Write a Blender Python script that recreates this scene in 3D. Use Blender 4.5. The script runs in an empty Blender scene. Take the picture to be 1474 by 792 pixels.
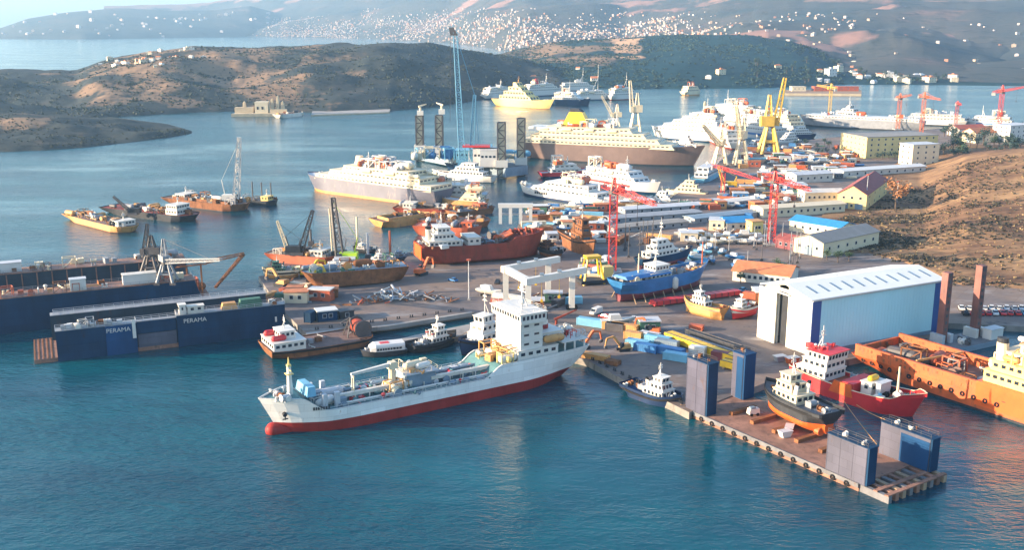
EXPO, HAZE = 1.75, 8.0e-5
import bpy, math, random
from mathutils import Vector, noise as mnoise
R = math.radians
rng = random.Random(11)
scene = bpy.context.scene
col = scene.collection
# ------------------------------------------------------------------ camera numbers (photo 1474 x 792)
FOC, CX, CY, YH, HC = 1500.0, 737.0, 396.0, 30.0, 100.0
TH = math.atan((CY - YH) / FOC)
CT, ST = math.cos(TH), math.sin(TH)
def ray(x, y):
    v = (CY - y) / FOC
    return Vector(((x - CX) / FOC, CT + v * ST, -ST + v * CT))
def P(x, y, z=0.0):                       # point of the horizontal plane z seen at a photo pixel
    d = ray(x, y); t = (z - HC) / d.z
    return Vector((d.x * t, d.y * t, z))
def Pd(x, y, Y):                          # point at ground depth Y seen at a photo pixel
    d = ray(x, y); t = Y / d.y
    return Vector((d.x * t, Y, HC + d.z * t))
def proj(p):
    q = Vector(p) - Vector((0, 0, HC))
    zc = q.y * CT - q.z * ST
    yc = q.y * ST + q.z * CT
    return CX + FOC * q.x / zc, CY - FOC * yc / zc
def h_at(p, ytop):                        # height of a vertical thing at ground point p whose top is seen at row ytop
    return Pd(CX, ytop, p.y).z - p.z
def smooth(t):
    t = max(0.0, min(1.0, t)); return t * t * (3 - 2 * t)
def lerp(a, b, t): return a + (b - a) * t
def interp(tab, x):
    if x <= tab[0][0]: return tab[0][1]
    for (a, b), (c, d) in zip(tab, tab[1:]):
        if x <= c:
            return b + (d - b) * (x - a) / (c - a)
    return tab[-1][1]
def hexc(h):
    h = h.lstrip('#'); o = []
    for i in (0, 2, 4):
        v = int(h[i:i + 2], 16) / 255
        o.append(v / 12.92 if v <= .04045 else ((v + .055) / 1.055) ** 2.4)
    return tuple(o)
# ------------------------------------------------------------------ materials
M = {}
def nd(nt, typ, **kw):
    n = nt.nodes.new(typ)
    for k, v in kw.items(): setattr(n, k, v)
    return n
def mat(name, c, rough=.6, var=.18, scale=.25, rust=0.0, metal=0.0, rustc=(.12, .05, .025), streak=1.0, bump=0.0, plates=None):
    if isinstance(c, str): c = hexc(c)
    m = bpy.data.materials.new(name); m.use_nodes = True
    nt = m.node_tree; L = nt.links; b = nt.nodes['Principled BSDF']
    b.inputs['Roughness'].default_value = rough; b.inputs['Metallic'].default_value = metal
    tc = nd(nt, 'ShaderNodeTexCoord'); mp = nd(nt, 'ShaderNodeMapping')
    mp.inputs['Scale'].default_value = (1, 1, streak)
    L.new(tc.outputs['Object'], mp.inputs['Vector'])
    n1 = nd(nt, 'ShaderNodeTexNoise'); n1.inputs['Scale'].default_value = scale; n1.inputs['Detail'].default_value = 6; n1.inputs['Roughness'].default_value = .65
    L.new(mp.outputs[0], n1.inputs['Vector'])
    r1 = nd(nt, 'ShaderNodeMapRange'); r1.inputs[1].default_value = .3; r1.inputs[2].default_value = .7
    L.new(n1.outputs['Fac'], r1.inputs[0])
    mx = nd(nt, 'ShaderNodeMix', data_type='RGBA')
    mx.inputs[6].default_value = (*[x * (1 - var) for x in c], 1); mx.inputs[7].default_value = (*[min(.9, x * (1 + var)) for x in c], 1)
    L.new(r1.outputs[0], mx.inputs[0])
    out = mx.outputs[2]
    if rust > 0:
        n2 = nd(nt, 'ShaderNodeTexNoise'); n2.inputs['Scale'].default_value = scale * 2.3; n2.inputs['Detail'].default_value = 8; n2.inputs['Roughness'].default_value = .7
        mp2 = nd(nt, 'ShaderNodeMapping'); mp2.inputs['Scale'].default_value = (1, 1, .35); mp2.inputs['Location'].default_value = (7, 3, 1)
        L.new(tc.outputs['Object'], mp2.inputs['Vector']); L.new(mp2.outputs[0], n2.inputs['Vector'])
        r2 = nd(nt, 'ShaderNodeMapRange'); r2.inputs[1].default_value = .68 - .35 * rust; r2.inputs[2].default_value = .78 - .25 * rust
        L.new(n2.outputs['Fac'], r2.inputs[0])
        m2 = nd(nt, 'ShaderNodeMix', data_type='RGBA'); m2.inputs[7].default_value = (*rustc, 1)
        L.new(r2.outputs[0], m2.inputs[0]); L.new(out, m2.inputs[6]); out = m2.outputs[2]
    if plates:                            # welded plates: slightly different tones and thin seams
        mb = nd(nt, 'ShaderNodeMapping'); mb.inputs['Rotation'].default_value = (R(90), 0, 0); L.new(tc.outputs['Object'], mb.inputs[0])
        br = nd(nt, 'ShaderNodeTexBrick'); br.inputs['Color1'].default_value = (1, 1, 1, 1); br.inputs['Color2'].default_value = (.80, .80, .80, 1); br.inputs['Mortar'].default_value = (.55, .52, .5, 1)
        br.inputs['Scale'].default_value = 1; br.inputs['Brick Width'].default_value = plates[0]; br.inputs['Row Height'].default_value = plates[1]; br.inputs['Mortar Size'].default_value = .035; br.inputs['Mortar Smooth'].default_value = .3
        L.new(mb.outputs[0], br.inputs['Vector']); mm = nd(nt, 'ShaderNodeMix', data_type='RGBA', blend_type='MULTIPLY'); mm.inputs[0].default_value = .8
        L.new(out, mm.inputs[6]); L.new(br.outputs['Color'], mm.inputs[7]); out = mm.outputs[2]
    L.new(out, b.inputs['Base Color'])
    if bump:
        bp = nd(nt, 'ShaderNodeBump'); bp.inputs['Strength'].default_value = bump; bp.inputs['Distance'].default_value = .3
        L.new(n1.outputs['Fac'], bp.inputs['Height']); L.new(bp.outputs[0], b.inputs['Normal'])
    M[name] = m
    return m
mat('hullwhite', (.82, .81, .78), .4, .08, .35, .16, rustc=(.40, .27, .18), streak=.15, plates=(7, 2.0))
mat('white', (.60, .57, .52), .45, .06, .3, .12, rustc=(.38, .24, .15))
mat('cleanwhite', (.58, .555, .52), .4, .04, .3)
mat('dirtywhite', (.56, .52, .46), .55, .14, .3, .22, rustc=(.28, .16, .09))
mat('cream', (.62, .52, .36), .6, .08, .2)
mat('yellowcream', (.66, .50, .22), .6, .08, .2)
mat('navy', (.014, .030, .075), .5, .3, .12, .12, rustc=(.05, .045, .06))
mat('docknavy', (.005, .036, .090), .6, .35, .10, .15, rustc=(.02, .025, .045), streak=.3, plates=(6, 2.4))
mat('dockblue', (.006, .045, .125), .6, .35, .10, .1, rustc=(.02, .025, .05), streak=.4)
mat('dockgrey', (.095, .095, .13), .55, .2, .15, .2, rustc=(.09, .06, .055), streak=.3, plates=(4, 2.0))
mat('dockslate', (.028, .050, .075), .55, .25, .12, .25, rustc=(.09, .05, .04), streak=.3, plates=(6, 2.4))
mat('dockbrown', (.25, .125, .085), .8, .4, .2, .45, rustc=(.11, .06, .045))
mat('black', (.012, .013, .016), .5, .3, .4)
mat('charcoal', (.035, .038, .045), .6, .3, .3)
mat('rubber', (.02, .02, .022), .85, .3, .6)
mat('grey', (.24, .25, .27), .6, .2, .3, .12)
mat('lightgrey', (.45, .46, .48), .6, .15, .3, .08)
mat('bluegrey', (.16, .22, .28), .6, .2, .3, .15)
mat('tealdeck', (.07, .17, .18), .65, .28, .25, .15, rustc=(.16, .11, .08))
mat('greendeck', (.04, .12, .08), .65, .25, .3, .15)
mat('greydeck', (.13, .13, .14), .75, .3, .3, .25)
mat('browndeck', (.15, .09, .075), .85, .35, .3, .4, rustc=(.09, .05, .04))
mat('tandeck', (.32, .22, .14), .8, .25, .3, .2)
mat('boot', (.30, .030, .028), .5, .22, .2, .22, rustc=(.17, .04, .03), streak=.3, plates=(7, 2.0))
mat('red', (.52, .025, .03), .42, .15, .2, .06, rustc=(.3, .03, .02))
mat('rustred', (.25, .05, .032), .6, .3, .18, .4, rustc=(.14, .055, .035), streak=.4, plates=(6, 2.0))
mat('redlead', (.40, .085, .035), .6, .25, .2, .3, rustc=(.2, .07, .035))
mat('rust', (.20, .085, .04), .85, .4, .35, .4, rustc=(.09, .04, .025))
mat('orange', (.48, .092, .02), .55, .28, .3, .45, rustc=(.20, .075, .035))
mat('brightorange', (.62, .10, .015), .45, .15, .3, .08)
mat('ochre', (.50, .25, .08), .6, .25, .3, .3, rustc=(.25, .11, .05))
mat('yellow', (.70, .42, .02), .45, .12, .4, .06)
mat('paleyellow', (.70, .52, .18), .5, .12, .4, .08)
mat('funnelyellow', (.80, .48, .01), .4, .05, .3)
mat('lime', (.42, .62, .02), .5, .1, .4)
mat('blue', (.03, .15, .36), .5, .2, .3, .08)
mat('hullblue', (.02, .14, .34), .5, .25, .2, .12, rustc=(.08, .10, .14))
mat('skyblue', (.14, .36, .50), .5, .15, .3, .05)
mat('roofblue', (.03, .22, .46), .5, .15, .3)
mat('craneblue', (.10, .27, .40), .5, .2, .3, .05)
mat('lavender', (.125, .125, .165), .5, .15, .12, .3, rustc=(.36, .26, .22))
mat('cruisehull', (.17, .115, .10), .45, .2, .1, .15, rustc=(.17, .10, .08))
mat('cranered', (.55, .045, .035), .5, .2, .4, .08)
mat('craneorange', (.56, .13, .04), .5, .2, .4, .08)
mat('cranecream', (.62, .52, .36), .5, .15, .4, .12)
mat('craneyellow', (.68, .42, .06), .5, .15, .4, .08)
mat('darksteel', (.07, .065, .07), .6, .35, .4, .3)
mat('steel', (.30, .29, .28), .5, .2, .4, .2, metal=.2)
mat('glass', (.02, .03, .045), .12, .2, .5)
mat('townwhite', (.44, .38, .36), .8, .1)
mat('towncream', (.40, .30, .23), .8, .1)
mat('townred', (.36, .17, .11), .8, .1)
mat('shipglass', (.045, .055, .07), .2, .4, .6)
mat('shedblue', (.42, .68, .74), .55, .05, .06, .04, rustc=(.36, .60, .68), streak=.3)
mat('shedcream', (.74, .69, .56), .6, .06, .08, .05, rustc=(.6, .53, .4), streak=.3)
mat('shednavy', (.015, .07, .25), .5, .1, .2)
mat('shedroof', (.72, .70, .66), .55, .06, .06, .05, rustc=(.55, .52, .48))
mat('rooftile', (.50, .17, .07), .8, .25, .4, .15, rustc=(.3, .10, .05))
mat('roofmaroon', (.24, .06, .055), .8, .2, .3)
mat('roofgrey', (.22, .205, .19), .8, .15, .2)
mat('concrete', (.30, .29, .28), .85, .22, .12, .15, rustc=(.17, .15, .14))
mat('stone', (.48, .38, .25), .9, .2, .15)
mat('timber', (.30, .20, .12), .85, .3, .4)
mat('bark', (.10, .07, .05), .9, .3, 1.0)
mat('leaf', (.045, .085, .035), .8, .35, .5)
mat('leafdark', (.02, .05, .042), .8, .35, .5)
mat('leafautumn', (.30, .13, .05), .8, .3, .5)
mat('hillscrub', (.055, .048, .034), .9, .4, .1)
mat('scrubleaf', (.035, .048, .036), .85, .4, .15)
mat('drygrass', (.30, .21, .10), .9, .3, .15)
mat('skin', (.5, .3, .2), .6); mat('cloth', (.08, .1, .2), .8)
mat('foamwhite', (.75, .78, .78), .7)
mat('legrust', (.20, .075, .06), .7, .3, .15, .5, rustc=(.09, .045, .05))
mat('maroon', (.16, .03, .04), .6, .25, .25, .2)
mat('purplegrey', (.085, .085, .125), .6, .2, .15, .3, rustc=(.10, .06, .05), streak=.3, plates=(4, 2.2))
for k in ('docknavy', 'dockblue', 'dockslate', 'navy', 'charcoal', 'black', 'rubber', 'boot', 'dockgrey', 'purplegrey', 'rustred', 'rust'): M[k].node_tree.nodes['Principled BSDF'].inputs['Specular IOR Level'].default_value = .15
# ------------------------------------------------------------------ mesh builder
class MB:
    def __init__(s): s.v = []; s.f = []; s.m = []; s.k = 0
    def face(s, idx): s.f.append(tuple(idx)); s.m.append(s.k); return s
    def add(s, vs):
        b = len(s.v); s.v += [tuple(v) for v in vs]; return b
    def hexa(s, p):                       # 8 points: 4 bottom (ccw), 4 top
        b = s.add(p)
        for q in ((3, 2, 1, 0), (4, 5, 6, 7), (0, 1, 5, 4), (1, 2, 6, 5), (2, 3, 7, 6), (3, 0, 4, 7)): s.face([b + i for i in q])
        return s
    def box(s, x0, y0, z0, x1, y1, z1):
        return s.hexa([(x0, y0, z0), (x1, y0, z0), (x1, y1, z0), (x0, y1, z0), (x0, y0, z1), (x1, y0, z1), (x1, y1, z1), (x0, y1, z1)])
    def cbox(s, cx, cy, z0, lx, ly, h, rot=0):
        c, n = math.cos(rot), math.sin(rot); pts = []
        for z in (z0, z0 + h):
            for a, b in ((-.5, -.5), (.5, -.5), (.5, .5), (-.5, .5)):
                pts.append((cx + a * lx * c - b * ly * n, cy + a * lx * n + b * ly * c, z))
        return s.hexa(pts)
    def bar(s, p, q, w, h=None, w2=None):  # square bar from p to q
        h = w if h is None else h; p = Vector(p); q = Vector(q); d = q - p
        if d.length < 1e-6: return s
        d.normalize(); u = d.cross(Vector((0, 0, 1)))
        if u.length < 1e-3: u = Vector((1, 0, 0))
        u.normalize(); v = u.cross(d)
        k = 1 if w2 is None else w2 / w
        pts = [p + u * w / 2 * a + v * h / 2 * b for a, b in ((-1, -1), (1, -1), (1, 1), (-1, 1))]
        pts += [q + u * w / 2 * a * k + v * h / 2 * b * k for a, b in ((-1, -1), (1, -1), (1, 1), (-1, 1))]
        return s.hexa(pts)
    def tube(s, p, q, r, r2=None, n=10, cap=True):
        r2 = r if r2 is None else r2; p = Vector(p); q = Vector(q); d = (q - p).normalized()
        u = d.cross(Vector((0, 0, 1)));
        if u.length < 1e-3: u = Vector((1, 0, 0))
        u.normalize(); v = u.cross(d); b = len(s.v)
        for c, rr in ((p, r), (q, r2)):
            for i in range(n):
                a = 2 * math.pi * i / n; s.v.append(tuple(c + u * rr * math.cos(a) + v * rr * math.sin(a)))
        for i in range(n): s.face((b + i, b + (i + 1) % n, b + n + (i + 1) % n, b + n + i))
        if cap: s.face([b + i for i in range(n)][::-1]); s.face([b + n + i for i in range(n)])
        return s
    def prism(s, poly, z0, z1):
        n = len(poly); b = s.add([(x, y, z0) for x, y in poly] + [(x, y, z1) for x, y in poly])
        s.face([b + i for i in range(n)][::-1]); s.face([b + n + i for i in range(n)])
        for i in range(n): s.face((b + i, b + (i + 1) % n, b + n + (i + 1) % n, b + n + i))
        return s
    def rings(s, rs, closed=False, caps=True):   # loft through equal-length rings
        n = len(rs[0]); b = len(s.v)
        for r in rs: s.add(r)
        for j in range(len(rs) - 1):
            for i in range(n if closed else n - 1):
                a, c = b + j * n + i, b + j * n + (i + 1) % n
                s.face((a, c, c + n, a + n))
        if caps and closed:
            s.face([b + i for i in range(n)][::-1]); s.face([b + (len(rs) - 1) * n + i for i in range(n)])
        return s
    def capsule(s, p, q, r, n=10, zs=1.0):
        p = Vector(p); q = Vector(q); d = (q - p); Ln = d.length; d.normalize()
        u = d.cross(Vector((0, 0, 1))).normalized() if abs(d.z) < .99 else Vector((1, 0, 0)); v = u.cross(d); rs = []
        for k in range(5):
            a = R(8 + 82 * k / 4); rs.append((p - d * r * math.cos(a), r * math.sin(a)))
        for k in range(5):
            a = R(90 - 82 * k / 4); rs.append((q + d * r * math.cos(a), r * math.sin(a)))
        return s.rings([[tuple(c + u * rr * math.cos(2 * math.pi * i / n) + v * zs * rr * math.sin(2 * math.pi * i / n)) for i in range(n)] for c, rr in rs], True)
    def build(s, name, mats, parent=None, loc=None, rz=0, sm=False):
        me = bpy.data.meshes.new(name); me.from_pydata(s.v, [], s.f); me.update()
        if not isinstance(mats, (list, tuple)): mats = [mats]
        for m in mats: me.materials.append(M[m] if isinstance(m, str) else m)
        if len(mats) > 1: me.polygons.foreach_set('material_index', s.m)
        if sm:
            me.polygons.foreach_set('use_smooth', [True] * len(me.polygons))
        o = bpy.data.objects.new(name, me); col.objects.link(o)
        if parent: o.parent = parent
        if loc is not None: o.location = loc
        o.rotation_euler.z = rz
        return o
def tag(o, label, cat, group=None):
    o['label'] = label; o['category'] = cat
    if group: o['group'] = group
    return o
def thing(name, label, cat, loc=(0, 0, 0), rz=0, group=None):
    o = bpy.data.objects.new(name, None); col.objects.link(o)
    o.empty_display_size = 1; o.location = loc; o.rotation_euler.z = rz
    return tag(o, label, cat, group)
def struct(o, kind='structure'): o['kind'] = kind; return o
def kids(o): return [c for c in col.objects if c.parent == o] if not hasattr(o, 'children') else list(o.children)
def copy_tree(o, loc=None, rz=None, label=None, group=None, scale=None):
    def rec(a, par):
        c = a.copy(); col.objects.link(c)
        if par: c.parent = par
        for ch in a.children: rec(ch, c)
        return c
    r = rec(o, None)
    if loc is not None: r.location = loc
    if rz is not None: r.rotation_euler.z = rz
    if label: r['label'] = label
    if group: r['group'] = group
    if scale: r.scale = (scale,) * 3 if not hasattr(scale, '__len__') else scale
    return r
def two(p, q, z=0.0, pull=0.0):
    a, b = P(*p, z), P(*q, z); d = b - a
    return (a + b) / 2, math.atan2(d.y, d.x), d.length
def mesh_child(name, me, parent, loc=(0, 0, 0), rz=0, sc=None):
    o = bpy.data.objects.new(name, me); col.objects.link(o); o.parent = parent; o.location = loc; o.rotation_euler.z = rz
    if sc: o.scale = sc
    return o
# ------------------------------------------------------------------ hulls and ship fittings (local: x to the bow, y to port, z up, waterline z = 0)
def hull(root, L, B, D, dr=3, colr='white', boot='boot', deck='greydeck', fs=1.5, as_=.4, rake=None, boot_z=.6, bul=1.0, fb=.3, sb=.78,
         over=None, fc=None, poop=None, fender=None, n=30, bulb=False, cap=None):
    rake = .06 * L if rake is None else rake; over = .04 * L if over is None else over
    def ztop(t):
        z = D + fs * max(0, (t - .5) / .5) ** 2 + as_ * max(0, (.5 - t) / .5) ** 2
        if fc: z += fc[1] * smooth((t - (1 - fc[0])) / fc[2] + .5)
        if poop: z += poop[1] * smooth((poop[0] - t) / poop[2] + .5)
        return z
    def wd(t):
        w = 1.0
        if t < .15: w = sb + (1 - sb) * smooth(t / .15 * .5 + .5) * 1 if t > 0 else sb
        if t > 1 - fb: w = max(.015, 1 - ((t - 1 + fb) / fb) ** 2.3)
        return w * B / 2
    def ww(t):
        w = 1.0
        if t < .25: w = .35 * sb + (1 - .35 * sb) * smooth(t / .25)
        f2 = min(.55, fb * 1.35)
        if t > 1 - f2: w = max(.012, 1 - ((t - 1 + f2) / f2) ** 1.7)
        return w * B / 2
    def half(t, z):                       # half breadth at height z
        if z >= 0:
            u = min(1, z / max(.1, ztop(t))); return lerp(ww(t), wd(t), u ** .7)
        u = min(1, -z / dr); return ww(t) * (1 - .45 * u ** 3)
    def xs(t, z):
        zt = ztop(t); u = max(0, min(1, (z + dr * .3) / (zt + dr * .3)))
        g = max(0, (t - .7) / .3) ** 2; x = (t - .5) * L - rake * (1 - u) * g
        if t < .22: x += over * (1 - u) ** 1.3 * ((.22 - t) / .22) ** 2
        return x
    ts = [0, .015, .04, .08] + [.08 + .84 * i / n for i in range(1, n)] + [.92, .95, .975, .99, 1.0]
    def shell(z0f, z1f, nz):
        rs = []
        for t in ts:
            port = []; z0, z1 = z0f(t), z1f(t)
            for j in range(nz + 1):
                z = lerp(z0, z1, j / nz); port.append((xs(t, z), half(t, z), z))
            rs.append(port)
        return rs
    th = min(.25, B * .02)
    m = MB(); rs = shell(lambda t: boot_z, ztop, 4)
    dk = lambda t: ztop(t) - bul
    full = []
    for t, r in zip(ts, rs):
        zt = ztop(t); yi = max(.004, half(t, zt) - th)
        full.append(r + [(xs(t, zt), yi, zt + .01), (xs(t, zt), yi, dk(t) - .02)])
    m.rings(full)
    m.rings([[(x, -y, z) for x, y, z in r][::-1] for r in full])
    a = full[0]; b0 = m.add([p for p in a[:5]] + [(x, -y, z) for x, y, z in a[:5]][::-1]); m.face(range(b0, b0 + 10))
    m.build('hull', colr, root, sm=False)
    m = MB(); rs = shell(lambda t: -dr, lambda t: boot_z, 4)
    m.rings(rs); m.rings([[(x, -y, z) for x, y, z in r][::-1] for r in rs])
    a = rs[0]; b0 = m.add(a + [(x, -y, z) for x, y, z in a][::-1]); m.face(range(b0, b0 + 2 * len(a)))
    bt = MB(); 
    m.rings([[(r[0][0], r[0][1], r[0][2]), (r[0][0], -r[0][1], r[0][2])] for r in rs])
    m.build('underbody', boot, root)
    if bulb:
        MB().capsule((L * .40, 0, -.2), (L * .478 - 1.2, 0, .7), 2.0, 12).build('bulbous_bow', boot, root, sm=True)
    m = MB(); m.rings([[(xs(t, dk(t)), max(.003, half(t, dk(t)) - th * .5), dk(t)), (xs(t, dk(t)), -max(.003, half(t, dk(t)) - th * .5), dk(t))] for t in ts])
    m.build('deck', deck, root)
    if fender:
        m = MB()
        for s in (1, -1):
            m.rings([[(xs(t, ztop(t) - bul), s * (half(t, ztop(t) - bul) + o), ztop(t) - bul + dz) for o, dz in ((-.05, -.35), (.28, -.35), (.28, .2), (-.05, .2))] for t in ts], True)
        m.build('fender', fender, root)
    if cap:
        m = MB()
        for s in (1, -1):
            m.rings([[(xs(t, ztop(t)), s * max(.01, half(t, ztop(t)) + o), ztop(t) + dz) for o, dz in ((-.3, 0), (.06, 0), (.06, .14), (-.3, .14))] for t in ts], True)
        m.build('cap_rail', cap, root)
    return dict(L=L, B=B, dk=dk, z=lambda x: dk(x / L + .5), half=half, ztop=ztop)
def tier(root, x0, x1, w, z0, h, m='white', slope=0.0, back=0.0, win=1.5, wh=.9, y=0.0, roof=.25, name='deckhouse', gl='glass', taper=0.0, sides='fbs', roofm=None):
    w1 = w - taper
    b = MB().hexa([(x0, y - w / 2, z0), (x1, y - w / 2, z0), (x1, y + w / 2, z0), (x0, y + w / 2, z0),
                   (x0 + back, y - w1 / 2, z0 + h), (x1 - slope, y - w1 / 2, z0 + h), (x1 - slope, y + w1 / 2, z0 + h), (x0 + back, y + w1 / 2, z0 + h)])
    mats = [m]
    if roof:
        if roofm: b.k = 1; mats = [m, roofm]
        b.box(x0 + back - roof, y - w1 / 2 - roof, z0 + h, x1 - slope + roof, y + w1 / 2 + roof, z0 + h + .18)
    o = b.build(name, mats, root)
    if win:
        g = MB(); zc = z0 + h * .62; a = wh / 2; e = .05
        ln = x1 - x0; k = max(1, int((ln - .6) / win)); f = .62
        if 's' in sides:
            for i in range(k):
                x = x0 + .3 + (ln - .6) * (i + .5) / k; d = min(.62 * win, .7 * (ln - .6) / k) / 2; yy = (w - taper * .62) / 2
                if x + d > x1 - slope * .8: continue
                for s in (1, -1): g.box(x - d, y + s * yy - e, zc - a, x + d, y + s * yy + e, zc + a)
        k = max(1, int((w - .6) / win))
        for i in range(k):
            yy = y - w / 2 + .3 + (w - .6) * (i + .5) / k; d = .33 * (w - .6) / k
            if 'f' in sides:
                xa, xb = x1 - slope * (zc - a - z0) / h, x1 - slope * (zc + a - z0) / h
                g.hexa([(xa - e, yy - d, zc - a), (xa + e, yy - d, zc - a), (xa + e, yy + d, zc - a), (xa - e, yy + d, zc - a), (xb - e, yy - d, zc + a), (xb + e, yy - d, zc + a), (xb + e, yy + d, zc + a), (xb - e, yy + d, zc + a)])
            if 'b' in sides and not back: g.box(x0 - e, yy - d, zc - a, x0 + e, yy + d, zc + a)
        if g.v: g.build('glazing', gl, o)
    return o
def rails(root, x0, x1, w, z, h=1.0, m='white', step=2.0, y=0, r=.06):
    g = MB(); pts = [(x0, y - w / 2), (x1, y - w / 2), (x1, y + w / 2), (x0, y + w / 2), (x0, y - w / 2)]
    for (a, b), (c, d) in zip(pts, pts[1:]):
        n = max(1, int(math.hypot(c - a, d - b) / step))
        for i in range(n): g.bar((lerp(a, c, i / n), lerp(b, d, i / n), z), (lerp(a, c, i / n), lerp(b, d, i / n), z + h), r)
        for k in (.5, 1): g.bar((a, b, z + h * k), (c, d, z + h * k), r)
    return g.build('railing', m, root)
def funnel(root, x, z, h, l=3, w=2.4, m='white', capm='black', y=0, band=None, rk=.5):
    def ring(zz, sc, sh): return [(x + sh + l / 2 * sc * math.cos(a), y + w / 2 * sc * math.sin(a), zz) for a in [2 * math.pi * i / 14 for i in range(14)]]
    o = MB().rings([ring(z, 1, 0), ring(z + h * .8, .88, -rk * .8)], True).build('funnel', m, root)
    MB().rings([ring(z + h * .8, .88, -rk * .8), ring(z + h, .84, -rk)], True).build('funnel_top', capm, o)
    if band: MB().rings([ring(z + h * .45, 1.0, -rk * .45), ring(z + h * .62, .98, -rk * .62)], True).build('funnel_band', band, o)
    return o
def mast(root, x, z, h, m='white', y=0, arms=2, r=.18, w=2.2):
    g = MB().tube((x, y, z), (x, y, z + h), r, r * .5, 8)
    for i in range(arms):
        zz = z + h * (.55 + .3 * i / max(1, arms)); ww = w * (1 - .3 * i)
        g.bar((x, y - ww / 2, zz), (x, y + ww / 2, zz), r * .8)
        g.box(x - .1, y - .7, zz + .3, x + .1, y + .7, zz + .5)
    g.bar((x, y, z + h * .5), (x - h * .22, y, z), r)
    return g.build('mast', m, root)
def lifeboat(root, x, y, z, l=6, m='cream'):
    o = MB().capsule((x - l / 2 + .9, y, z), (x + l / 2 - .9, y, z), 1.1, 10).build('lifeboat', m, root, sm=True)
    g = MB()
    for s in (-1, 1): g.bar((x + s * l * .3, y, z + 1.2), (x + s * l * .3, y * .75, z - 1.2), .18)
    g.build('davit', 'white', o); return o
def deck_crane(root, x, y, z, h, ln, ang=0, up=.2, m='white', w=.8):
    o = MB().tube((x, y, z), (x, y, z + h), w * .7, w * .6, 10).build('crane_post', m, root)
    c, s = math.cos(ang), math.sin(ang)
    MB().bar((x - c * w, y - s * w, z + h), (x + c * ln, y + s * ln, z + h + ln * up), w, w, w * .5).build('crane_arm', m, o)
    return o
# small deck gear: shared meshes, one object per piece
PROTO = {}
def proto(kind, m):
    if (kind, m) in PROTO: return PROTO[kind, m]
    g = MB()
    if kind == 'winch':
        g.box(-.9, -.6, 0, .9, .6, .25); g.tube((0, -.8, .8), (0, .8, .8), .5, n=10); g.tube((0, -.95, .8), (0, -.8, .8), .75, n=10); g.tube((0, .8, .8), (0, .95, .8), .75, n=10); g.box(.5, -.3, .25, 1, .3, .9)
    elif kind == 'hatch':
        g.box(-1.2, -1.0, 0, 1.2, 1.0, .7); g.hexa([(-1.3, -1.1, .7), (1.3, -1.1, .7), (1.3, 1.1, .7), (-1.3, 1.1, .7), (-1.0, -.8, .95), (1.0, -.8, .95), (1.0, .8, .95), (-1.0, .8, .95)])
    elif kind == 'vent':
        g.tube((0, 0, 0), (0, 0, 1.3), .28, n=8); g.tube((0, 0, 1.2), (0, 0, 1.6), .6, .35, n=10)
    elif kind == 'locker':
        g.box(-.8, -.5, 0, .8, .5, 1.3); g.box(-.86, -.56, 1.3, .86, .56, 1.4); g.box(.8, -.3, .1, .84, .3, 1.2)
    elif kind == 'bollard':
        g.box(-.8, -.3, 0, .8, .3, .12)
        for s in (-.45, .45): g.tube((s, 0, .1), (s, 0, .8), .22, n=8); g.tube((s, 0, .8), (s, 0, .92), .3, n=8)
    elif kind == 'pipe':
        g.tube((-2.5, 0, .5), (2.5, 0, .5), .2, n=8)
        for s in (-2, 0, 2): g.box(s - .1, -.2, 0, s + .1, .2, .4)
        g.tube((-2.5, 0, .5), (-2.5, 0, 1.2), .2, n=8)
    elif kind == 'tank':
        g.capsule((-1.6, 0, 1), (1.6, 0, 1), .9, 10)
        for s in (-1, 1): g.box(s - .15, -.7, 0, s + .15, .7, .5)
    elif kind == 'reel':
        g.tube((0, -.7, 1.0), (0, .7, 1.0), .55, n=12); g.tube((0, -.85, 1), (0, -.7, 1), 1.0, n=12); g.tube((0, .7, 1), (0, .85, 1), 1.0, n=12); g.box(-.6, -.8, 0, .6, .8, .3)
    elif kind == 'crate':
        g.box(-1, -.8, .12, 1, .8, 1.4)
        for s in (-.8, .6): g.box(s, -.8, 0, s + .2, .8, .12)
        for s in (-.9, 0, .9): g.box(s - .06, -.84, .12, s + .06, .84, 1.46)
    elif kind == 'frame':
        for x in (-1.5, 1.5):
            for y in (-1, 1): g.bar((x, y, 0), (x, y, 2.4), .2)
        g.bar((-1.5, -1, 2.4), (1.5, -1, 2.4), .2); g.bar((-1.5, 1, 2.4), (1.5, 1, 2.4), .2); g.bar((-1.5, -1, 2.4), (-1.5, 1, 2.4), .2); g.bar((1.5, -1, 2.4), (1.5, 1, 2.4), .2); g.bar((-1.5, -1, 0), (1.5, -1, 2.4), .15)
    me = bpy.data.meshes.new(kind); me.from_pydata(g.v, [], g.f); me.materials.append(M[m]); PROTO[kind, m] = me
    return me
NAMES = dict(winch='winch', hatch='hatch', vent='vent', locker='locker', bollard='bollard', pipe='pipe_run', tank='tank', reel='hose_reel', crate='crate', frame='rack')
def gear(root, x0, x1, y0, y1, zf, n, mats=('white', 'grey', 'rust'), kinds=('winch', 'hatch', 'vent', 'locker', 'bollard', 'pipe', 'reel'), s=(.7, 1.2), r=rng):
    for i in range(n):
        x = r.uniform(x0, x1); y = r.uniform(y0, y1); k = r.choice(kinds); sc = r.uniform(*s)
        mesh_child(NAMES[k], proto(k, r.choice(mats)), root, (x, y, (zf(x) if callable(zf) else zf) - .01), r.choice((0, math.pi / 2, math.pi, .2, -1.3)), (sc, sc, sc))
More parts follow.
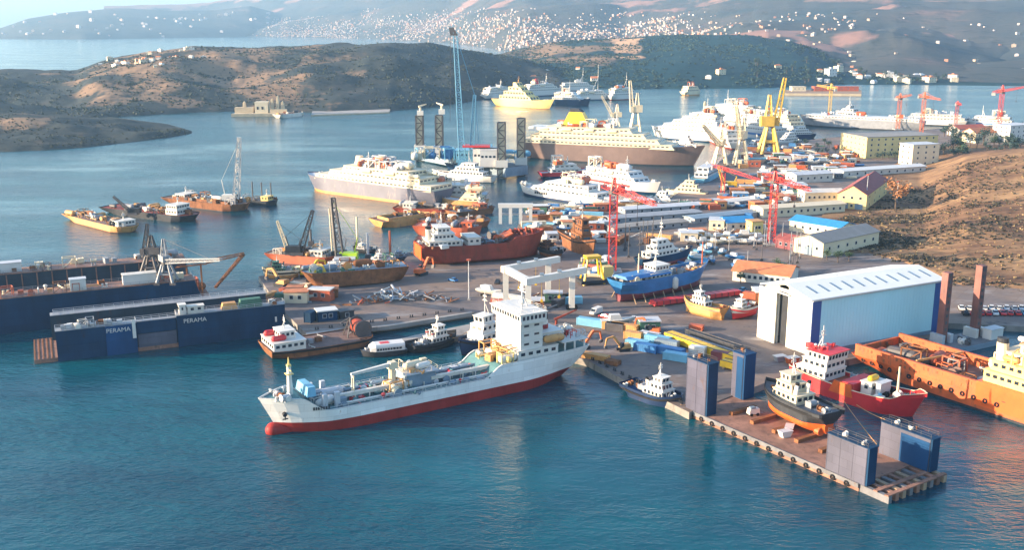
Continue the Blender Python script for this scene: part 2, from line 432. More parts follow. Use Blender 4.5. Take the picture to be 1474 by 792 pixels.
def tyres(root, H, x0, x1, n, side, z, m='rubber'):
    k = ('tyre', m)
    if k not in PROTO:
        g = MB(); n1, n2 = 10, 6
        rs = [[((.5 + .22 * math.cos(b)) * math.cos(a), .22 * math.sin(b), (.5 + .22 * math.cos(b)) * math.sin(a)) for b in [2 * math.pi * j / n2 for j in range(n2)]] for a in [2 * math.pi * i / n1 for i in range(n1 + 1)]]
        g.rings(rs, True, caps=False); me = bpy.data.meshes.new('tyre'); me.from_pydata(g.v, [], g.f); me.materials.append(M[m]); PROTO[k] = me
    for i in range(n):
        x = lerp(x0, x1, i / max(1, n - 1))
        mesh_child('tyre_fender', PROTO[k], root, (x, side * (H['half'](x / H['L'] + .5, z) + .2), z))
def vessel(name, label, cat, stern, bow, z=0, group=None, fixL=None, lift=0, w=0, beam=None, side=0):
    """root at mid waterline between two photo pixels (stern, bow); side: +-1 shifts the hull by half a beam to that side"""
    c, a, L = two(stern, bow, z)
    if side: c = c + Vector((-math.sin(a), math.cos(a), 0)) * side * beam / 2
    root = thing(name, label, cat, (c.x, c.y, z + lift), a, group)
    return root, (fixL or L)
# ---- generic types
def tug(label, stern, bow, z=0, lift=0, hullc='navy', boot='boot', housec='white', deck='greydeck', B=None, fun='white', band=None, boot_z=.4, name='tugboat', D=None, fenderm='rubber', mh=6, gears=8, scale_h=1.0, tw=True):
    root, L = vessel(name, label, 'tug', stern, bow, z, lift=lift)
    B = B or L * .31; D = D or L * .085
    H = hull(root, L, B, D + .9, dr=L * .11, colr=hullc, boot=boot, deck=deck, fs=L * .075, as_=.3, fb=.36, sb=.8, bul=.9, boot_z=boot_z, fender=fenderm, n=18, over=L * .05)
    s = L / 26 * scale_h; z0 = H['z'](L * .08)
    tier(root, -L * .10, L * .27, B * .62, z0 - .1, 2.5 * s, housec, slope=.8 * s, win=1.6 * s)
    tier(root, L * .00, L * .24, B * .5, z0 + 2.5 * s, 2.3 * s, housec, slope=.6 * s, win=1.5 * s)
    tier(root, L * .05, L * .19, B * .38, z0 + 4.8 * s, 2.2 * s, housec, slope=-.3 * s, win=1.1 * s, wh=1.1 * s)
    mast(root, L * .10, z0 + 7 * s, mh * s, 'white', w=1.8 * s)
    for sd in (-1, 1): funnel(root, -L * .04, z0 + 2.4 * s, 3.6 * s, 1.5 * s, 1.1 * s, fun, 'black', sd * B * .2, band)
    if tw:
        g = MB().tube((-L * .2, -.9, H['z'](-L * .2) + 1), (-L * .2, .9, H['z'](-L * .2) + 1), .8, n=12); g.box(-L * .2 - 1, -1.3, H['z'](-L * .2), -L * .2 + 1, -1, H['z'](-L * .2) + 1.6); g.box(-L * .2 - 1, 1, H['z'](-L * .2), -L * .2 + 1, 1.3, H['z'](-L * .2) + 1.6)
        g.build('tow_winch', 'grey', root)
    gear(root, -L * .45, -L * .25, -B * .3, B * .3, H['z'], gears // 2, s=(.5, .9)); gear(root, L * .28, L * .38, -B * .15, B * .15, H['z'], gears // 2, s=(.5, .8))
    return root, H
def yacht(label, stern, bow, z=0, hullc='cleanwhite', tiers=3, boot='navy', B=None, name='motor_yacht', cat='yacht', lift=0, mm='white', housec='cleanwhite', dark=True, mh=None, low=1.0):
    root, L = vessel(name, label, cat, stern, bow, z, lift=lift)
    B = B or max(5, L * .2); D = L * .075 * low + .8
    H = hull(root, L, B, D, dr=L * .05, colr=hullc, boot=boot, deck='tandeck', fs=L * .035, as_=0, fb=.5, sb=.85, bul=.5, boot_z=.3, n=16, rake=L * .09)
    z0 = H['z'](0); th = 2.5 * max(.9, L / 45)
    for i in range(tiers):
        x0, x1 = -L * (.36 - .07 * i), L * (.20 - .085 * i)
        tier(root, x0, x1, B * (.82 - .1 * i), z0, th, housec, slope=th * .9, back=0, win=2.2 * th / 2.5, wh=1.0 * th / 2.5, taper=.4)
        z0 += th
    mast(root, -L * .1, z0, mh or th * 1.7, mm, w=2.5 * th / 2.5, r=.16 * th / 2.5)
    gear(root, L * .3, L * .4, -B * .15, B * .15, H['z'], 3, mats=('white', 'lightgrey'), s=(.6, .9))
    return root, H
def barge(label, stern, bow, B, D=3, z=0, hullc='rust', deck='browndeck', boot=None, name='deck_barge', cat='barge', gears=10, gm=('rust', 'grey', 'dirtywhite', 'darksteel', 'ochre'), gk=('winch', 'hatch', 'crate', 'pipe', 'tank', 'reel', 'locker', 'frame'), fb=.12, sz=(.8, 1.6), side=0, lift=0, dr=1.5, coam=False, rake=None, house=None):
    root, L = vessel(name, label, cat, stern, bow, z, lift=lift, beam=B, side=side)
    H = hull(root, L, B, D, dr=dr, colr=hullc, boot=boot or hullc, deck=deck, fs=.3, as_=0, fb=fb, sb=.98, bul=.35, boot_z=.35, n=10, rake=rake if rake is not None else L * .05, over=L * .05)
    if coam:
        g = MB(); z0 = H['z'](0); a, b, w, h = -L * .36, L * .36, B * .36, 1.4
        for y in (-w, w): g.box(a, y - .15, z0 - .05, b, y + .15, z0 + h)
        g.box(a - .3, -w - .15, z0 - .05, a, w + .15, z0 + h); g.box(b, -w - .15, z0 - .05, b + .3, w + .15, z0 + h)
        g.build('hold_coaming', hullc, root)
        MB().box(a, -w + .15, z0 - .03, b, w - .15, z0 + .2).build('hold', 'charcoal', root)
    if house:
        x, l, w, tt, m = house; x *= L; zz = H['z'](x)
        for i in range(tt): tier(root, x - l / 2 + i * .4, x + l / 2 - i * .5, w - i * .8, zz + 2.5 * i - .05, 2.5, m, win=1.6)
        mast(root, x, zz + 2.5 * tt, 4, 'white')
    gear(root, -L * .43, L * .43, -B * .38, B * .38, H['z'], gears, gm, gk, sz)
    return root, H
# ---- lattice work and cranes
def lattice(g, p, q, w0, w1, n, t=.25, tri=False):
    p = Vector(p); q = Vector(q); d = (q - p).normalized(); u = d.cross(Vector((0, 0, 1)))
    if u.length < 1e-3: u = Vector((1, 0, 0))
    u.normalize(); v = u.cross(d)
    cs = ((-1, -1), (1, -1), (1, 1), (-1, 1)) if not tri else ((-1, -1), (1, -1), (0, 1))
    def pt(k, i): 
        f = i / n; c = p + (q - p) * f; w = lerp(w0, w1, f) / 2
        return c + u * w * cs[k][0] + v * w * cs[k][1]
    K = len(cs)
    for k in range(K):
        g.bar(pt(k, 0), pt(k, n), t)
        for i in range(n):
            a = pt(k, i); b = pt((k + 1) % K, i + 1)
            if i % 2: a, b = pt((k + 1) % K, i), pt(k, i + 1)
            g.bar(a, b, t * .6); g.bar(pt(k, i + 1), pt((k + 1) % K, i + 1), t * .55)
    return g
def tower_crane(label, base, ytop, tip=None, back=None, m='cranered', z=2, w=2.2, group=None, tipxy=None, jibrise=0.0, seg=None):
    b = P(*base, z); H = h_at(b, ytop)
    root = thing('tower_crane', label, 'crane', b, 0, group)
    Hj = H * .86
    MB().box(-w * 1.3, -w * 1.3, -.3, w * 1.3, w * 1.3, .8).build('base', 'concrete', root)
    lattice(MB(), (0, 0, .8), (0, 0, Hj - 1), w, w, int(Hj / (w * 1.25)), w * .10).build('mast', m, root)
    g = MB(); g.tube((0, 0, Hj - 1), (0, 0, Hj + .4), w * .75, n=12); g.build('slewing_ring', 'darksteel', root)
    t = P(tip[0], tip[1], z + Hj) - b; t.z = 0; d = t.normalized(); ln = t.length
    jz = Hj + 1.2
    lattice(MB(), Vector((0, 0, jz)) + d * w * .6, Vector((0, 0, jz + jibrise)) + d * ln, w * .85, w * .55, max(6, int(ln / 2.6)), w * .06, tri=True).build('jib', m, root)
    cl = ln * .34
    lattice(MB(), Vector((0, 0, jz)) - d * w * .6, Vector((0, 0, jz)) - d * cl, w * .85, w * .7, max(3, int(cl / 2.6)), w * .06).build('counter_jib', m, root)
    lattice(MB(), (0, 0, Hj + .4), (0, 0, H), w * .8, w * .2, 4, w * .14).build('tower_head', m, root)
    a = math.atan2(d.y, d.x)
    c = -d * (cl - 1.2); MB().cbox(c.x, c.y, jz - 2.6, 2, w * 1.1, 2.4, a).build('counterweight', 'concrete', root)
    sd = Vector((-d.y, d.x, 0)) * w * .9 + d * w * .5
    cb = MB().cbox(sd.x, sd.y, Hj - .6, w * .8, w * .7, w, a).build('cab', m, root)
    g = MB(); g.bar((0, 0, H), Vector((0, 0, jz + .9)) + d * ln * .62, w * .06); g.bar((0, 0, H), Vector((0, 0, jz + .5)) - d * cl * .9, w * .06); g.build('tie_bar', m, root)
    k = d * ln * .6; g = MB(); g.bar((k.x, k.y, jz - .6), (k.x, k.y, jz - Hj * .3), w * .06); g.box(k.x - .4, k.y - .4, jz - Hj * .3 - 1, k.x + .4, k.y + .4, jz - Hj * .3); g.build('hook', 'darksteel', root)
    return root
def portal_crane(label, base, ytop, tip, m='cranecream', z=2, w=6, legf=.42, boom_w=1.6, name='portal_crane', group=None, t=.5, mast_f=.78):
    b = P(*base, z); H = h_at(b, ytop); root = thing(name, label, 'crane', b, 0, group)
    zl = H * legf; wt = w * .38
    for sx in (-1, 1):
        for sy in (-1, 1):
            MB().bar((sx * w / 2, sy * w / 2, .8), (sx * wt / 2, sy * wt / 2, zl), t * 1.7, None, t * 1.3).build('leg', m, root)
    g = MB()
    for sy in (-1, 1):
        for sx in (-1, 1): g.box(sx * w / 2 - 1, sy * w / 2 - .4, 0, sx * w / 2 + 1, sy * w / 2 + .4, .8)
    g.build('bogie', 'darksteel', root)
    g = MB(); k = .45; wm = lerp(w, wt, k) / 2; zm = lerp(.8, zl, k)
    for a, c in (((-1, -1), (1, -1)), ((1, -1), (1, 1)), ((1, 1), (-1, 1)), ((-1, 1), (-1, -1))): g.bar((a[0] * wm, a[1] * wm, zm), (c[0] * wm, c[1] * wm, zm), t)
    g.build('portal_brace', m, root)
    tp = P(tip[0], tip[1], z + H) - b; d2 = Vector((tp.x, tp.y, 0)); d = d2.normalized(); a = math.atan2(d.y, d.x)
    MB().tube((0, 0, zl), (0, 0, zl + .8), wt * .7, n=14).build('slewing_ring', 'darksteel', root)
    hh = H * .13; c = -d * wt * .5
    hs = MB().cbox(c.x, c.y, zl + .8, wt * 2.0, wt * 1.3, hh, a).build('machinery_house', m, root)
    q = d * wt * .9; s_ = Vector((-d.y, d.x, 0)) * wt * .5
    MB().cbox((q + s_).x, (q + s_).y, zl + .8, wt * .6, wt * .5, hh * .8, a).build('cab', m, root)
    top = Vector((0, 0, H * mast_f)) - d * wt * .3
    lattice(MB(), Vector((0, 0, zl + .8 + hh)) - d * wt * .3, top, wt * .9, wt * .3, 5, t * .6).build('gantry_mast', m, root)
    end = Vector((d2.x, d2.y, H))
    bf = Vector((0, 0, zl + 1.2)) + d * wt * .8
    lattice(MB(), bf, end, boom_w, boom_w * .5, max(6, int((end - bf).length / (boom_w * 1.3))), t * .55).build('boom', m, root)
    g = MB(); g.bar(top, bf.lerp(end, .85), t * .2); g.build('tie_bar', 'darksteel', root)
    return root
def lattice_boom(root, p, q, w0, w1, m, t=.25, name='boom', n=None):
    n = n or max(5, int((Vector(q) - Vector(p)).length / (w0 * 1.3)))
    return lattice(MB(), p, q, w0, w1, n, t).build(name, m, root)
# ------------------------------------------------------------------ world, sun, camera
SUN_EL, SUN_AZ = R(13), R(9)              # light comes from the left, a little from the camera's side
sd = Vector((-math.cos(SUN_AZ) * math.cos(SUN_EL), -math.sin(SUN_AZ) * math.cos(SUN_EL), math.sin(SUN_EL)))
w = bpy.data.worlds.new("World"); scene.world = w; w.use_nodes = True
nt = w.node_tree; bg = nt.nodes['Background']
sky = nd(nt, 'ShaderNodeTexSky', sky_type='NISHITA'); sky.sun_disc = False
sky.sun_elevation = SUN_EL; sky.sun_rotation = math.atan2(sd.x, sd.y); sky.air_density = 1.2; sky.dust_density = 1.5; sky.ozone_density = 3.2
nt.links.new(sky.outputs[0], bg.inputs[0]); bg.inputs[1].default_value = .15
sl = bpy.data.lights.new('sun', 'SUN'); sl.energy = 5.0; sl.angle = R(.55); sl.color = (1.0, .77, .52)
so = bpy.data.objects.new('sun', sl); col.objects.link(so); so.rotation_euler = (-sd).to_track_quat('-Z', 'Y').to_euler(); so.location = (-300, 100, 300)
cam = bpy.data.cameras.new('camera'); co = bpy.data.objects.new('camera', cam); col.objects.link(co)
co.location = (0, 0, HC); co.rotation_euler = (R(90) - TH, 0, 0)
cam.sensor_width = 36; cam.lens = 36 * FOC / 1474; cam.clip_start = 1; cam.clip_end = 60000; scene.camera = co
vs = scene.view_settings; vs.view_transform = 'Standard'; vs.look = 'None'; vs.gamma = 1; vs.exposure = EXPO; vs.use_curve_mapping = False
# ------------------------------------------------------------------ water
def sea():
    m = bpy.data.materials.new('sea_water'); m.use_nodes = True; nt = m.node_tree; L = nt.links; b = nt.nodes['Principled BSDF']
    b.inputs['Base Color'].default_value = (.004, .085, .135, 1); b.inputs['IOR'].default_value = 1.33; b.inputs['Specular IOR Level'].default_value = .5
    tc = nd(nt, 'ShaderNodeTexCoord')
    def nz(sc, det, mapscale, rot=0):
        mp = nd(nt, 'ShaderNodeMapping'); mp.inputs['Scale'].default_value = mapscale; mp.inputs['Rotation'].default_value = (0, 0, rot)
        L.new(tc.outputs['Object'], mp.inputs[0]); n = nd(nt, 'ShaderNodeTexNoise'); n.inputs['Scale'].default_value = sc; n.inputs['Detail'].default_value = det
        n.inputs['Roughness'].default_value = .6; L.new(mp.outputs[0], n.inputs['Vector']); return n
    a = nz(.42, 4, (1, 1.7, 1), .5); c = nz(.11, 3, (1, 2.0, 1), .3); slick = nz(.006, 4, (1, 2.6, 1), -.35)
    ad = nd(nt, 'ShaderNodeMath', operation='MULTIPLY_ADD'); ad.inputs[1].default_value = 1.6; L.new(c.outputs['Fac'], ad.inputs[0]); L.new(a.outputs['Fac'], ad.inputs[2])
    mr = nd(nt, 'ShaderNodeMapRange'); mr.inputs[1].default_value = .42; mr.inputs[2].default_value = .62; mr.inputs[3].default_value = .56; mr.inputs[4].default_value = .16
    L.new(slick.outputs['Fac'], mr.inputs[0])
    bp = nd(nt, 'ShaderNodeBump'); bp.inputs['Distance'].default_value = .75; L.new(ad.outputs[0], bp.inputs['Height']); L.new(mr.outputs[0], bp.inputs['Strength']); L.new(bp.outputs[0], b.inputs['Normal'])
    r2 = nd(nt, 'ShaderNodeMapRange'); r2.inputs[1].default_value = .4; r2.inputs[2].default_value = .65; r2.inputs[3].default_value = .16; r2.inputs[4].default_value = .08
    L.new(slick.outputs['Fac'], r2.inputs[0]); L.new(r2.outputs[0], b.inputs['Roughness'])
    mx = nd(nt, 'ShaderNodeMix', data_type='RGBA'); mx.inputs[6].default_value = (.0001, .038, .064, 1); mx.inputs[7].default_value = (.0002, .072, .098, 1)
    pm = nz(.012, 5, (1, 2.2, 1), .2); pr = nd(nt, 'ShaderNodeMapRange'); pr.inputs[1].default_value = .38; pr.inputs[2].default_value = .62; L.new(pm.outputs['Fac'], pr.inputs[0]); L.new(pr.outputs[0], mx.inputs[0]); L.new(mx.outputs[2], b.inputs['Base Color'])
    M['sea'] = m
    g = MB(); b0 = g.add([(-10000, -800, 0), (10000, -800, 0), (10000, 16000, 0), (-10000, 16000, 0)]); g.face(range(4)); struct(g.build('sea_water', 'sea'))
sea()
# ------------------------------------------------------------------ haze
hz = bpy.data.materials.new('haze'); hz.use_nodes = True; nt = hz.node_tree; nt.nodes.remove(nt.nodes['Principled BSDF'])
pv = nd(nt, 'ShaderNodeVolumePrincipled'); pv.inputs['Color'].default_value = (.42, .70, 1.0, 1); pv.inputs['Density'].default_value = HAZE; pv.inputs['Anisotropy'].default_value = .25
nt.links.new(pv.outputs[0], nt.nodes['Material Output'].inputs['Volume']); M['haze'] = hz
struct(MB().box(-10400, -1200, -12, 10400, 16400, 455).build('haze', 'haze'), 'stuff')
# ------------------------------------------------------------------ terrain
def terr_mat(name, dark, mid, light, sc, bump=.5, lightcut=.55, st=(1, 1, 1), dry=((.10, .07, .055), (.36, .23, .14))):
    m = bpy.data.materials.new(name); m.use_nodes = True; nt = m.node_tree; L = nt.links; b = nt.nodes['Principled BSDF']; b.inputs['Roughness'].default_value = .95
    b.inputs['Specular IOR Level'].default_value = .1
    tc = nd(nt, 'ShaderNodeTexCoord')
    def nz(s, d, loc=0, st=(1, 1, 1)):
        mp = nd(nt, 'ShaderNodeMapping'); mp.inputs['Location'].default_value = (loc, loc, 0); mp.inputs['Scale'].default_value = st; L.new(tc.outputs['Object'], mp.inputs[0])
        n = nd(nt, 'ShaderNodeTexNoise'); n.inputs['Scale'].default_value = s; n.inputs['Detail'].default_value = d; n.inputs['Roughness'].default_value = .68; L.new(mp.outputs[0], n.inputs['Vector']); return n
    n1 = nz(sc, 8, 0, st); n2 = nz(sc * .22, 5, 30); n3 = nz(sc * 4, 5, 11, st)
    cr = nd(nt, 'ShaderNodeValToRGB'); e = cr.color_ramp.elements
    e[0].position = .40; e[0].color = (*dark, 1); e[1].position = lightcut + .12; e[1].color = (*light, 1); k = cr.color_ramp.elements.new(lightcut - .05); k.color = (*mid, 1)
    s = nd(nt, 'ShaderNodeMath', operation='MULTIPLY_ADD'); s.inputs[1].default_value = .55; L.new(n2.outputs['Fac'], s.inputs[0])
    s2 = nd(nt, 'ShaderNodeMath', operation='MULTIPLY'); s2.inputs[1].default_value = .45; L.new(n1.outputs['Fac'], s2.inputs[0]); L.new(s2.outputs[0], s.inputs[2])
    L.new(s.outputs[0], cr.inputs[0]); 
    mx = nd(nt, 'ShaderNodeMix', data_type='RGBA'); mx.inputs[7].default_value = (*[x * .55 for x in dark], 1)
    r = nd(nt, 'ShaderNodeMapRange'); r.inputs[1].default_value = .52; r.inputs[2].default_value = .66; r.inputs[3].default_value = 0; r.inputs[4].default_value = .75
    L.new(n3.outputs['Fac'], r.inputs[0]); L.new(r.outputs[0], mx.inputs[0]); L.new(cr.outputs[0], mx.inputs[6]); L.new(mx.outputs[2], b.inputs['Base Color'])
    src = mx.outputs[2]
    for nm, (c1, c2) in (('dry', dry), ('bare', ((.42, .21, .11), (.72, .46, .27)))):
        atn = nd(nt, 'ShaderNodeAttribute'); atn.attribute_name = nm
        nq = nz(sc * 3, 9, 17); ma = nd(nt, 'ShaderNodeMath', operation='MULTIPLY_ADD'); ma.inputs[1].default_value = 1.6; L.new(nq.outputs['Fac'], ma.inputs[0]); L.new(atn.outputs['Fac'], ma.inputs[2])
        rr = nd(nt, 'ShaderNodeMapRange'); rr.inputs[1].default_value = 1.18; rr.inputs[2].default_value = 1.75; L.new(ma.outputs[0], rr.inputs[0])
        cm = nd(nt, 'ShaderNodeMix', data_type='RGBA'); cm.inputs[6].default_value = (*c1, 1); cm.inputs[7].default_value = (*c2, 1); L.new(n1.outputs['Fac'], cm.inputs[0])
        ms_ = nd(nt, 'ShaderNodeMix', data_type='RGBA'); L.new(rr.outputs[0], ms_.inputs[0]); L.new(src, ms_.inputs[6]); L.new(cm.outputs[2], ms_.inputs[7]); src = ms_.outputs[2]
    L.new(src, b.inputs['Base Color'])
    bp = nd(nt, 'ShaderNodeBump'); bp.inputs['Strength'].default_value = bump; bp.inputs['Distance'].default_value = 1.2 / sc * .05
    L.new(n1.outputs['Fac'], bp.inputs['Height']); L.new(bp.outputs[0], b.inputs['Normal'])
    M[name] = m
terr_mat('scrubland', (.05, .052, .038), (.13, .105, .07), (.34, .22, .12), .03)
terr_mat('headland', (.026, .038, .042), (.045, .052, .052), (.15, .105, .075), .035, lightcut=.60)
terr_mat('darkhill', (.008, .038, .052), (.016, .052, .060), (.22, .13, .09), .012, lightcut=.70)
terr_mat('mountain', (.04, .062, .07), (.09, .085, .08), (.42, .22, .17), .0035, lightcut=.60, dry=((.14, .09, .08), (.46, .25, .19)))
terr_mat('dryhill', (.062, .042, .034), (.165, .092, .056), (.40, .245, .125), .05, lightcut=.52, st=(.55, 1.7, 1), bump=.8)
HILLS = {}; HCOL = {}
def hill(name, m, shore, crest, wtab, amp, ns, nx=160, ny=44, pw=.85, rough=.5, seed=0, x0=None, x1=None, beach=0.0, back=.8, zb=0.0, crestm=None, patches=()):
    x0 = shore[0][0] if x0 is None else x0; x1 = shore[-1][0] if x1 is None else x1
    vs, grid = [], []
    for i in range(nx + 1):
        x = lerp(x0, x1, i / nx); S = P(x, interp(shore, x), 0); wd = interp(wtab, x)
        Cp = Pd(x, interp(crest, x), S.y + wd)
        row = []
        for j in range(ny + 1):
            s = j / ny * (1 + back)
            f = s if s <= 1 else s
            X = lerp(S.x, Cp.x, f); Y = lerp(S.y, Cp.y, f)
            if s <= 1: z = Cp.z * s ** pw
            else: z = Cp.z * (1 - smooth((s - 1) / back))
            env = smooth(min(1, s * 3.5)) * (1 if s < 1 else 1 - smooth((s - 1) / back))
            q = Vector((X / ns, Y / ns, seed)); n = mnoise.fractal(q, 1.0, 2.1, 6)
            rg = 1 - abs(mnoise.noise(q * .6 + Vector((5, 1, 2)))) * 2
            k = 1.0 if abs(s - 1) > .3 else .35 + .65 * abs(s - 1) / .3
            z += amp * env * k * (n * .7 + (rg - .5) * rough)
            j1 = mnoise.noise(Vector((X / ns * 3, seed + 9, Y / ns))) * (1 - min(1, s * 4)) * wd * .03
            if 0 < s: z = max(z, .5 * min(1, s * 20))
            else: z = -.8
            z += zb if s > 0 else 0
            row.append(len(vs)); vs.append((X, Y + j1, z))
        grid.append(row)
    g = MB(); g.v = vs
    at = []
    for i in range(nx + 1):
        for j in range(ny + 1):
            v = vs[grid[i][j]]; s = j / ny * (1 + back); n = mnoise.fractal(Vector((v[0] / ns * 1.7, v[1] / ns * 1.7, 4)), 1, 2, 5); a1 = a2 = 0.0
            if crestm: a1 = smooth((s + n * crestm[1] - crestm[0]) / .3 + .5)
            if patches:
                x, y = proj(v)
                for x0_, y0_, x1_, y1_, k, ex, ey in patches:
                    f = min((x - x0_ + n * ex) / ex, (x1_ - x + n * ex) / ex, (y - y0_ + n * ey) / ey, (y1_ - y + n * ey) / ey); f = smooth(f + .5) * (1 if s < 1.1 else 0)
                    if k == 1: a1 = max(a1, f)
                    else: a2 = max(a2, f)
            at.append((a1, a2))
    for i in range(nx):
        for j in range(ny): g.face((grid[i][j], grid[i + 1][j], grid[i + 1][j + 1], grid[i][j + 1]))
    o = struct(g.build(name, m, sm=True))
    for q in (0, 1):
        A = o.data.attributes.new(('dry', 'bare')[q], 'FLOAT', 'POINT'); A.data.foreach_set('value', [t[q] for t in at])
    HCOL[name] = len([j for j in range(ny + 1) if j <= ny / (1 + back) + 1]); HILLS[name] = [v for k_, v in enumerate(vs) if (k_ % (ny + 1)) <= ny / (1 + back) + 1]
    return o
hill('mountain', 'mountain', [(150, 52), (330, 52), (520, 55), (650, 62), (760, 76), (900, 76), (1100, 110), (1250, 120), (1900, 119)], [(150, 10), (300, 5), (345, -4), (420, -16), (520, -24), (1900, -25)], [(150, 1500), (420, 2500), (760, 3000), (1900, 3500)], 48, 600, 260, 60, pw=1.05, rough=1.1, seed=3, crestm=(.80, .8))
hill('mountain_spur', 'mountain', [(980, 100), (1100, 110), (1250, 119), (1474, 119), (1640, 119)], [(980, 70), (1080, 42), (1180, 20), (1240, 8), (1290, -4), (1340, 14), (1400, 38), (1474, 62), (1640, 100)], [(980, 700), (1290, 2300), (1640, 900)], 30, 380, 180, 50, pw=.95, rough=1.0, seed=8, crestm=(.66, .5))
hill('pink_ridge', 'mountain', [(960, 112), (1104, 118), (1300, 120), (1420, 120)], [(960, 66), (1050, 50), (1104, 41), (1160, 44), (1200, 58), (1260, 82), (1340, 104), (1420, 117)], [(960, 700), (1160, 900), (1420, 300)], 13, 240, 150, 44, pw=.85, rough=.8, seed=12, crestm=(.52, .55))
hill('far_headland', 'mountain', [(-300, 60), (0, 56), (120, 56), (260, 54), (440, 51)], [(-300, 52), (-40, 45), (0, 40), (40, 26), (90, 18), (160, 11), (250, 15), (310, 14), (360, 8), (440, 30)], [(-300, 700), (160, 1300), (440, 900)], 14, 400, 130, 40, pw=.7, seed=5)
hill('dark_hill', 'darkhill', [(660, 140), (760, 124), (830, 126), (900, 129), (1000, 128), (1100, 127), (1200, 122), (1350, 123), (1474, 124), (1800, 124)], [(660, 92), (740, 72), (800, 60), (860, 54), (920, 52), (1000, 50), (1080, 52), (1140, 60), (1190, 76), (1240, 96), (1320, 104), (1474, 106), (1800, 106)], [(660, 600), (900, 900), (1200, 500), (1800, 420)], 10, 170, 170, 54, pw=.8, rough=.8, seed=21, patches=[(740, 58, 880, 92, 1, 60, 22), (882, 54, 922, 80, 2, 10, 8)])
hill('promontory', 'headland', [(-260, 190), (0, 180), (120, 172), (175, 168), (230, 165), (330, 160), (450, 163), (560, 160), (650, 150), (720, 140), (850, 127)], [(-260, 112), (0, 108), (110, 104), (135, 92), (160, 84), (220, 74), (300, 70), (370, 68), (450, 66), (560, 63), (620, 65), (680, 73), (740, 86), (850, 112)], [(-260, 500), (160, 520), (450, 640), (850, 380)], 17, 105, 240, 70, pw=.72, rough=.9, seed=14, patches=[(150, 60, 420, 140, 1, 170, 55)])
hill('near_islet', 'headland', [(-220, 224), (0, 219), (60, 217), (130, 212), (200, 204), (245, 198), (276, 192)], [(-220, 160), (0, 167), (40, 165), (90, 168), (150, 174), (200, 180), (250, 187), (276, 191)], [(-220, 180), (150, 150), (240, 70), (276, 10)], 5.0, 48, 140, 44, pw=.6, rough=.8, seed=31, patches=[(-20, 166, 75, 185, 1, 30, 12)])
# ------------------------------------------------------------------ yard ground and quays
def yard_mat():
    m = mat('yard', (.125, .105, .105), .85, .35, .03, .35, rustc=(.075, .062, .068)); nt = m.node_tree; L = nt.links; b = nt.nodes['Principled BSDF']
    src = b.inputs['Base Color'].links[0].from_socket; tc = nd(nt, 'ShaderNodeTexCoord')
    def layer(src, scale, lo, hi, c, st=(1, 1, 1), rot=0, det=8, mx=.9):
        mp = nd(nt, 'ShaderNodeMapping'); mp.inputs['Scale'].default_value = st; mp.inputs['Rotation'].default_value = (0, 0, rot); L.new(tc.outputs['Object'], mp.inputs[0])
        n = nd(nt, 'ShaderNodeTexNoise'); n.inputs['Scale'].default_value = scale; n.inputs['Detail'].default_value = det; n.inputs['Roughness'].default_value = .7; L.new(mp.outputs[0], n.inputs['Vector'])
        r = nd(nt, 'ShaderNodeMapRange'); r.inputs[1].default_value = lo; r.inputs[2].default_value = hi; r.inputs[4].default_value = mx; L.new(n.outputs['Fac'], r.inputs[0])
        x = nd(nt, 'ShaderNodeMix', data_type='RGBA'); x.inputs[7].default_value = (*c, 1); L.new(r.outputs[0], x.inputs[0]); L.new(src, x.inputs[6]); return x.outputs[2]
    src = layer(src, .012, .42, .58, (.21, .14, .10)); src = layer(src, .05, .55, .66, (.26, .235, .225), (1, 3, 1), .5); src = layer(src, .16, .60, .68, (.045, .04, .042)); src = layer(src, .35, .60, .70, (.16, .075, .05), mx=.6)
    src = layer(src, .06, .60, .66, (.06, .055, .058), (1, 9, 1), -.6, 5, .7)
    br = nd(nt, 'ShaderNodeTexBrick'); br.inputs['Color1'].default_value = (1, 1, 1, 1); br.inputs['Color2'].default_value = (.86, .86, .86, 1); br.inputs['Mortar'].default_value = (.5, .5, .5, 1); br.offset = 0
    br.inputs['Scale'].default_value = 1; br.inputs['Brick Width'].default_value = 9; br.inputs['Row Height'].default_value = 7; br.inputs['Mortar Size'].default_value = .08
    mp = nd(nt, 'ShaderNodeMapping'); mp.inputs['Rotation'].default_value = (0, 0, .62); L.new(tc.outputs['Object'], mp.inputs[0]); L.new(mp.outputs[0], br.inputs['Vector'])
    mm = nd(nt, 'ShaderNodeMix', data_type='RGBA', blend_type='MULTIPLY'); mm.inputs[0].default_value = .6; L.new(src, mm.inputs[6]); L.new(br.outputs['Color'], mm.inputs[7])
    L.new(mm.outputs[2], b.inputs['Base Color'])
yard_mat(); mat('quaywall', (.22, .20, .18), .85, .3, .2, .4, rustc=(.06, .055, .05))
mat('pier', (.27, .25, .235), .85, .25, .06, .3, rustc=(.14, .12, .115)); mat('dirt', (.26, .17, .11), .95, .3, .03, .3, rustc=(.15, .11, .08))
mat('paving', (.20, .185, .19), .85, .25, .05, .25, rustc=(.11, .10, .105))
def slab(name, px, m, z=2.0, zb=-3.0, wall='quaywall'):
    pts = [P(x, y, z) for x, y in px]; n = len(pts); g = MB(); b0 = g.add([(p.x, p.y, z) for p in pts] + [(p.x, p.y, zb) for p in pts])
    ar = sum(pts[i].x * pts[(i + 1) % n].y - pts[(i + 1) % n].x * pts[i].y for i in range(n))
    top = list(range(n));
    if ar < 0: top = top[::-1]
    g.face(top); g.k = 1
    for i in range(n): g.face((i, (i + 1) % n, n + (i + 1) % n, n + i) if ar < 0 else (i, n + i, n + (i + 1) % n, (i + 1) % n))
    return struct(g.build(name, [m, wall]))
